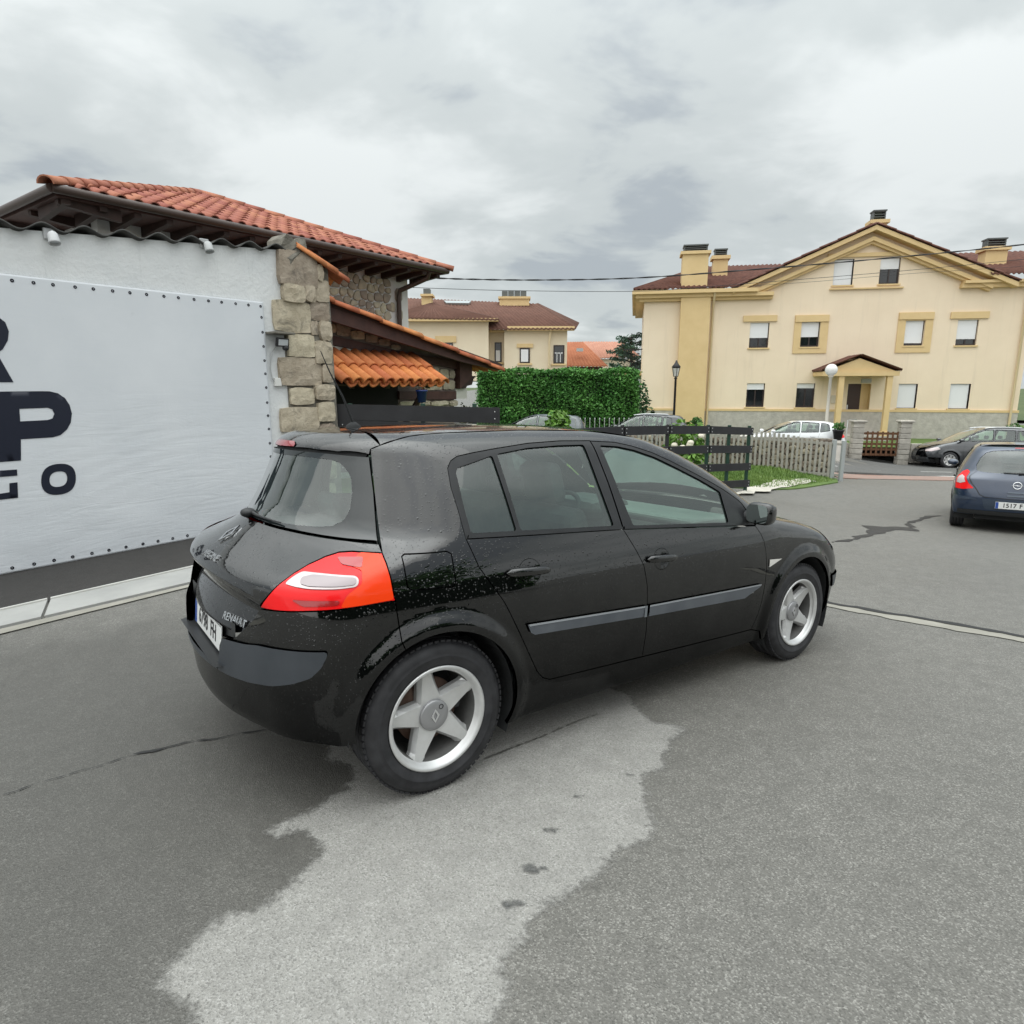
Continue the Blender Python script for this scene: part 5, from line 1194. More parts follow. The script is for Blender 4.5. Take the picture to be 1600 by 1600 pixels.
class Body:
    def __init__(s,w,T,xr,xf,wheels,arch=.365,flare=.022,zw=.316,tr=(.035,.10),x1=.5,kx=.06,cr=.08,cyr=(.30,.64),kc=.2,kr=.085,belt=1.0,zb=.15,flare_r=.455,front=(1.8,.06),kf=.3,rec=None):
        s.w,s.T,s.xr,s.xf=w,T,xr,xf; s.__dict__.update(wheels=wheels,arch=arch,flare=flare,zw=zw,tr=tr,x1=x1,kx=kx,cr=cr,cyr=cyr,kc=kc,kr=kr,belt=belt,zb=zb,flare_r=flare_r,front=front,kf=kf,rec=rec)
    def W(s,x,z):
        a=s.tr[0]+(s.tr[1]-s.tr[0])*sstep(s.belt-.15,s.belt+.2,z)
        r=s.w(z)-a*np.maximum(0,s.x1-x)**2-s.front[1]*(np.maximum(0,x-s.front[0])/1.5)**2
        for xw in s.wheels:
            d=np.hypot(x-xw,z-s.zw); r=r+s.flare*sstep(s.flare_r,s.flare_r-.07,d)
        return r
    def F(s,x,y,z):
        y=np.abs(y)
        fs=y-s.W(x,z)
        fr=s.xr(z)+(s.cyr[0]+(s.cyr[1]-s.cyr[0])*sstep(s.belt-.12,s.belt+.04,z))*y**2.0-x
        if s.rec is not None: fr=fr+s.rec(z+.16*y*y*sstep(.7,.8,z))*sstep(.74,.54,y)
        xe=x+s.kx*y*y*sstep(1.0,1.8,x)
        ft=(z-(s.T(xe)-s.cr*y*y))*.9
        ff=x-(s.xf(z)-.28*y**2.4)
        f=smax(fs,fr,s.kc); f=smax(f,ff,s.kf); f=smax(f,ft,s.kr); 
        return smax(f,s.zb-z,.04)
    def N(s,p,e=.004):
        x,y,z=p[:,0],p[:,1],p[:,2]
        g=np.stack([s.F(x+e,y,z)-s.F(x-e,y,z),s.F(x,y+e,z)-s.F(x,y-e,z),s.F(x,y,z+e)-s.F(x,y,z-e)],-1)
        return g/np.linalg.norm(g,axis=1)[:,None]
    def hit(s,o,d,lo=0.,hi=3.):
        """outermost crossing inside->outside along o+t d by bisection"""
        o=np.broadcast_to(o,d.shape); lo=np.full(len(d),lo); hi=np.full(len(d),hi)
        for _ in range(40):
            m=(lo+hi)/2; p=o+d*m[:,None]; i=s.F(p[:,0],p[:,1],p[:,2])<0
            lo=np.where(i,m,lo); hi=np.where(i,hi,m)
        return o+d*lo[:,None]
    # wrap coordinates: s>=0 -> side at x=XC+s ; s<0 -> around the tail, angle -s/.85
    XC=.1
    def wrap(s,sz):
        sz=np.asarray(sz,float); S,z=sz[:,0],sz[:,1]; mir=S<-.85*np.pi/2; S=np.where(mir,-.85*np.pi-S,S)
        th=np.where(S<0,-S/.85,0)
        o=np.stack([s.XC+np.maximum(S,0),0*S,z],-1); d=np.stack([-np.sin(th),-np.cos(th),0*S],-1)
        p=s.hit(o,d); p[:,1]*=np.where(mir,-1,1); return p
def hero(recess=True):
    w=curve([(.1,.76),(.2,.825),(.3,.858),(.45,.876),(.6,.885),(.72,.886),(.80,.878),(.88,.863),(.95,.844),(1.0,.828),(1.1,.790),(1.2,.75),(1.3,.702),(1.4,.652),(1.5,.60)],.02)
    T=curve([(-.5,1.39),(-.3,1.425),(0,1.452),(.3,1.467),(.6,1.475),(.9,1.477),(1.15,1.47),(1.38,1.445),(1.6,1.385),(1.8,1.305),(2.0,1.20),(2.2,1.075),(2.34,1.0),(2.5,.97),(2.7,.935),(2.95,.875),(3.15,.785),(3.3,.71),(3.42,.62),(3.5,.5)],.045)
    xr=curve([(.15,-.575),(.25,-.655),(.35,-.70),(.5,-.72),(.6,-.722),(.7,-.718),(.8,-.71),(.88,-.70),(.91,-.675),(.95,-.62),(1.0,-.545),(1.035,-.49),(1.07,-.455),(1.2,-.39),(1.34,-.33),(1.37,-.33),(1.41,-.31),(1.47,-.24)],.012)
    xf=curve([(.15,3.30),(.3,3.43),(.5,3.455),(.6,3.44),(.72,3.36),(.85,3.2),(1.0,3.0)],.03)
    rec=curve([(.40,.03),(.66,.03),(.72,.042),(.79,.062),(.825,.055),(.85,.028),(.868,0),(1.2,0)],.009)
    return Body(w,T,xr,xf,(0,2.625),rec=rec if recess else None)

def wrapmap(B): return lambda p: B.wrap(p)
def sidemap(B, lo=0.0):
    def f(p):
        p = np.asarray(p); o = np.stack([p[:, 0], 0*p[:, 0], p[:, 1]], -1); return B.hit(o, np.tile([0, -1., 0], (len(p), 1)))
    return f
def topmap(B, z0=.55):
    def f(p):
        p = np.asarray(p); o = np.stack([p[:, 0], p[:, 1], 0*p[:, 0]+z0], -1); return B.hit(o, np.tile([0, 0, 1.], (len(p), 1)))
    return f
def frontmap(B, xc, rad=.85):
    """s<0: side at x=xc+s; s>0: around the nose"""
    def f(p):
        p = np.asarray(p, float); Q, z = p[:, 0], p[:, 1]; th = np.where(Q > 0, Q/rad, 0)
        return B.hit(np.stack([xc+np.minimum(Q, 0), 0*Q, z], -1), np.stack([np.sin(th), -np.cos(th), 0*Q], -1))
    return f
def tiltmap(B, o, ex, dr):
    o, ex, dr = map(np.array, (o, ex, dr))
    def f(p):
        p = np.asarray(p, float); return B.hit(o[None]+np.stack([0*p[:, 0], p[:, 0], 0*p[:, 0]], -1)+p[:, 1:2]*ex[None], np.tile(dr, (len(p), 1)))
    return f
SC = -.85*math.pi/2
def msym(half, c=SC): return half+[(2*c-a, b) for a, b in half[::-1]]
def panel(B, name, outline, mapf, mat, parent, holes=(), grid=.03, gap=.0022, off=0.0, skirt=.018, rnd=0, hrnd=0, mirror=False, dens=.02, cr=.03, offf=None):
    o = chaikin(densify(outline, cr), rnd) if rnd else outline
    o = densify(o, dens); o = inset(o, gap) if gap else o
    hs = []
    for h in holes:
        h = chaikin(densify(h, cr), hrnd) if hrnd else h
        h = densify(h, dens); hs.append(inset(h, -gap) if gap else h)
    V, F, loops = cdt(o, hs, grid)
    P = mapf(V); N = B.N(P)
    if offf is not None: P = P+N*offf(V, P)[:, None]
    elif off: P = P+N*off
    fn = np.cross(P[F[:, 1]]-P[F[:, 0]], P[F[:, 2]]-P[F[:, 0]]); flip = (fn*N[F[:, 0]]).sum(1) < 0
    F = F.copy(); F[flip] = F[flip][:, ::-1]
    v = [P]; n = [N]; f = [tuple(q) for q in F]; cnt = len(P)
    if skirt:
        for li, lp in enumerate(loops):
            Q = P[lp]; k = len(lp); t_ = np.roll(Q, -1, 0)-np.roll(Q, 1, 0); on = np.cross(t_, N[lp]); on /= np.maximum(np.linalg.norm(on, axis=1), 1e-9)[:, None]
            c = P.mean(0)
            area = np.sum(V[lp][:, 0]*np.roll(V[lp][:, 1], -1)-np.roll(V[lp][:, 0], -1)*V[lp][:, 1])
            v += [Q, Q-N[lp]*skirt]; n += [on, on]
            for i in range(k):
                q = (cnt+i, cnt+(i+1) % k, cnt+k+(i+1) % k, cnt+k+i); f.append(q)
            cnt += 2*k
    v = np.concatenate(v); n = np.concatenate(n)
    out = []
    for sgn in ((1, -1) if mirror else (1,)):
        vv = v*np.array([1, sgn, 1]); nn = n*np.array([1, sgn, 1]); ff = f if sgn > 0 else [q[::-1] for q in f]
        me = bpy.data.meshes.new(name); me.from_pydata(vv.tolist(), [], [tuple(map(int, q)) for q in ff]); me.polygons.foreach_set('use_smooth', [True]*len(ff)); me.update()
        me.normals_split_custom_set_from_vertices(nn.tolist())
        out.append(link(name, me, mat, parent if not isinstance(parent, (list, tuple)) else parent[0 if sgn > 0 else 1]))
    return out if mirror else out[0]
# ------------------------------------------------------------------ car materials
def paint(name, col, metal=0.0, beads=1.0, rough=.28):
    m = M_(name, col, rough, metal, spec=(.5 if metal else .04), coat=1.0); t = NT(m); v = t.co()
    dirt = t.ramp(t.noise(v, 2.2, 5, .6), [(.35, .0), (.75, 1.0)])
    m.node_tree.nodes['Principled BSDF'].inputs['Coat IOR'].default_value = 1.8
    sz = t.node('ShaderNodeSeparateXYZ', {0: v}); zz = t.math('ADD', sz.outputs[2], t.math('MULTIPLY', t.math('SUBTRACT', t.noise(v, 6, 5), .5), .25))
    t.put(t.b.inputs['Coat Weight'], t.ramp(zz, [(.22, .18), (.86, 1.0)]))       # coat thinned low down for road dirt and to darken mirrored ground
    if beads:
        # rain beads standing on the paint
        vo = t.node('ShaderNodeTexVoronoi', {'Vector': v, 'Scale': 130.0, 'Randomness': 1.0}); sp = t.node('ShaderNodeSeparateColor', {0: vo.outputs['Color']})
        h = t.math('MULTIPLY', t.ramp(vo.outputs['Distance'], [(.0, 1.0), (.42, 0.0)], 'EASE'), t.ramp(sp.outputs[0], [(.70, 0.0), (.72, 1.0)]))
        vo2 = t.node('ShaderNodeTexVoronoi', {'Vector': v, 'Scale': 55.0, 'Randomness': 1.0}); sp2 = t.node('ShaderNodeSeparateColor', {0: vo2.outputs['Color']})
        h2 = t.math('MULTIPLY', t.ramp(vo2.outputs['Distance'], [(.0, 1.0), (.30, 0.0)], 'EASE'), t.ramp(sp2.outputs[1], [(.80, 0.0), (.82, 1.0)]))
        hh = t.math('MULTIPLY', t.math('ADD', h, t.math('MULTIPLY', h2, 1.6)), t.ramp(t.noise(v, 3.0, 4), [(.25, .15), (.48, 1.0)]))
        bn = t.node('ShaderNodeBump', {'Height': hh, 'Strength': .5*beads, 'Distance': .0022}); t.l.new(bn.outputs[0], t.b.inputs['Coat Normal']); t.l.new(bn.outputs[0], t.b.inputs['Normal'])
    t.put(t.b.inputs['Coat Roughness'], t.math('MULTIPLY_ADD', dirt, .03, .008))
    return m
TRIMK = noisy('trim_black', (.016, .017, .018), (.024, .025, .027), 12, .42, bump=.05, bscale=200)
RUBBER = noisy('bumper_plastic', (.040, .046, .054), (.058, .065, .075), 5, .40, bump=.08, bscale=300)
SEAL = M_('seal_black', (.006, .006, .006), .5); TYRE = M_('tyre_rubber', (.016, .016, .018), .62); t = NT(TYRE); v = t.co()
t.col(t.mix(t.ramp(t.noise(v, 14, 5), [(.35, 0.0), (.7, 1.0)]), (.013, .013, .015), (.034, .034, .038)))
ALLOY = M_('alloy', (.52, .53, .54), .36, .5); t = NT(ALLOY); v = t.co(); t.col(t.mix(t.ramp(t.noise(v, 9, 5), [(.35, 0.0), (.7, 1.0)]), (.58, .58, .575), (.70, .705, .705)))
HUBG = M_('hub_grey', (.36, .36, .37), .4, .6); BARREL = noisy('rim_inside', (.07, .069, .067), (.15, .148, .145), 8, .6, metal=.3); CHROME = M_('chrome', (.75, .76, .78), .12, 1.0); RUST = noisy('brake_rust', (.10, .055, .04), (.22, .15, .12), 14, .6, metal=.4)
INT = noisy('cabin_grey', (.085, .09, .095), (.12, .125, .13), 8, .85); INTL = noisy('cabin_light', (.30, .31, .30), (.36, .37, .36), 6, .8); INTD = M_('cabin_dark', (.016, .017, .018), .8)
GLS = glass_mat('car_glass', (.76, .95, .86), 1.4); GLR = glass_mat('car_glass_rear', (.70, .88, .80), 1.6); FRIT = M_('frit_black', (.012, .016, .017), .03, spec=.8)
LAMP_R = M_('lamp_red', (.84, .006, .008), .3, spec=.2, coat=.4); LAMP_O = M_('lamp_orange_red', (.90, .050, .005), .3, spec=.2, coat=.4); LAMP_W = M_('lamp_clear', (.55, .56, .58), .15, .3, coat=1.0); LAMP_D = M_('lamp_red_dark', (.36, .008, .012), .2, coat=1.0); LAMP_S = M_('lamp_silver', (.58, .50, .50), .3, .1, coat=.6)
PLATE = M_('plate_white', (.76, .77, .76), .35); PBLUE = M_('plate_blue', (.02, .07, .32), .35); PINK_ = M_('plate_ink', (.012, .012, .014), .5)
SILT = M_('badge_silver', (.70, .71, .72), .2, .9)
def textmesh(name, s, size, M, mat, parent, depth=.0012, font=None, shear=0.0, bold=0.0, sx=1.0):
    cu = bpy.data.curves.new(name, 'FONT'); cu.body = s; cu.size = size; cu.extrude = depth; cu.align_x = 'CENTER'; cu.align_y = 'CENTER'; cu.shear = shear; cu.offset = bold; cu.resolution_u = 3
    o = bpy.data.objects.new('tmp_text', cu); COL.objects.link(o); dg = bpy.context.evaluated_depsgraph_get(); dg.update()
    me = bpy.data.meshes.new_from_object(o.evaluated_get(dg)); bpy.data.objects.remove(o); me.name = name; me.materials.clear()
    o = link(name, me, mat, parent); o.matrix_local = M @ Matrix.Diagonal((sx, 1, 1, 1)); return o
# ------------------------------------------------------------------ wheels (local axis: +y outward)
def wheel_alloy(car, x, ys, steer=0.0, spokes=5, rot=100, R0=.316, rim=.205, wd=.205, style='star', spin=1):
    w = empty('wheel', (x, ys*.755, R0), parent=car); w.rotation_euler = (0, 0, steer+(math.pi if ys < 0 else 0)) # +y local = outward
    ax = Matrix.Rotation(-math.pi/2, 4, 'X')     # lathe z -> +y
    h = wd/2
    prof = [(rim-.004, -h+.02), (rim+.012, -h+.006), (R0-.062, -h-.004), (R0-.03, -h+.004), (R0-.012, -h+.018), (R0-.003, -h+.034)]
    for g in (-.045, 0, .045): prof += [(R0, g-.014), (R0-.008, g-.009), (R0-.008, g+.005-.0), (R0, g+.010)] if False else [(R0, g-.007), (R0-.009, g-.0055), (R0-.009, g+.0055), (R0, g+.007)]
    prof += [(R0-.003, h-.034), (R0-.012, h-.018), (R0-.024, h-.004), (R0-.045, h+.002), (R0-.058, h+.001), (R0-.061, h+.0035), (R0-.064, h+.001), (rim+.02, h-.002), (rim+.008, h-.010), (rim-.004, h-.02)]
    m = MB(); m.lathe(prof, 96, ax); ty = m.build('tyre', TYRE, w)
    m = MB()                                            # tread blocks cut by cross sipes on both shoulders
    for k in range(72):
        a = 2*math.pi*k/72
        for s0, s1 in ((-h+.020, -h+.046), (h-.046, h-.020)):
            Mx = Matrix.Rotation(a, 4, 'Y') @ Matrix.Translation((R0-.003, 0, 0)); m.box((-.006, s0, -.0095), (.0022, s1, .0095), Mx)
    m.build('tread_block', TYRE, ty)['kind'] = 'stuff'
    m = MB(); m.lathe([(rim-.03, -h+.01), (rim-.02, 0), (rim-.022, h-.05), (rim-.017, h-.032)], 64, ax); m.build('rim_barrel', BARREL, w)
    m = MB(); m.lathe([(rim-.017, h-.032), (rim-.004, h-.014), (rim+.004, h-.008), (rim+.011, h-.006), (rim+.012, h-.001), (rim+.006, h+.002), (rim-.002, h-.001), (rim-.010, h-.012)], 64, ax); m.build('rim', ALLOY, w)
    m = MB()
    if style == 'star':
        for k in range(spokes):
            a = R(rot+360/spokes*k); rows = []
            for r, tw, bw, y in ((.030, .049, .065, .050), (.070, .041, .055, .056), (.12, .031, .045, .060), (.165, .022, .038, .066), (rim-.006, .017, .044, .074)):
                rows.append([(r, -bw, y-.040), (r, -bw*.96, y-.020), (r, -tw, y), (r, -tw*.35, y+.0015), (r, tw*.35, y+.0015), (r, tw, y), (r, bw*.96, y-.020), (r, bw, y-.040)])
            v = []; f = []
            for rw in rows:
                for (r, tt, y) in rw: v.append(Vector((math.cos(a)*r-math.sin(a)*tt, y, math.sin(a)*r+math.cos(a)*tt)))
            for i in range(len(rows)-1):
                for j in range(7): f.append((i*8+j, (i+1)*8+j, (i+1)*8+j+1, i*8+j+1))
            f.append(tuple(range((len(rows)-1)*8, len(rows)*8))[::-1]); m2 = MB(); m2.add(v, f); m2.build('spoke', ALLOY, w)
        m.lathe([(.064, .052), (.064, .063), (.058, .068), (.03, .069), (0, .069)], 40, ax); m.build('hub_cap', HUBG, w)
        Mb = Matrix.Translation((0, .0700, 0))            # rhombus emblem
        e_ = MB()
        for (sx, sz) in ((1, 1), (-1, 1), (-1, -1), (1, -1)):
            a0, b0 = Vector((0, 0, .030*sz)), Vector((.019*sx, 0, 0)); a1, b1 = Vector((0, 0, .017*sz)), Vector((.009*sx, 0, 0))
            q = [a0, b0, b1, a1] if sx*sz < 0 else [a0, a1, b1, b0]; e_.prism([Mb @ p for p in q], (0, .003, 0))
        e_.build('emblem', CHROME, w)
        nut = MB(); nut.lathe([(.0105, .0), (.0105, .0702), (.008, .0702), (.0075, .066), (0, .066)], 16, Matrix.Translation((-.028, 0, .032)) @ ax); nut.build('lock_bolt', INTD, w)
    else:
        for k in range(spokes):
            a = R(rot+360/spokes*k)
            for dt in (-.021, .021):
                v = [];
                for r, hw, y in ((.04, .013, .055), (rim-.004, .017, .078)):
                    for tt, yy in ((-hw, y-.03), (-hw, y), (hw, y), (hw, y-.03)): v.append(Vector((math.cos(a)*r-math.sin(a)*(tt+dt), yy, math.sin(a)*r+math.cos(a)*(tt+dt))))
                m2 = MB(); m2.add(v, [(0, 4, 5, 1), (1, 5, 6, 2), (2, 6, 7, 3)]); m2.build('spoke', ALLOY, w)
        m.lathe([(.062, .03), (.062, .066), (.05, .072), (0, .073)], 24, ax); m.build('hub_cap', ALLOY, w)
    m = MB(); m.lathe([(.05, -.02), (.135, -.02), (.137, -.01), (.135, 0), (.09, .0), (.085, .02), (.05, .02), (0, .02)], 40, ax); m.build('brake_disc', RUST, w)
    m = MB(); m.lathe([(rim-.012, -h+.015), (0, -h+.015)], 40, ax); m.build('wheel_back', INTD, w)
    return w
# ================================================================== THE BLACK HATCHBACK
HB = hero(); HN = hero(False)
car = empty('parked_car', label='black five-door hatchback wet with rain in the foreground', cat='car')
_f = Vector((.8070, .5888, -.0455)); _l = Vector((-.5903, .8065, -.0333))
car.matrix_world = frame((-.8004, 3.0107, -.149), _f, _l)
BLACK = paint('paint_black', (.0010, .0011, .0014), 0.0, 1.0, .25)
STRIPM = noisy('moulding_grey', (.075, .084, .098), (.11, .12, .135), 6, .38)
WM = wrapmap(HB); WN_ = wrapmap(HN); TM = topmap(HB); FM = frontmap(HB, 2.9)
def uw(x, z, y=.885): return (x-.1, z) if x >= .1 else (-.85*math.atan2(.1-x, y), z)
def topz(x, y): return float(TM(np.array([[x, y]]))[0, 2])
def arc(xw, a0, a1, n=26, r=.365): return [(xw+r*math.cos(R(a)), .316+r*math.sin(R(a))) for a in np.linspace(a0, a1, n)]
def msym2(h): return h+[(2*SC-a, b) for a, b in h[::-1] if abs(a-SC) > 1e-6]
ys_roof = [(-.06, .55), (-.03, .549), (.03, .548), (.1, .547), (.2, .545), (.6, .54), (1.0, .535), (1.4, .535)]
ys_scr = [(1.42, .537), (1.56, .56), (1.7, .585), (1.85, .612), (2.0, .64), (2.12, .662), (2.22, .68)]
Pk = HB.wrap(np.array([(-.293, 1.386)]))[0]; ys_roof[0] = (float(Pk[0]), float(-Pk[1]))
seam = [(-.35, 1.369), (-.293, 1.386)]+[uw(x, topz(x, y), y) for x, y in ys_roof[1:]]+[(x-.1, topz(x, y)) for x, y in ys_scr]
ff_top = [(1.904,1.053),(1.869,1.078),(1.771,1.133),(1.672,1.179),(1.553,1.231),(1.394,1.298),(1.272,1.343),(1.142,1.377),(1.031,1.396),(.872,1.402)]
qf_top = [(.866,1.404),(.674,1.404),(.478,1.394),(.293,1.373),(.173,1.357),(.09,1.343),(.055,1.325),(.034,1.296),(.029,1.219),(.040,1.125),(.048,1.02)]
rd_rear = [(.048,1.02),(.086,.907),(.140,.828),(.193,.753),(.266,.62),(.343,.478),(.385,.405),(.418,.372),(.46,.352)]
dmid = [(.923,.987),(.987,.884),(1.030,.808),(1.052,.70),(1.060,.59),(1.069,.472),(1.066,.331)]
fd_front = [(1.988,.919),(2.030,.872),(2.056,.825),(2.071,.756),(2.083,.66),(2.083,.571),(2.073,.47),(2.055,.385),(2.013,.297)]
fuel = [(-.239,.978),(-.227,.985),(-.048,.982),(-.03,.971),(-.027,.863),(-.04,.847),(-.211,.856),(-.227,.87)]
lampR = [(-.274,.827),(-.287,.912),(-.299,.96),(-.311,.99)]
archR = [uw(x, z) for x, z in arc(0, -20, 116, 30)]
side = seam+[(2.06, .975), (1.995, .925)]+ff_top+qf_top+rd_rear[1:]+[(1.066, .329), (2.013, .295), (2.10, .27), (2.14, .20), (1.2, .19), (.40, .19)]+archR+[(-.256, .677)]+lampR+[(-.331, 1.177)]
sf_ = panel(HB, 'body_side', side, WM, BLACK, car, holes=[fuel], mirror=True, grid=.015, dens=.012)
panel(HB, 'fuel_flap', fuel, WM, BLACK, sf_, mirror=True, rnd=0, gap=.003)
# ---- doors
rdoor = rd_rear+dmid[::-1]
fdoor = [dmid[0]]+fd_front+dmid[::-1][:-1]
def ell(cx, cz, rx, rz, n=28): return [(cx+rx*math.cos(2*math.pi*k/n), cz+rz*math.sin(2*math.pi*k/n)) for k in range(n)]
cupR = ell(.335, .862, .058, .052); cupF = ell(1.163, .824, .058, .052)
drR = panel(HB, 'rear_door', rdoor, WM, BLACK, car, holes=[cupR], mirror=True)
drF = panel(HB, 'front_door', fdoor, WM, BLACK, car, holes=[cupF], mirror=True)
def bowl(c, rx, rz, d): return lambda V, P: -d*np.clip(1-((V[:, 0]-c[0])/rx)**2-((V[:, 1]-c[1])/rz)**2, 0, 1)**.6
for par, c, nm in ((drR, (.335, .862), 'r'), (drF, (1.163, .824), 'f')):
    panel(HB, 'handle_cup', ell(c[0], c[1], .058, .052), WM, BLACK, par, mirror=True, grid=.012, gap=0, skirt=0, offf=bowl(c, .058, .052, .034))
    hx0, hx1 = (.207, .440) if nm == 'r' else (1.047, 1.272); hz0, hz1 = (.869, .858) if nm == 'r' else (.833, .820)
    P = HB.wrap(np.array([(hx0, hz0), ((hx0+hx1)/2, (hz0+hz1)/2), (hx1, hz1)])); Nn = HB.N(P)
    for si, sgn in enumerate((1, -1)):
        m = MB(); a, b, c2 = [Vector(p*np.array([1, sgn, 1])) for p in (P+Nn*np.array([[.012], [.024], [.012]]))]
        # rounded bar handle
        rows = []; n = 13; K = 12
        for i in range(n):
            s_ = i/(n-1); p = a.lerp(b, s_*2) if s_ < .5 else b.lerp(c2, s_*2-1); p = (1-s_)**2*a+2*s_*(1-s_)*(2*b-(a+c2)/2)+s_*s_*c2
            e_ = math.sqrt(max(0, 1-(2*s_-1)**6)); hz = .0175*e_+.001; hy = .011*e_+.001
            rows.append([p+Vector((0, 0, hz*math.cos(2*math.pi*k/K)))+Vector((0, -sgn*hy*math.sin(2*math.pi*k/K), 0)) for k in range(K)])
        v = [q for r_ in rows for q in r_]; f = [(i*K+k, i*K+(k+1) % K, (i+1)*K+(k+1) % K, (i+1)*K+k) for i in range(n-1) for k in range(K)]
        m.add(v, f, True); m.build('handle', BLACK, par[si])
# ---- side glass
qframe = qf_top+[(.922, .990), (.890, 1.235)]
fframe = [(.872,1.402)]+ff_top[::-1][1:]+[(1.985, .925), (.930, .989), (.896, 1.235)]
qglass = [(.068,1.284),(.087,1.299),(.161,1.317),(.262,1.344),(.275,1.216),(.298,1.034),(.078,1.042),(.069,1.144)]
rglass = [(.290,1.350),(.466,1.374),(.659,1.384),(.812,1.386),(.832,1.207),(.868,1.010),(.322,1.033),(.303,1.195)]
fglass = [(.918,1.382),(1.039,1.376),(1.152,1.357),(1.293,1.316),(1.426,1.262),(1.587,1.194),(1.735,1.123),(1.738,1.047),(1.745,.958),(1.301,.984),(.998,1.001),(.958,1.156)]
wfR = panel(HB, 'window_frame', qframe, WM, TRIMK, drR, holes=[qglass, rglass], hrnd=2, mirror=True, off=-.0015, gap=.001)
wfF = panel(HB, 'window_frame', fframe, WM, TRIMK, drF, holes=[fglass], hrnd=2, mirror=True, off=-.0015, gap=.001)
def gl(nm, o, par): panel(HB, nm, o, WM, GLS, par, rnd=2, mirror=True, off=-.009, gap=-.004, skirt=0, grid=.06)
gl('quarter_glass', qglass, drR); gl('door_glass', rglass, drR); gl('door_glass', fglass, drF)
# belt weatherstrip
panel(HB, 'belt_strip', [(.062, 1.034), (.915, 1.001), (.918, .989), (.055, 1.021)], WM, TRIMK, drR, mirror=True, off=.006, gap=0, skirt=.008)
panel(HB, 'belt_strip', [(.932, 1.000), (1.80, .950), (1.80, .937), (.930, .988)], WM, TRIMK, drF, mirror=True, off=.006, gap=0, skirt=.008)
panel(HB, 'moulding', [(.306,.641),(1.050,.606),(1.050,.549),(.352,.587),(.325,.603)], WM, STRIPM, drR, mirror=True, off=.011, gap=0, skirt=.013, offf=lambda V, P: .011-.006*sstep(.6, 1, (V[:, 1]-(.641-.0475*(V[:, 0]-.306)))/-.055))
mF = panel(HB, 'moulding', [(1.068,.605),(2.027,.579),(2.024,.566),(1.873,.517),(1.068,.549)], WM, STRIPM, drF, mirror=True, off=.011, gap=0, skirt=.013)
panel(HB, 'moulding_edge_glint', [(.31,.6412),(1.050,.6065),(1.050,.598),(.318,.632)], WM, M_('moulding_sky_glint', (.30, .32, .34), .35), drR, mirror=True, off=.0118, gap=0, skirt=.002)  # pale strip painted in for sky mirrored along the top bevel
panel(HB, 'moulding_edge_glint', [(1.068,.6055),(2.027,.5795),(2.027,.572),(1.068,.597)], WM, bpy.data.materials['moulding_sky_glint'], drF, mirror=True, off=.0118, gap=0, skirt=.002)
panel(HB, 'mould_end', [(1.032,.607),(1.050,.606),(1.050,.549),(1.032,.550)], WM, M_('moulding_pale', (.16, .175, .19), .4), drR, mirror=True, off=.0122, gap=0, skirt=.002)
# ---- front wing
archF = [(x-.1, z) for x, z in arc(2.625, 38, 196, 34)]
wing_top = [(x-.1, topz(x, y)) for x, y in ((2.24, .70), (2.4, .71), (2.55, .712), (2.7, .71), (2.82, .70), (2.93, .685))]
wing = fd_front[::-1]+[(1.995, .925), (2.06, .972)]+wing_top+[(2.89, .795), (2.935, .735), (2.965, .68), (2.93, .60), (2.86, .56)]+archF+[(2.165, .205), (2.145, .205), (2.105, .27)]
wg = panel(HB, 'front_wing', wing, WM, BLACK, car, mirror=True, grid=.016, dens=.012)
panel(HB, 'side_marker', [(2.106,.714),(2.24,.704),(2.108,.668)], WM, M_('marker_white', (.72, .70, .66), .2, coat=1.0), wg, mirror=True, off=.004, gap=0, skirt=.006)
# ---- roof, screen, bonnet
def topo(r, front, back): return [(x, -y) for x, y in r]+front+[(x, y) for x, y in r[::-1]]+back
roof = [(x, -y) for x, y in ys_roof]+[(1.43, -.3), (1.445, 0), (1.43, .3)]+[(x, y) for x, y in ys_roof[::-1]]+[(-.072, .3), (-.055, 0), (-.072, -.3)]
panel(HB, 'roof', roof, TM, BLACK, car, grid=.04)
scr = [(x, -y) for x, y in ys_scr]+[(2.31, -.5), (2.36, -.25), (2.375, 0), (2.36, .25), (2.31, .5)]+[(x, y) for x, y in ys_scr[::-1]]+[(1.44, .3), (1.455, 0), (1.44, -.3)]
panel(HB, 'windscreen', scr, TM, GLS, car, grid=.08, skirt=0)
cowl_ = [(2.225, -.685), (2.36, -.72), (2.44, -.5), (2.47, -.25), (2.48, 0), (2.47, .25), (2.44, .5), (2.36, .72), (2.225, .685), (2.315, .5), (2.365, .25), (2.38, 0), (2.365, -.25), (2.315, -.5)]
panel(HB, 'scuttle', cowl_, TM, TRIMK, car, off=-.01, grid=.05)
bon = [(2.365, -.705), (2.55, -.705), (2.7, -.703), (2.82, -.693), (2.93, -.678), (3.05, -.60), (3.17, -.46), (3.26, -.25), (3.285, 0), (3.26, .25), (3.17, .46), (3.05, .60), (2.93, .678), (2.82, .693), (2.7, .703), (2.55, .705), (2.365, .705), (2.445, .5), (2.475, .25), (2.485, 0), (2.475, -.25), (2.445, -.5)]
panel(HB, 'bonnet', bon, TM, BLACK, car, grid=.04)
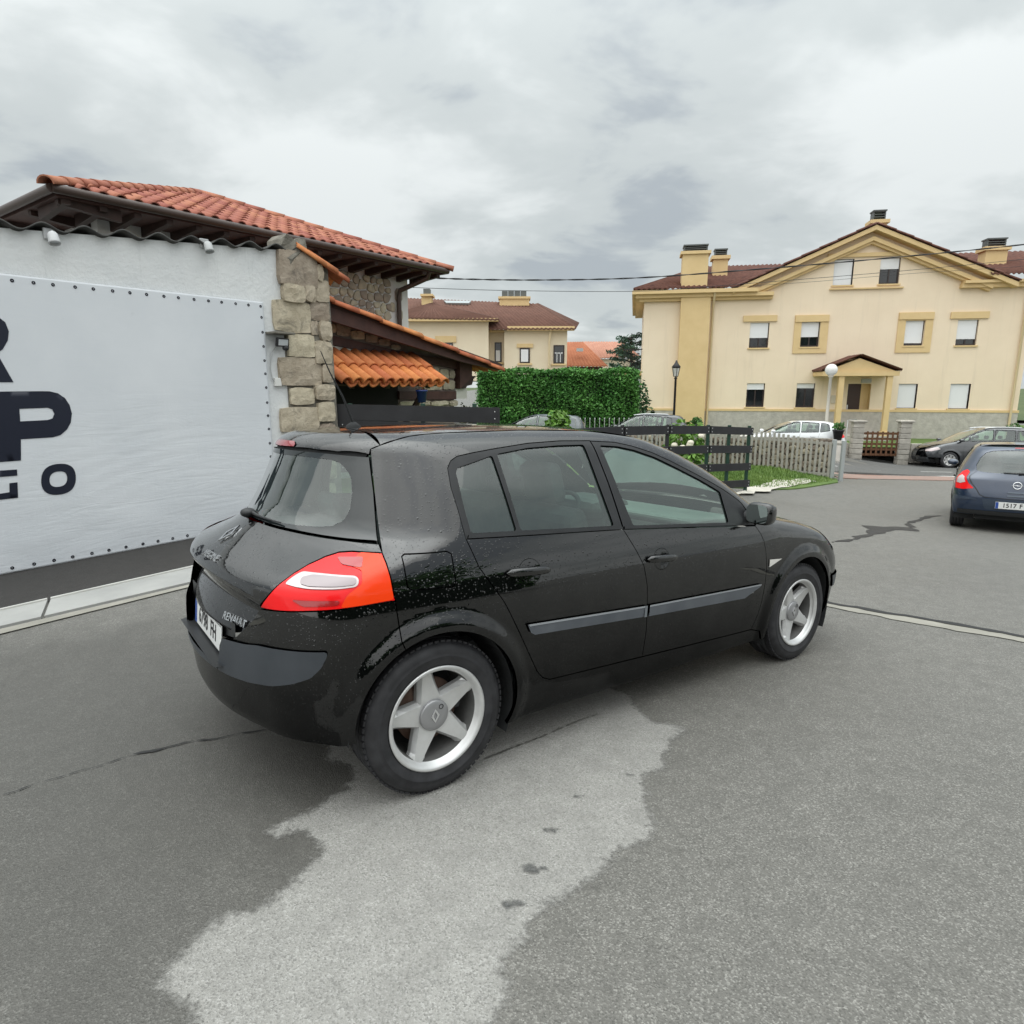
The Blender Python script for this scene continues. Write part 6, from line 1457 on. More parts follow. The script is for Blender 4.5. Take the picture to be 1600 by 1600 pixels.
# ---- nose
def fsym(h): c = .85*math.pi/2; return h+[(2*c-a, b) for a, b in h[::-1] if abs(a-c) > 1e-6]
FC = .85*math.pi/2
archB = [(x-2.9, z) for x, z in arc(2.625, -18, 38, 10)]
bf = archB+[(.06, .60), (.165, .675), (.42, .665), (.75, .655), (FC, .65), (FC, .20), (.5, .20), (.1, .195)]
bumpf = panel(HB, 'front_bumper', fsym(bf), FM, BLACK, car, grid=.04)
panel(HB, 'bumper_insert', [(.10, .505), (.60, .50), (.66, .46), (.60, .42), (.14, .425)], FM, RUBBER, bumpf, mirror=True, off=.012, gap=0, skirt=.014, rnd=2)
hl = [(.02, .83), (.10, .845), (.30, .80), (.52, .745), (.62, .70), (.56, .672), (.30, .672), (.17, .682), (.10, .72)]
panel(HB, 'headlight', hl, FM, LAMP_W, car, mirror=True, rnd=1, off=.003)
panel(HB, 'grille', fsym([(.66, .66), (.70, .715), (FC, .73), (FC, .66)]), FM, INTD, car, off=.002)
# ---- rear bumper
tl_bot = [(-.274,.827),(-.371,.824),(-.458,.820),(-.544,.816),(-.642,.808),(-.735,.800)]
tgap = [(-.738,.794),(-.765,.755),(-.815,.71),(-.86,.672),(-.895,.650)]
archC = [uw(x, z) for x, z in arc(0, 116, 181, 16)]
rb = [(-.256, .677)]+archC+[(-.418, .305), (-.451, .30), (-.586, .315), (-.78, .325), (-1.0, .315), (SC, .31), (SC, .525), (-1.02, .525), (-1.0, .60), (-.93, .648)]+tgap[::-1]+tl_bot[::-1]
rbo = panel(HN, 'rear_bumper', msym2(rb[rb.index((SC, .525)):]+rb[:rb.index((SC, .525))]) if False else (rb[1:rb.index((SC, .31))]+[(SC, .31)]+[(2*SC-a, b) for a, b in rb[1:rb.index((SC, .31))][::-1]]+[(2*SC+.256, .677)]+[(2*SC-a, b) for a, b in (tl_bot)]+[(2*SC-a, b) for a, b in tgap]+[(2*SC+.97, .645), (2*SC+1.0, .60), (2*SC+1.02, .528), (-1.02, .528), (-1.0, .60), (-.97, .645)]+tgap[::-1]+tl_bot[::-1]+[(-.256, .677)]), WN_, BLACK, car, grid=.016, dens=.012)
rub = [(-.955,.640),(-.90,.645),(-.80,.655),(-.731,.668),(-.641,.674),(-.562,.675),(-.490,.675),(-.488,.659),(-.506,.617),(-.537,.580),(-.594,.554),(-.669,.531),(-.785,.512),(-.907,.502),(-1.005,.500),(-.985,.57)]
rubo = panel(HN, 'bumper_insert', rub, WN_, RUBBER, rbo, mirror=True, off=.010, gap=0, skirt=.018, rnd=1, grid=.02)
panel(HN, 'bumper_insert', msym2([(SC,.498),(-1.02,.498),(-1.005,.524),(SC,.526)]), WN_, RUBBER, rbo, off=.008, gap=0, skirt=.03, grid=.03)
m = MB(); m.add([(-.648, y_, z_) for y_, z_ in ((-.42, .50), (.42, .50), (.42, .70), (-.42, .70))], [(0, 1, 2, 3)][::-1]); m.build('plate_recess', TRIMK, rbo)
m = MB(); m.add([(-.72, -.36, .526), (-.72, .36, .526), (-.64, .42, .53), (-.64, -.42, .53)], [(0, 1, 2, 3)]); m.build('recess_ledge', TRIMK, rbo)
# ---- tailgate
lamp_top = [(-.738,.807),(-.692,.857),(-.656,.899),(-.625,.929),(-.588,.953),(-.533,.976),(-.484,.989),(-.431,.993),(-.311,.990)]
gbot = [(-.325,1.024),(-.474,1.027),(-.607,1.031),(-.784,1.038),(-.98,1.044),(-1.131,1.049)]
th = [(SC, .662), (-1.0, .660), (-.93, .655)]+tgap[::-1][1:]+lamp_top+[(-.322, 1.016)]+[(a, b-.004) for a, b in gbot[1:]]+[(SC, 1.046)]
tg = panel(HB, 'tailgate', msym2(th), WM, BLACK, car, grid=.012, dens=.01)
gtop = [(-.358,1.341),(-.568,1.347),(-.75,1.351),(-1.057,1.354)]
gh = [(SC, 1.051)]+gbot[::-1]+[(-.337,1.206)]+gtop+[(SC, 1.355)]
ch_ = [(SC, 1.325), (-.932,1.325),(-.739,1.322),(-.622,1.319),(-.554,1.309),(-.517,1.295),(-.483,1.271),(-.465,1.246),(-.457,1.191),(-.465,1.136),(-.483,1.109),(-.502,1.091),(-.555,1.072),(-.649,1.064),(-.813,1.062),(SC,1.066)]
rw_o = panel(HB, 'rear_window', msym2(gh), WM, FRIT, tg, holes=[msym2(ch_)], off=-.001, gap=.004, grid=.03)
panel(HB, 'rear_glass', msym2(ch_), WM, GLR, tg, off=-.003, gap=-.004, skirt=0, grid=.05)
# ---- spoiler lip joining window and roof
SO, SE, SD = np.array([.25, 0, 1.05]), np.array([.8, 0, .6]), np.array([-.6, 0, .8])
P = HB.wrap(np.array([(a, b+.007) for a, b in gtop[::-1]]+[(-.35, 1.369), (-.293, 1.386)])); low_ = [(p[1], float((p-SO)@SE)) for p in P]
Pt = TM(np.array([(-.10, -.55), (-.075, -.3), (-.06, 0)])); up_ = [(p[1], float((p-SO)@SE)) for p in Pt]
Pc = HB.wrap(np.array([(SC, 1.362)]))[0]; half = [(0.0, float((Pc-SO)@SE))]+low_+up_[1:2]
spo = half+[up_[2]]+[(-a, b) for a, b in half[::-1][:-1]]
spp = panel(HB, 'spoiler', spo, tiltmap(HB, SO, SE, SD), BLACK, tg, grid=.025)
panel(HB, 'tailgate_inner', msym2([(SC, 1.33), (-.75, 1.33), (-.40, 1.325), (-.37, 1.36), (-.40, 1.378), (-.75, 1.385), (SC, 1.388)]), WM, INTD, tg, off=-.014, gap=0, skirt=0)
bl_ = [(SC, 1.388), (-1.10, 1.387), (-1.06, 1.376), (-1.06, 1.366), (SC, 1.364)]
panel(HB, 'brake_light', msym2(bl_), WM, M_('lamp_third', (.30, .02, .03), .15, coat=1.0), spp, off=.004, gap=0, skirt=.006)
# ---- tail lamps
lamp = [(-.735,.803)]+lamp_top[1:]+lampR[::-1][1:]+tl_bot[1:-1]
lo_ = panel(HB, 'tail_lamp', lamp, WM, LAMP_R, car, mirror=True, off=.003, gap=.004, grid=.02, rnd=0)
panel(HB, 'lamp_outer_lens', [(-.40,.989),(-.316,.986),(-.303,.958),(-.291,.911),(-.280,.833),(-.371,.829),(-.45,.826),(-.43,.87),(-.385,.90),(-.385,.94),(-.43,.955)], WM, LAMP_O, lo_, mirror=True, off=.0045, gap=0, skirt=.002, rnd=2, grid=.02)
rv = [(-.635,.899),(-.615,.920),(-.593,.933),(-.515,.931),(-.405,.925),(-.394,.913),(-.400,.893),(-.459,.889),(-.548,.890),(-.597,.894)]
rvo = panel(HB, 'reverse_light', rv, WM, LAMP_S, lo_, mirror=True, off=.0058, gap=0, skirt=.003, rnd=2, grid=.015)
panel(HB, 'reverse_reflector', [(-.585,.918),(-.55,.9265),(-.50,.9255),(-.408,.9195),(-.402,.912),(-.407,.8985),(-.46,.8955),(-.55,.8965),(-.58,.902)], WM, M_('lamp_smoke', (.33, .28, .29), .35, .1, coat=.4), lo_, mirror=True, off=.0078, gap=0, skirt=.004, rnd=2, grid=.015)
panel(HB, 'lamp_segment', [(-.485,.974),(-.383,.977),(-.387,.947),(-.46,.956)], WM, LAMP_D, lo_, mirror=True, off=.0055, gap=0, skirt=.003, rnd=1, grid=.02)
panel(HB, 'lamp_segment', [(-.600,.854),(-.451,.852),(-.455,.836),(-.561,.833)], WM, LAMP_D, lo_, mirror=True, off=.0055, gap=0, skirt=.003, rnd=1, grid=.02)
# ---- badges and plate
def surfM(s, z, off=.002):
    p = HB.wrap(np.array([(s, z)])); n = HB.N(p)[0]; p = p[0]+n*off; n = Vector(n); ex = Vector((0, 0, 1)).cross(n).normalized(); return frame(p, ex, n.cross(ex), n)
Mb = surfM(SC+.04, .985, .004)
e_ = MB()
for (sx, sz) in ((1, 1), (-1, 1), (-1, -1), (1, -1)):
    a0, b0, a1, b1 = Vector((0, .055*sz, 0)), Vector((.036*sx, 0, 0)), Vector((0, .034*sz, 0)), Vector((.021*sx, 0, 0))
    e_.prism([Mb @ p for p in ([a0, b0, b1, a1] if sx*sz < 0 else [a0, a1, b1, b0])], (Mb.to_3x3() @ Vector((0, 0, .006))))
e_.build('emblem', CHROME, tg)
textmesh('badge_text', 'MEGANE', .045, surfM(SC+.13, .915, .003), SILT, tg, .002, bold=.0006)
Mr = surfM(SC+.42, .695, .004)
textmesh('badge_text', 'RENAULT', .043, surfM(SC+.40, .705, .003), SILT, tg, .003, shear=.2, bold=.0006)
Mp = frame((-.668, 0, .595), (0, -1, 0), (0.06, 0, 1))
pl_o = MB().rbox((-.26, -.055, -.004), (.26, .055, .002), .002).build('licence_plate', PLATE, tg); pl_o.matrix_local = Mp
MB().box((-.257, -.052, .0022), (-.218, .052, .003)).build('plate_band', PBLUE, pl_o)
MB().box((-.258, .0525, .0021), (.258, .0545, .0028)).box((-.258, -.0545, .0021), (.258, -.0525, .0028)).build('plate_border', PINK_, pl_o)
textmesh('plate_text', '6798', .098, Matrix.Translation((-.075, 0, .0032)), PINK_, pl_o, .0004, bold=.0012, sx=.95)
textmesh('plate_text', 'FH', .098, Matrix.Translation((.125, 0, .0032)), PINK_, pl_o, .0004, bold=.0012, sx=.95)
P_ = HB.wrap(np.array([(1.93, .548)]))[0]
textmesh('badge_text', 'dCi', .046, frame(P_+np.array([0, -.004, 0]), (1, 0, -.02), (0, 0, 1), (0, -1, 0)), SILT, drF[0], .002, bold=.0003)
# ---- rear wiper, aerial
pw_ = HB.wrap(np.array([(SC, 1.058)]))[0]; nw = HB.N(pw_[None])[0]
m = MB(); Mw_ = Matrix.Translation(Vector(pw_)+Vector(nw)*.018) @ Matrix.Diagonal((.034, .034, .022, 1))
m.lathe([(0, -1)]+[(math.sin(k*math.pi/10), -math.cos(k*math.pi/10)) for k in range(1, 10)]+[(0, 1)], 16, Mw_); wp = m.build('wiper_hub', TRIMK, tg)
Pq = HB.wrap(np.array([(SC, 1.066), (-1.2, 1.062), (-1.05, 1.058), (-.9, 1.053)])); Nq = HB.N(Pq)
m = MB(); m.tube([Vector(p+n*.012) for p, n in zip(Pq, Nq)], [.009, .006, .005, .003], 8); m.build('wiper_arm', TRIMK, wp)
an = TM(np.array([(.0, -.04)]))[0]
m = MB(); m.lathe([(.030, -.008), (.027, .008), (.018, .016), (.009, .024), (0, .026)], 16, Matrix.Translation(an) @ Matrix.Diagonal((1.3, .8, 1, 1)))
m.tube([Vector(an)+Vector((0, 0, .015)), Vector(an)+Vector((-.05, 0, .14)), Vector(an)+Vector((-.11, 0, .25)), Vector(an)+Vector((-.15, 0, .34))], [.007, .005, .003, .002], 6); m.build('aerial', INTD, car)
# roof edge ditch strips
# ---- door mirrors
for si, sgn in enumerate((1, -1)):
    mir = empty('mirror_dummy'); bpy.data.objects.remove(mir)
    m = MB(); n = 18; K = 24; rows = []
    c = Vector((2.03, -.912*1, 1.003))
    def se(a, p): return math.copysign(abs(a)**p, a)
    for i in range(n+1):
        th_ = math.pi*i/n-math.pi/2
        for k in range(K):
            ph = 2*math.pi*k/K; cy, cz, cx = math.cos(ph), math.sin(ph), 0
            r_ = abs(math.cos(th_))**.55; x = math.sin(th_); dx = .085*x if x > 0 else .03*x
            q = c+Vector((dx,   .078*r_*se(cy, .55), .064*r_*se(cz, .55)+.012*(cy > 0)*0))
            rows.append(Vector((q.x, q.y*(1 if sgn > 0 else -1), q.z)))
    f = [(i*K+k, i*K+(k+1) % K, (i+1)*K+(k+1) % K, (i+1)*K+k) for i in range(n) for k in range(K)]
    if sgn > 0: f = [q[::-1] for q in f]
    m.add(rows, f, True); mo_ = m.build('door_mirror', BLACK, drF[si])
    m = MB(); v = []
    for k in range(K):
        ph = 2*math.pi*k/K; q = c+Vector((-.034,   .066*se(math.cos(ph), .5), .051*se(math.sin(ph), .5))); v.append(Vector((q.x, q.y*sgn, q.z)))
    m.add(v, [tuple(range(K)) if sgn < 0 else tuple(range(K))[::-1]]); m.build('mirror_glass', M_('mirror_silver', (.62, .70, .68), .02, 1.0) if si == 0 else bpy.data.materials['mirror_silver'], mo_)
    m = MB(); q0, q1 = Vector((2.03, -.79*sgn, .965)), Vector((2.04, -.86*sgn, .985)); m.tube([q0, q1], [.045, .032], 10); m.build('mirror_foot', TRIMK, mo_)
# ---- wheels
for x, rr_, st in ((0, 78, 0), (2.625, 68, 0)):
    wheel_alloy(car, x, -1, st, rot=rr_); wheel_alloy(car, x, 1, st, rot=30)
# ---- under-body, wheel wells
for xw in (0, 2.625):
    for sgn in (1, -1):
        m = MB(); n = 24; v = []
        for i in range(n+1):
            a = R(-25+(230 if xw else 208)*i/n)
            for y in (.845, .50): v.append((xw+.372*math.cos(a), y*sgn, .316+.372*math.sin(a)))
        m.add(v, [(2*i, 2*i+2, 2*i+3, 2*i+1) for i in range(n)]); k0 = [(v[2*i+1][0], .50*sgn, v[2*i+1][2]) for i in range(n+1)]
        m.add(k0, [tuple(range(n+1))]); m.build('wheel_arch_liner', INTD, car)
m = MB(); m.box((-.30, -.48, .24), (3.1, .48, .32)); m.box((.42, -.80, .19), (2.2, .80, .27)); m.build('floor_pan', INTD, car)
m = MB(); m.tube([(.15, -.6, .28), (.32, -.62, .24), (.42, -.62, .2)], .02, 6); m.build('mud_guard', INTD, car)
# ---- cabin
m = MB(); m.box((-.1, -.72, .27), (2.2, .72, .32)); m.build('cabin_floor', INT, car)
panel(HB, 'headliner', [(-.02, -.50), (1.38, -.50), (1.38, .50), (-.02, .50)], TM, INTL, car, off=-.05, gap=0, skirt=0, grid=.1)
for si, sgn in enumerate((1, -1)):
    pass
def trimcard(o, par, mat=INT, off=-.045): panel(HB, 'door_card', o, WM, mat, par, mirror=True, off=off, gap=.01, skirt=0, grid=.08)
trimcard([(.09, 1.0), (.16, .82), (.40, .42), (1.05, .36), (1.04, .80), (.925, .975)], drR); trimcard([(.94, .975), (1.98, .91), (2.05, .78), (2.05, .45), (2.0, .34), (1.08, .36), (1.05, .80)], drF)
trimcard([(-.24, 1.02), (-.27, 1.28), (-.02, 1.30), (.0, 1.03)], sf_, INTL, -.06)
def seat(x, y, w, nm, mat=INT, tall=1.0):
    s_ = empty(nm, (x, y, .32), parent=car)
    m = MB(); m.rbox((-.05, -w/2, .02), (.47, w/2, .20), .05); m.build('cushion', mat, s_)
    Mx = Matrix.Translation((-.02, 0, .16)) @ Matrix.Rotation(R(-16), 4, 'Y'); m = MB(); m.rbox((-.07, -w/2, -.02), (.07, w/2, .60*tall), .055, Mx); m.build('backrest', mat, s_)
    return s_, Mx
for y in (-.36, .36):
    s_, Mx = seat(1.12, y, .50, 'front_seat'); m = MB(); m.rbox((-.05, -.14, .62), (.05, .14, .84), .045, Mx); m.build('headrest', INT, s_)
s_, Mx = seat(.22, 0, 1.25, 'rear_bench', tall=.85)
for y in (-.38, .38): m = MB(); m.rbox((-.045, y-.13, .50), (.04, y+.13, .64), .04, Mx); m.build('headrest', INT, s_)
m = MB(); m.rbox((1.82, -.72, .55), (2.25, .72, .90), .08); m.rbox((1.72, .12, .84), (2.1, .62, .98), .06); m.build('dashboard', noisy('dash_grey', (.09, .095, .095), (.12, .125, .125), 6, .7), car)
m = MB(); m.rbox((1.85, -.60, .88), (2.3, .60, .93), .03); m.build('dash_top', INTL, car)
m = MB(); c = Vector((1.62, .36, .86)); ax_ = Vector((-.42, 0, .30)).normalized(); e1 = Vector((0, 1, 0)); e2 = ax_.cross(e1)
m.tube([c+(e1*math.cos(a)+e2*math.sin(a))*.185 for a in np.linspace(0, 2*math.pi, 33)[:-1]], .016, 8, closed=True); m.tube([c, c+e1*.17], .02, 6); m.tube([c, c-e1*.17], .02, 6); m.tube([c, c-ax_*.3], .035, 8); m.build('steering_wheel', INTD, car)
m = MB(); m.rbox((1.52, -.11, 1.28), (1.55, .11, 1.345), .012); m.tube([(1.54, 0, 1.33), (1.56, 0, 1.38)], .01, 6); m.build('interior_mirror', INTD, car)
m = MB(); m.box((-.22, -.50, .95), (.08, .50, .97)); m.build('parcel_shelf', INT, car)
for sgn in (1, -1):
    m = MB(); m.tube([(1.02, -.80*sgn, .95), (.99, -.70*sgn, 1.2), (.95, -.60*sgn, 1.38)], .035, 8); m.build('pillar_trim', INTL, car)
# ================================================================== OTHER CARS
def make_car(label, pose, c):
    """c: dict of measures; axle at x=0, z up from the ground"""
    H, wb, ro, fo_, hw = c['H'], c['wb'], c['ro'], c['fo'], c['hw']; bz = c['belt']; wr_ = c.get('wr', .31); L1 = wb+fo_
    rl = c.get('rail', .70)*1.0
    w = curve([(.1, hw-.10), (.2, hw-.05), (.3, hw-.02), (.5, hw), (.7, hw), (.85, hw-.012), (bz, hw-.045), (bz+.12, hw-.09), (H-.12, hw-.225), (H, hw-.30), (H+.1, hw-.36)], .025)
    T = curve([(q[0], q[1]) for q in c['top']], .06)
    xr = curve([(q[1], q[0]) for q in c['rear']], .02)
    xf = curve([(.15, L1-.12), (.3, L1-.02), (.5, L1), (.65, L1-.03), (.8, L1-.14), (1.0, L1-.4)], .03)
    B = Body(w, T, xr, xf, (0, wb), arch=wr_+.05, flare=.015, zw=wr_, tr=(.03, .08), x1=.5, kx=.08, cr=.07, cyr=c.get('cyr', (.20, .34)), kc=.22, kr=.10, belt=bz, zb=.15, flare_r=wr_+.13, front=(wb-.7, .05))
    car_ = empty('parked_car', label=label, cat='car', group='cars parked beyond the yard')
    car_.matrix_world = pose
    P_ = c['paint']; WMc, TMc, FMc = wrapmap(B), topmap(B), frontmap(B, wb+.35)
    g = c.get('grid', .06); tz = lambda x, y: float(TMc(np.array([[x, y]]))[0, 2])
    def ua(x, z): return (x-.1, z) if x >= .1 else (-.85*math.atan2(.1-x, hw), z)
    ar = wr_+.055
    A_ = lambda xw, a0, a1: [(xw+ar*math.cos(R(a)), wr_+ar*math.sin(R(a))) for a in np.linspace(a0, a1, 18)]
    base = c['abase']                      # x of the A-pillar foot
    bl_ = c['beltline']                    # list (s, z) from rear centre to A foot
    ytop = hw-.15
    wt = [(x-.1, tz(x, ytop*.93)) for x in np.linspace(base+.06, wb+.34, 6)]
    low_ = [(SC, .30)]+[(-.62, .28), (-.40, .28)]+[ua(x, z) for x, z in A_(0, 190, -12)]+[(x-.1, z) for x, z in A_(wb, 192, -8)]+[(wb+.25+.0, .22), (wb+.25, .45)]+wt[::-1]+bl_[::-1]
    low_ = [(SC, .30)]+[(-.62, .28), (-.42, .28)]+[ua(x, z) for x, z in A_(0, 188, -18)]+[(.45, .19), (wb-.5, .19)]+[(x-.1, z) for x, z in A_(wb, 198, 12)]+[(wb+.25, wr_+.09)]+wt[::-1]+bl_[::-1]
    sd_ = panel(B, 'body_side', low_, WMc, P_, car_, mirror=True, grid=g*.7, gap=0, dens=.03, skirt=.01)
    nose = [(-.10, wr_+.09)]+[(-.10, wt[-1][1]-.0)]+[(.0, tz(wb+.35, ytop*.9)-.02), (.25, tz(wb+.45, ytop*.7)-.05), (.6, .74), (FC, .74), (FC, .18), (.3, .18), (-.05, .2)]
    panel(B, 'front_bumper', fsym(nose), FMc, P_, car_, grid=g, gap=0, dens=.03)
    panel(B, 'grille', fsym([(.62, .62), (.62, .70), (FC, .71), (FC, .60)]), FMc, INTD, car_, off=.006, gap=0)
    panel(B, 'lower_grille', fsym([(.45, .26), (.5, .40), (FC, .40), (FC, .25)]), FMc, INTD, car_, off=.006, gap=0)
    panel(B, 'headlight', [(.0, .72), (.08, .80), (.30, .75), (.55, .69), (.56, .63), (.30, .63)], FMc, LAMP_S, car_, mirror=True, off=.008, gap=0, rnd=1)
    # greenhouse
    roofy = [(x, hw-.34) for x in np.linspace(c['roof0'], c['head'], 6)]
    scr_ = [(c['head']+(base-c['head'])*k/5, hw-.33+.135*k/5) for k in range(6)]
    up_s = [ua(x, tz(x, y)) if x > .1 else (-.85*math.atan2(.1-x, y), tz(x, y)) for x, y in roofy]+[(x-.1, tz(x, y)) for x, y in scr_[1:]]
    half_ = [(base-.06, bl_[-1][1]+.0)]
    gh_half = bl_+up_s[::-1]+[(SC, c['rtop'])]
    rg = c['rglass']; ghf = [(SC, bl_[0][1])]+bl_[1:]+up_s[::-1]+[(SC, c['rtop'])]
    full = bl_[1:]+up_s[::-1]+[(2*SC-a, b) for a, b in up_s]+[(2*SC-a, b) for a, b in bl_[1:][::-1]]
    hol = [msym2(rg)]
    for wn_ in c['wins']: hol += [wn_, [(2*SC-a, b) for a, b in wn_][::-1]]
    gh_ = panel(B, 'greenhouse', full, WMc, P_, car_, holes=hol, hrnd=1, grid=g*.7, gap=0, dens=.03, skirt=.02)
    G_ = c.get('glass', GLS)
    panel(B, 'rear_window', msym2(rg), WMc, G_, car_, off=-.004, gap=-.004, skirt=0, grid=.1, rnd=1)
    for wn_ in c['wins']:
        panel(B, 'side_window', wn_, WMc, G_, car_, mirror=True, off=-.006, gap=-.004, skirt=0, grid=.1, rnd=1)
        panel(B, 'window_seal', [tuple(q) for q in inset(densify(wn_, .05), -.018)], WMc, TRIMK, car_, holes=[wn_], hrnd=1, rnd=1, mirror=True, off=.002, gap=0, skirt=0, grid=None)
    rp_ = [(x, -y) for x, y in roofy]+[(x, y) for x, y in roofy[::-1]]
    panel(B, 'roof', rp_, TMc, P_, car_, grid=g, gap=0)
    panel(B, 'windscreen', [(x, -y) for x, y in scr_]+[(base+.13, -.3), (base+.15, 0), (base+.13, .3)]+[(x, y) for x, y in scr_[::-1]], TMc, G_, car_, grid=.12, gap=0, skirt=0)
    bn = [(base+.0, -(hw-.20)), (base+.2, -ytop*.93), (wb+.3, -ytop*.90), (wb+fo_-.22, -.4), (wb+fo_-.15, 0), (wb+fo_-.22, .4), (wb+.3, ytop*.90), (base+.2, ytop*.93), (base, hw-.20), (base+.12, .3), (base+.14, 0), (base+.12, -.3)]
    panel(B, 'bonnet', bn, TMc, P_, car_, grid=g, gap=0)
    for nm, ol, mt, of in c.get('extra', []): panel(B, nm, ol, WMc, mt, car_, mirror=True, off=of, gap=0, skirt=.008, rnd=1, grid=.03)
    # lines of the doors: thin dark seams
    for dl in c.get('seams', []):
        ol = [(a-.003, b) for a, b in dl]+[(a+.003, b) for a, b in dl[::-1]]
        panel(B, 'door_seam', ol, WMc, SEAL, car_, mirror=True, off=.0015, gap=0, skirt=0, grid=None)
    for hx, hz in c.get('handles', []): panel(B, 'handle', [(hx, hz), (hx+.17, hz-.008), (hx+.17, hz-.035), (hx, hz-.027)], WMc, P_, car_, mirror=True, off=.022, gap=0, skirt=.02, rnd=1, grid=None)
    for x in (0, wb):
        for sgn in (-1, 1):
            wheel_alloy(car_, x, sgn, 0, c.get('spokes', 8), 20, wr_, wr_-.11, .2, 'plain').location.y = sgn*(hw-.11)
    for x in (0, wb):
        for sgn in (-1, 1):
            m = MB(); v = []; n = 16
            for i in range(n+1):
                a = R(-20+220*i/n)
                for y in (hw-.06, hw-.34): v.append((x+(ar+.005)*math.cos(a), y*sgn, wr_+(ar+.005)*math.sin(a)))
            m.add(v, [(2*i, 2*i+2, 2*i+3, 2*i+1) for i in range(n)]); m.build('wheel_arch_liner', INTD, car_)
    m = MB(); m.box((-.45, -hw+.36, .2), (wb+.5, hw-.36, .3)); m.box((ar+.02, -hw+.1, .19), (wb-ar-.02, hw-.1, .3)); m.build('floor_pan', INTD, car_)
    m = MB(); m.rbox((-.30, -hw+.2, .31), (base-.1, hw-.2, .62), .04); m.rbox((base-.45, -hw+.2, .5), (base+.1, hw-.2, bz-.06), .05); m.build('cabin', INT, car_)
    for x in (.35, 1.2):
        for y in (-.36, .36): m = MB(); m.rbox((x-.06, y-.22, .6), (x+.06, y+.22, 1.12), .05, Matrix.Translation((0, 0, 0))); m.rbox((x-.07, y-.12, 1.14), (x+.02, y+.12, 1.28), .04); m.build('seat', INT, car_)
    for sgn in (-1, 1):
        m = MB(); q = Vector((base-.12, sgn*(hw+.05), bz+.06)); n = 10; K = 12; v = []
        for i in range(n+1):
            th_ = math.pi*i/n-math.pi/2
            for k in range(K):
                ph = 2*math.pi*k/K; r_ = abs(math.cos(th_))**.6; v.append(q+Vector((.08*math.sin(th_), .095*r_*math.cos(ph), .065*r_*math.sin(ph))))
        m.add(v, [(i*K+k, i*K+(k+1) % K, (i+1)*K+(k+1) % K, (i+1)*K+k) for i in range(n) for k in range(K)], True); m.build('door_mirror', P_, car_)
    if c.get('rails'):
        for sgn in (-1, 1):
            m = MB(); m.tube([(x, sgn*(hw-.30), tz(x, hw-.30)+.035) for x in np.linspace(c['roof0']+.25, c['head']-.05, 8)], .018, 6); m.build('roof_rail', M_('rail_silver', (.75, .76, .77), .25, .6) if 'rail_silver' not in bpy.data.materials else bpy.data.materials['rail_silver'], car_)
    return car_, B, WMc
def cpose(p, az):
    f_ = Vector((math.sin(R(az)), math.cos(R(az)), 0)); e1 = .5
    gx = lambda q: g1(q.x, q.y)
    z = gx(p); dz = (gx(p+f_*2.5)-z)/2.5; l_ = Vector((-f_.y, f_.x, 0)); dl = (gx(p+l_*.8)-gx(p-l_*.8))/1.6
    F_ = (f_+Vector((0, 0, dz))).normalized(); L_ = (l_+Vector((0, 0, dl))).normalized(); return frame((p.x, p.y, z), F_, L_, F_.cross(L_))
# ------------------------------------------------------------------ blue hatchback near the right edge
NAVY = paint('paint_navy', (.010, .026, .062), .35, .5, .3)
ct = ong(1493, 820.5); azc = 35.0
l_ = Vector((-math.cos(R(azc)), math.sin(R(azc)), 0)); org = Vector((ct.x, ct.y, 0))-l_*.76
corsa = dict(glass=glass_mat('car_glass_tinted', (.50, .60, .58), 1.3), H=1.488, wb=2.51, ro=.66, fo=.82, hw=.865, belt=.98, wr=.305, paint=NAVY, grid=.035,
    top=[(-.5,1.36),(-.3,1.42),(0,1.465),(.4,1.485),(.8,1.487),(1.1,1.46),(1.35,1.40),(1.6,1.29),(1.85,1.16),(2.1,1.03),(2.25,.97),(2.5,.92),(2.8,.86),(3.05,.78),(3.25,.66),(3.4,.5)],
    rear=[(-.52,.15),(-.62,.3),(-.66,.45),(-.665,.58),(-.655,.66),(-.635,.75),(-.61,.88),(-.565,.97),(-.50,1.10),(-.42,1.25),(-.34,1.36),(-.30,1.40),(-.22,1.46)],
    abase=2.1, roof0=-.08, head=1.22, rtop=1.40, beltline=[(SC,.965),(-1.0,.965),(-.75,.97),(-.5,.985),(-.3,1.0),(-.1,1.01),(.4,1.0),(1.2,.97),(1.98,.93)],
    rglass=[(SC,.985),(-1.0,.985),(-.80,.99),(-.66,1.01),(-.60,1.10),(-.585,1.22),(-.62,1.31),(-.72,1.345),(-1.0,1.36),(SC,1.365)],
    wins=[[(.10,1.06),(.0,1.30),(.12,1.36),(.72,1.39),(.76,1.0),(.15,1.03)],[(.84,1.0),(.80,1.39),(1.05,1.365),(1.4,1.23),(1.72,1.07),(1.76,.965)]],
    extra=[('tail_lamp',[(-.47,.70),(-.43,.78),(-.415,.90),(-.43,.985),(-.50,1.02),(-.57,.985),(-.60,.90),(-.66,.80),(-.74,.72),(-.62,.695)],LAMP_R,.004),
           ('lamp_clear',[(-.46,.80),(-.455,.90),(-.50,.93),(-.57,.90),(-.62,.815),(-.55,.79)],LAMP_S,.0065),
           ('bumper_corner',[(-.44,.50),(-.44,.60),(-.62,.585),(-.80,.55),(-.80,.535),(-.62,.53)],paint('paint_navy_light',(.03,.05,.085),.3,0,.35),.006)],
    seams=[[(-.45,.70),(-.40,.58),(-.36,.50)],[(.79,.96),(.86,.7),(.86,.34)],[(1.9,.93),(1.98,.7),(1.93,.32)]],
    handles=[(.55,.86)])
cc_, CB, CW = make_car('dark blue hatchback seen from behind at the right edge of the yard', cpose(org, azc), corsa)
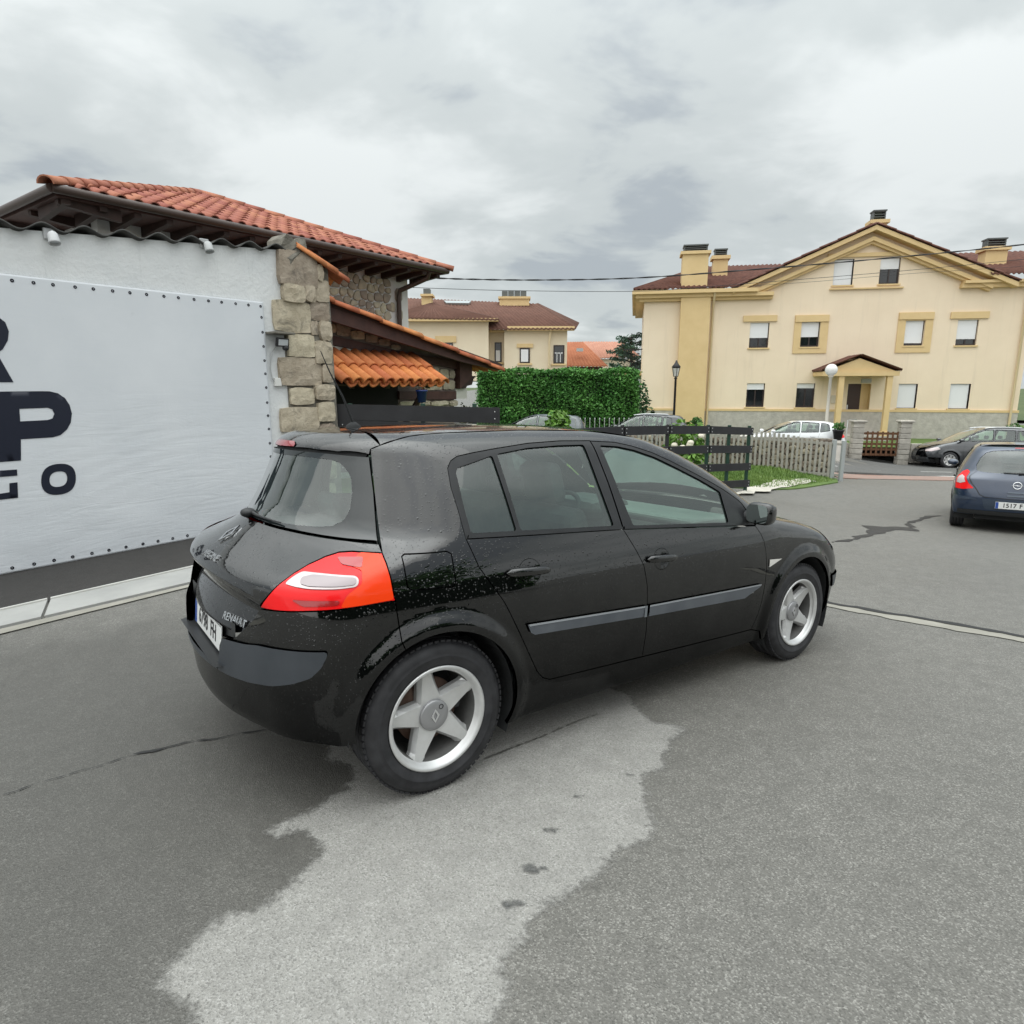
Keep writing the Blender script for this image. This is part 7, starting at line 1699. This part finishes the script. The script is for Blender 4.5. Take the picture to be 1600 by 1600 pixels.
# tailgate seam, plate, emblem, wiper on the blue hatchback
def csurf(s, z, off=.003):
    p = CB.wrap(np.array([(s, z)])); n = Vector(CB.N(p)[0]); p = Vector(p[0])+n*off; ex = Vector((0, 0, 1)).cross(n).normalized(); return frame(p, ex, n.cross(ex), n)
for sg in (0, 1):
    dl = [(-.66,1.0),(-.63,.92),(-.70,.80),(-.78,.70),(-.83,.62),(-.90,.585),(SC,.575)]
    if sg: dl = [(2*SC-a, b) for a, b in dl]
    ol = [(a-.004, b-.004) for a, b in dl]+[(a+.004, b+.004) for a, b in dl[::-1]]
    panel(CB, 'tailgate_seam', ol, CW, SEAL, cc_, off=.002, gap=0, skirt=0, grid=None)
panel(CB, 'rear_bumper_skirt', [(2*SC+.52,.29),(2*SC+.55,.36),(-.55,.36),(-.52,.29)], CW, INTD, cc_, off=.006, gap=0, skirt=.01)
panel(CB, 'plate_recess', msym2([(SC,.385),(-.93,.385),(-.90,.41),(-.87,.555),(SC,.565)]), CW, M_('navy_dark', (.02, .035, .06), .4, coat=.5), cc_, off=.003, gap=0, skirt=0)
Mp = csurf(SC, .47, .014); pl_o = MB().rbox((-.26, -.055, -.006), (.26, .055, .002), .002).build('licence_plate', PLATE, cc_); pl_o.matrix_local = Mp
MB().box((-.257, -.052, .0022), (-.218, .052, .003)).build('plate_band', PBLUE, pl_o)
textmesh('plate_text', '1517', .098, Matrix.Translation((-.075, 0, .0032)), PINK_, pl_o, .0004, bold=.0012, sx=.95); textmesh('plate_text', 'F', .098, Matrix.Translation((.075, 0, .0032)), PINK_, pl_o, .0004, bold=.0012, sx=.95)
Me = csurf(SC, .80, .004); m = MB(); m.tube([Me @ Vector((.055*math.cos(a), .055*math.sin(a), .004)) for a in np.linspace(0, 2*math.pi, 25)[:-1]], .0075, 8, closed=True)
m.prism([Me @ Vector(q) for q in ((-.085, -.002, .002), (.01, .010, .002), (-.005, -.004, .002), (.085, .002, .002), (-.01, -.010, .002), (.005, .004, .002))][::-1], Me.to_3x3() @ Vector((0, 0, .006))); m.build('emblem', CHROME, cc_)
textmesh('badge_text', 'CORSA', .040, csurf(SC+.47, .86, .003), SILT, cc_, .002, bold=.0004, sx=1.3)
for dz in (0, .055): MB().rbox((-.12, -.012, 0), (.12, .012, .012), .004).build('tailgate_grip', M_('grip_navy', (.05, .075, .11), .3, coat=1.0) if dz == 0 else bpy.data.materials['grip_navy'], cc_).matrix_local = csurf(SC, .625+dz, .002)
Pq = CB.wrap(np.array([(SC, .985), (-1.15, .99), (-1.0, .995), (-.85, 1.0)])); Nq = CB.N(Pq); m = MB(); m.tube([Vector(p+n*.02) for p, n in zip(Pq, Nq)], [.02, .012, .009, .005], 8); m.tube([Vector(CB.wrap(np.array([(s_, .995+.012*abs(s_-SC))]))[0])+Vector((-.018, 0, 0)) for s_ in np.linspace(SC-.25, SC+.42, 9)], .008, 6); m.build('wiper', TRIMK, cc_)
panel(CB, 'brake_light', msym2([(SC, 1.405), (-1.18, 1.405), (-1.18, 1.385), (SC, 1.385)]), CW, bpy.data.materials['lamp_third'], cc_, off=.006, gap=0)
# ------------------------------------------------------------------ cars parked along the street, noses to the left
def hatch(pnt, H=1.46, rise=0.0, hw=.88, bz=.96, rails=False, est=False, glass=GLS):
    k = H/1.46
    top = [(-.6,1.30*k),(-.4,1.37*k),(0,1.44*k),(.4,H),(.9,H),(1.2,1.43*k),(1.45,1.36*k),(1.7,1.25*k),(1.95,1.12*k),(2.2,1.0*k),(2.4,.95*k),(2.7,.91*k),(3.0,.85*k),(3.2,.78),(3.4,.66),(3.5,.5)]
    rear = [(-.62,.15),(-.74,.3),(-.78,.5),(-.77,.66),(-.74,.8),(-.70,.95),(-.62,1.08*k),(-.52,1.2*k),(-.42,1.32*k),(-.34,1.39*k),(-.25,1.45*k)]
    if est: top[0:3] = [(-.85,1.36*k),(-.6,1.42*k),(0,1.455*k)]; rear = [(a-.16*min(1, max(0, (z-.8)/.4)), z) for a, z in rear]
    b = bz
    return dict(H=H, wb=2.62, ro=.76, fo=.88, hw=hw, belt=b, wr=.31, paint=pnt, top=top, rear=rear, abase=2.22, roof0=-.15, head=1.32, rtop=1.40*k, rails=rails, glass=glass,
        beltline=[(SC,b),(-1.0,b),(-.7,b+.01),(-.45,b+.03),(-.2,b+.035),(.3,b+.03),(1.2,b+.01),(2.06,b-.02)],
        rglass=[(SC,b+.04),(-1.0,b+.04),(-.72,b+.05),(-.66,b+.12),(-.68,1.30*k),(-.8,1.345*k),(SC,1.36*k)],
        wins=[[(-.15,b+.12),(-.16,1.30*k),(.0,1.34*k),(.15,1.35*k),(.22,b+.06)],[(.29,b+.06),(.24,1.355*k),(.86,1.385*k),(.92,b+.04)],[(1.0,b+.04),(.94,1.385*k),(1.18,1.36*k),(1.5,1.245*k),(1.88,1.07*k),(1.90,b+.01)]],
        extra=[('tail_lamp',[(-.36,.78),(-.34,.95),(-.52,.97),(-.70,.93),(-.70,.84),(-.5,.80)],LAMP_R,.006)], seams=[[(.25,b),(.35,.7),(.55,.36)],[(.96,b),(1.04,.7),(1.03,.34)],[(2.0,b-.02),(2.08,.7),(2.03,.32)]], handles=[(.42,.86),(1.12,.84)])
WHT = paint('paint_white', (.76, .78, .79), 0, 0, .35); GRY = paint('paint_graphite', (.035, .039, .045), .4, 0, .35); BLK2 = paint('paint_dark', (.010, .012, .016), .2, 0, .3); GR2 = paint('paint_teal_grey', (.022, .034, .040), .4, 0, .35)
def park(px_, py_, Y, label, cfg, az=-82, wheel_x=2.62):
    """put the left front wheel (car nose to the left) at the sight line"""
    p = at(px_, py_, Y); f_ = Vector((math.sin(R(az)), math.cos(R(az)), 0)); l2 = Vector((-f_.y, f_.x, 0)); o_ = Vector((p.x, p.y, 0))-f_*wheel_x-l2*.75
    return make_car(label, cpose(o_, az), cfg)
mpv = hatch(GRY, 1.62, rails=True, bz=1.02)
mpv['top'] = [(-.85,1.50),(-.6,1.56),(0,1.60),(.5,1.62),(1.0,1.61),(1.3,1.57),(1.6,1.48),(1.9,1.34),(2.2,1.19),(2.45,1.07),(2.6,1.03),(2.9,.97),(3.15,.89),(3.35,.76),(3.5,.55)]; mpv['abase'] = 2.42; mpv['head'] = 1.42
mpv['rear'] = [(a-.14*min(1, max(0, (z-.8)/.4)), z) for a, z in mpv['rear']]
mpv['beltline'][-1] = (2.26, 1.0)
mpv['wins'] = [[(-.2,1.14),(-.2,1.44),(.15,1.47),(.22,1.09)],[(.29,1.09),(.24,1.475),(.92,1.495),(.98,1.07)],[(1.06,1.07),(1.0,1.495),(1.28,1.47),(1.6,1.36),(1.80,1.25),(1.84,1.05)],[(1.9,1.05),(1.87,1.22),(2.05,1.12),(2.14,1.04)]]
wp_ = ong(1480, 731); park(1480, 731, wp_.y, 'graphite minivan with silver roof rails parked at the right, nose to the left', mpv, -80)
park(1182, 712, 25.3, 'white hatchback parked behind the pale slat fence', hatch(WHT, 1.46))
park(938, 700, 24.6, 'black car with pale roof rails parked before the right end of the hedge', hatch(BLK2, 1.60, rails=True, est=True, bz=1.04), -85)
park(768, 700, 22.5, 'dark teal grey car parked before the left end of the hedge', hatch(GR2, 1.50, est=True, bz=1.0), -88)
# ================================================================== UNSEEN, BEHIND THE PHOTOGRAPHER (added to darken what the car's flank and glass mirror)
c = Vector((6.0, -9.0, g1(6.0, -9.0)))
bh = empty('reflection_hedge', c, R(35), label='long loose hedge closing the yard behind the photographer', cat='hedge')
v, f = leaves(hsurf(9000, -11, 11, -.7, .7, 2.3, np.random.default_rng(91), .22), .17, np.random.default_rng(92), .35, 1.7)
meshobj('foliage', v, f, LG2, bh)['kind'] = 'stuff'
m = MB(); m.box((-10.8, -.5, -.3), (10.8, .5, 2.1)); m.build('dark_core', bpy.data.materials['hedge_dark'], bh)
rt = np.random.default_rng(77)
for k, (x, y, h_, lb) in enumerate(((2.5, -14.5, 6.2, 'broad tree behind the yard hedge, nearest the white wall side'), (9.5, -13.0, 4.8, 'small round tree behind the yard hedge, in the middle'), (15.5, -7.5, 7.0, 'tall tree behind the yard hedge at its far end'))):
    e_ = empty('reflection_tree', (x, y, g1(x, y)), label=lb, cat='tree', group='trees behind the yard')
    m = MB(); m.tube([(0, 0, -.2), (.1, 0, h_*.3), (0, .1, h_*.55)], [.2, .15, .08], 8)
    pts = []
    for q in range(9):
        a = q*2.4; L_ = h_*rt.uniform(.2, .32); tip = Vector((math.cos(a)*L_, math.sin(a)*L_, h_*rt.uniform(.5, .9))); m.tube([(0, 0, h_*.35), tip*.55+Vector((0, 0, h_*.12)), tip], [.09, .06, .02], 6)
        pts.append(rt.normal(0, h_*.10, (420, 3))+np.array(tip))
    m.build('trunk', BROWN2, e_); v, f = leaves(np.concatenate(pts), .16, rt, .3, 1.6); meshobj('crown', v, f, LG2, e_)
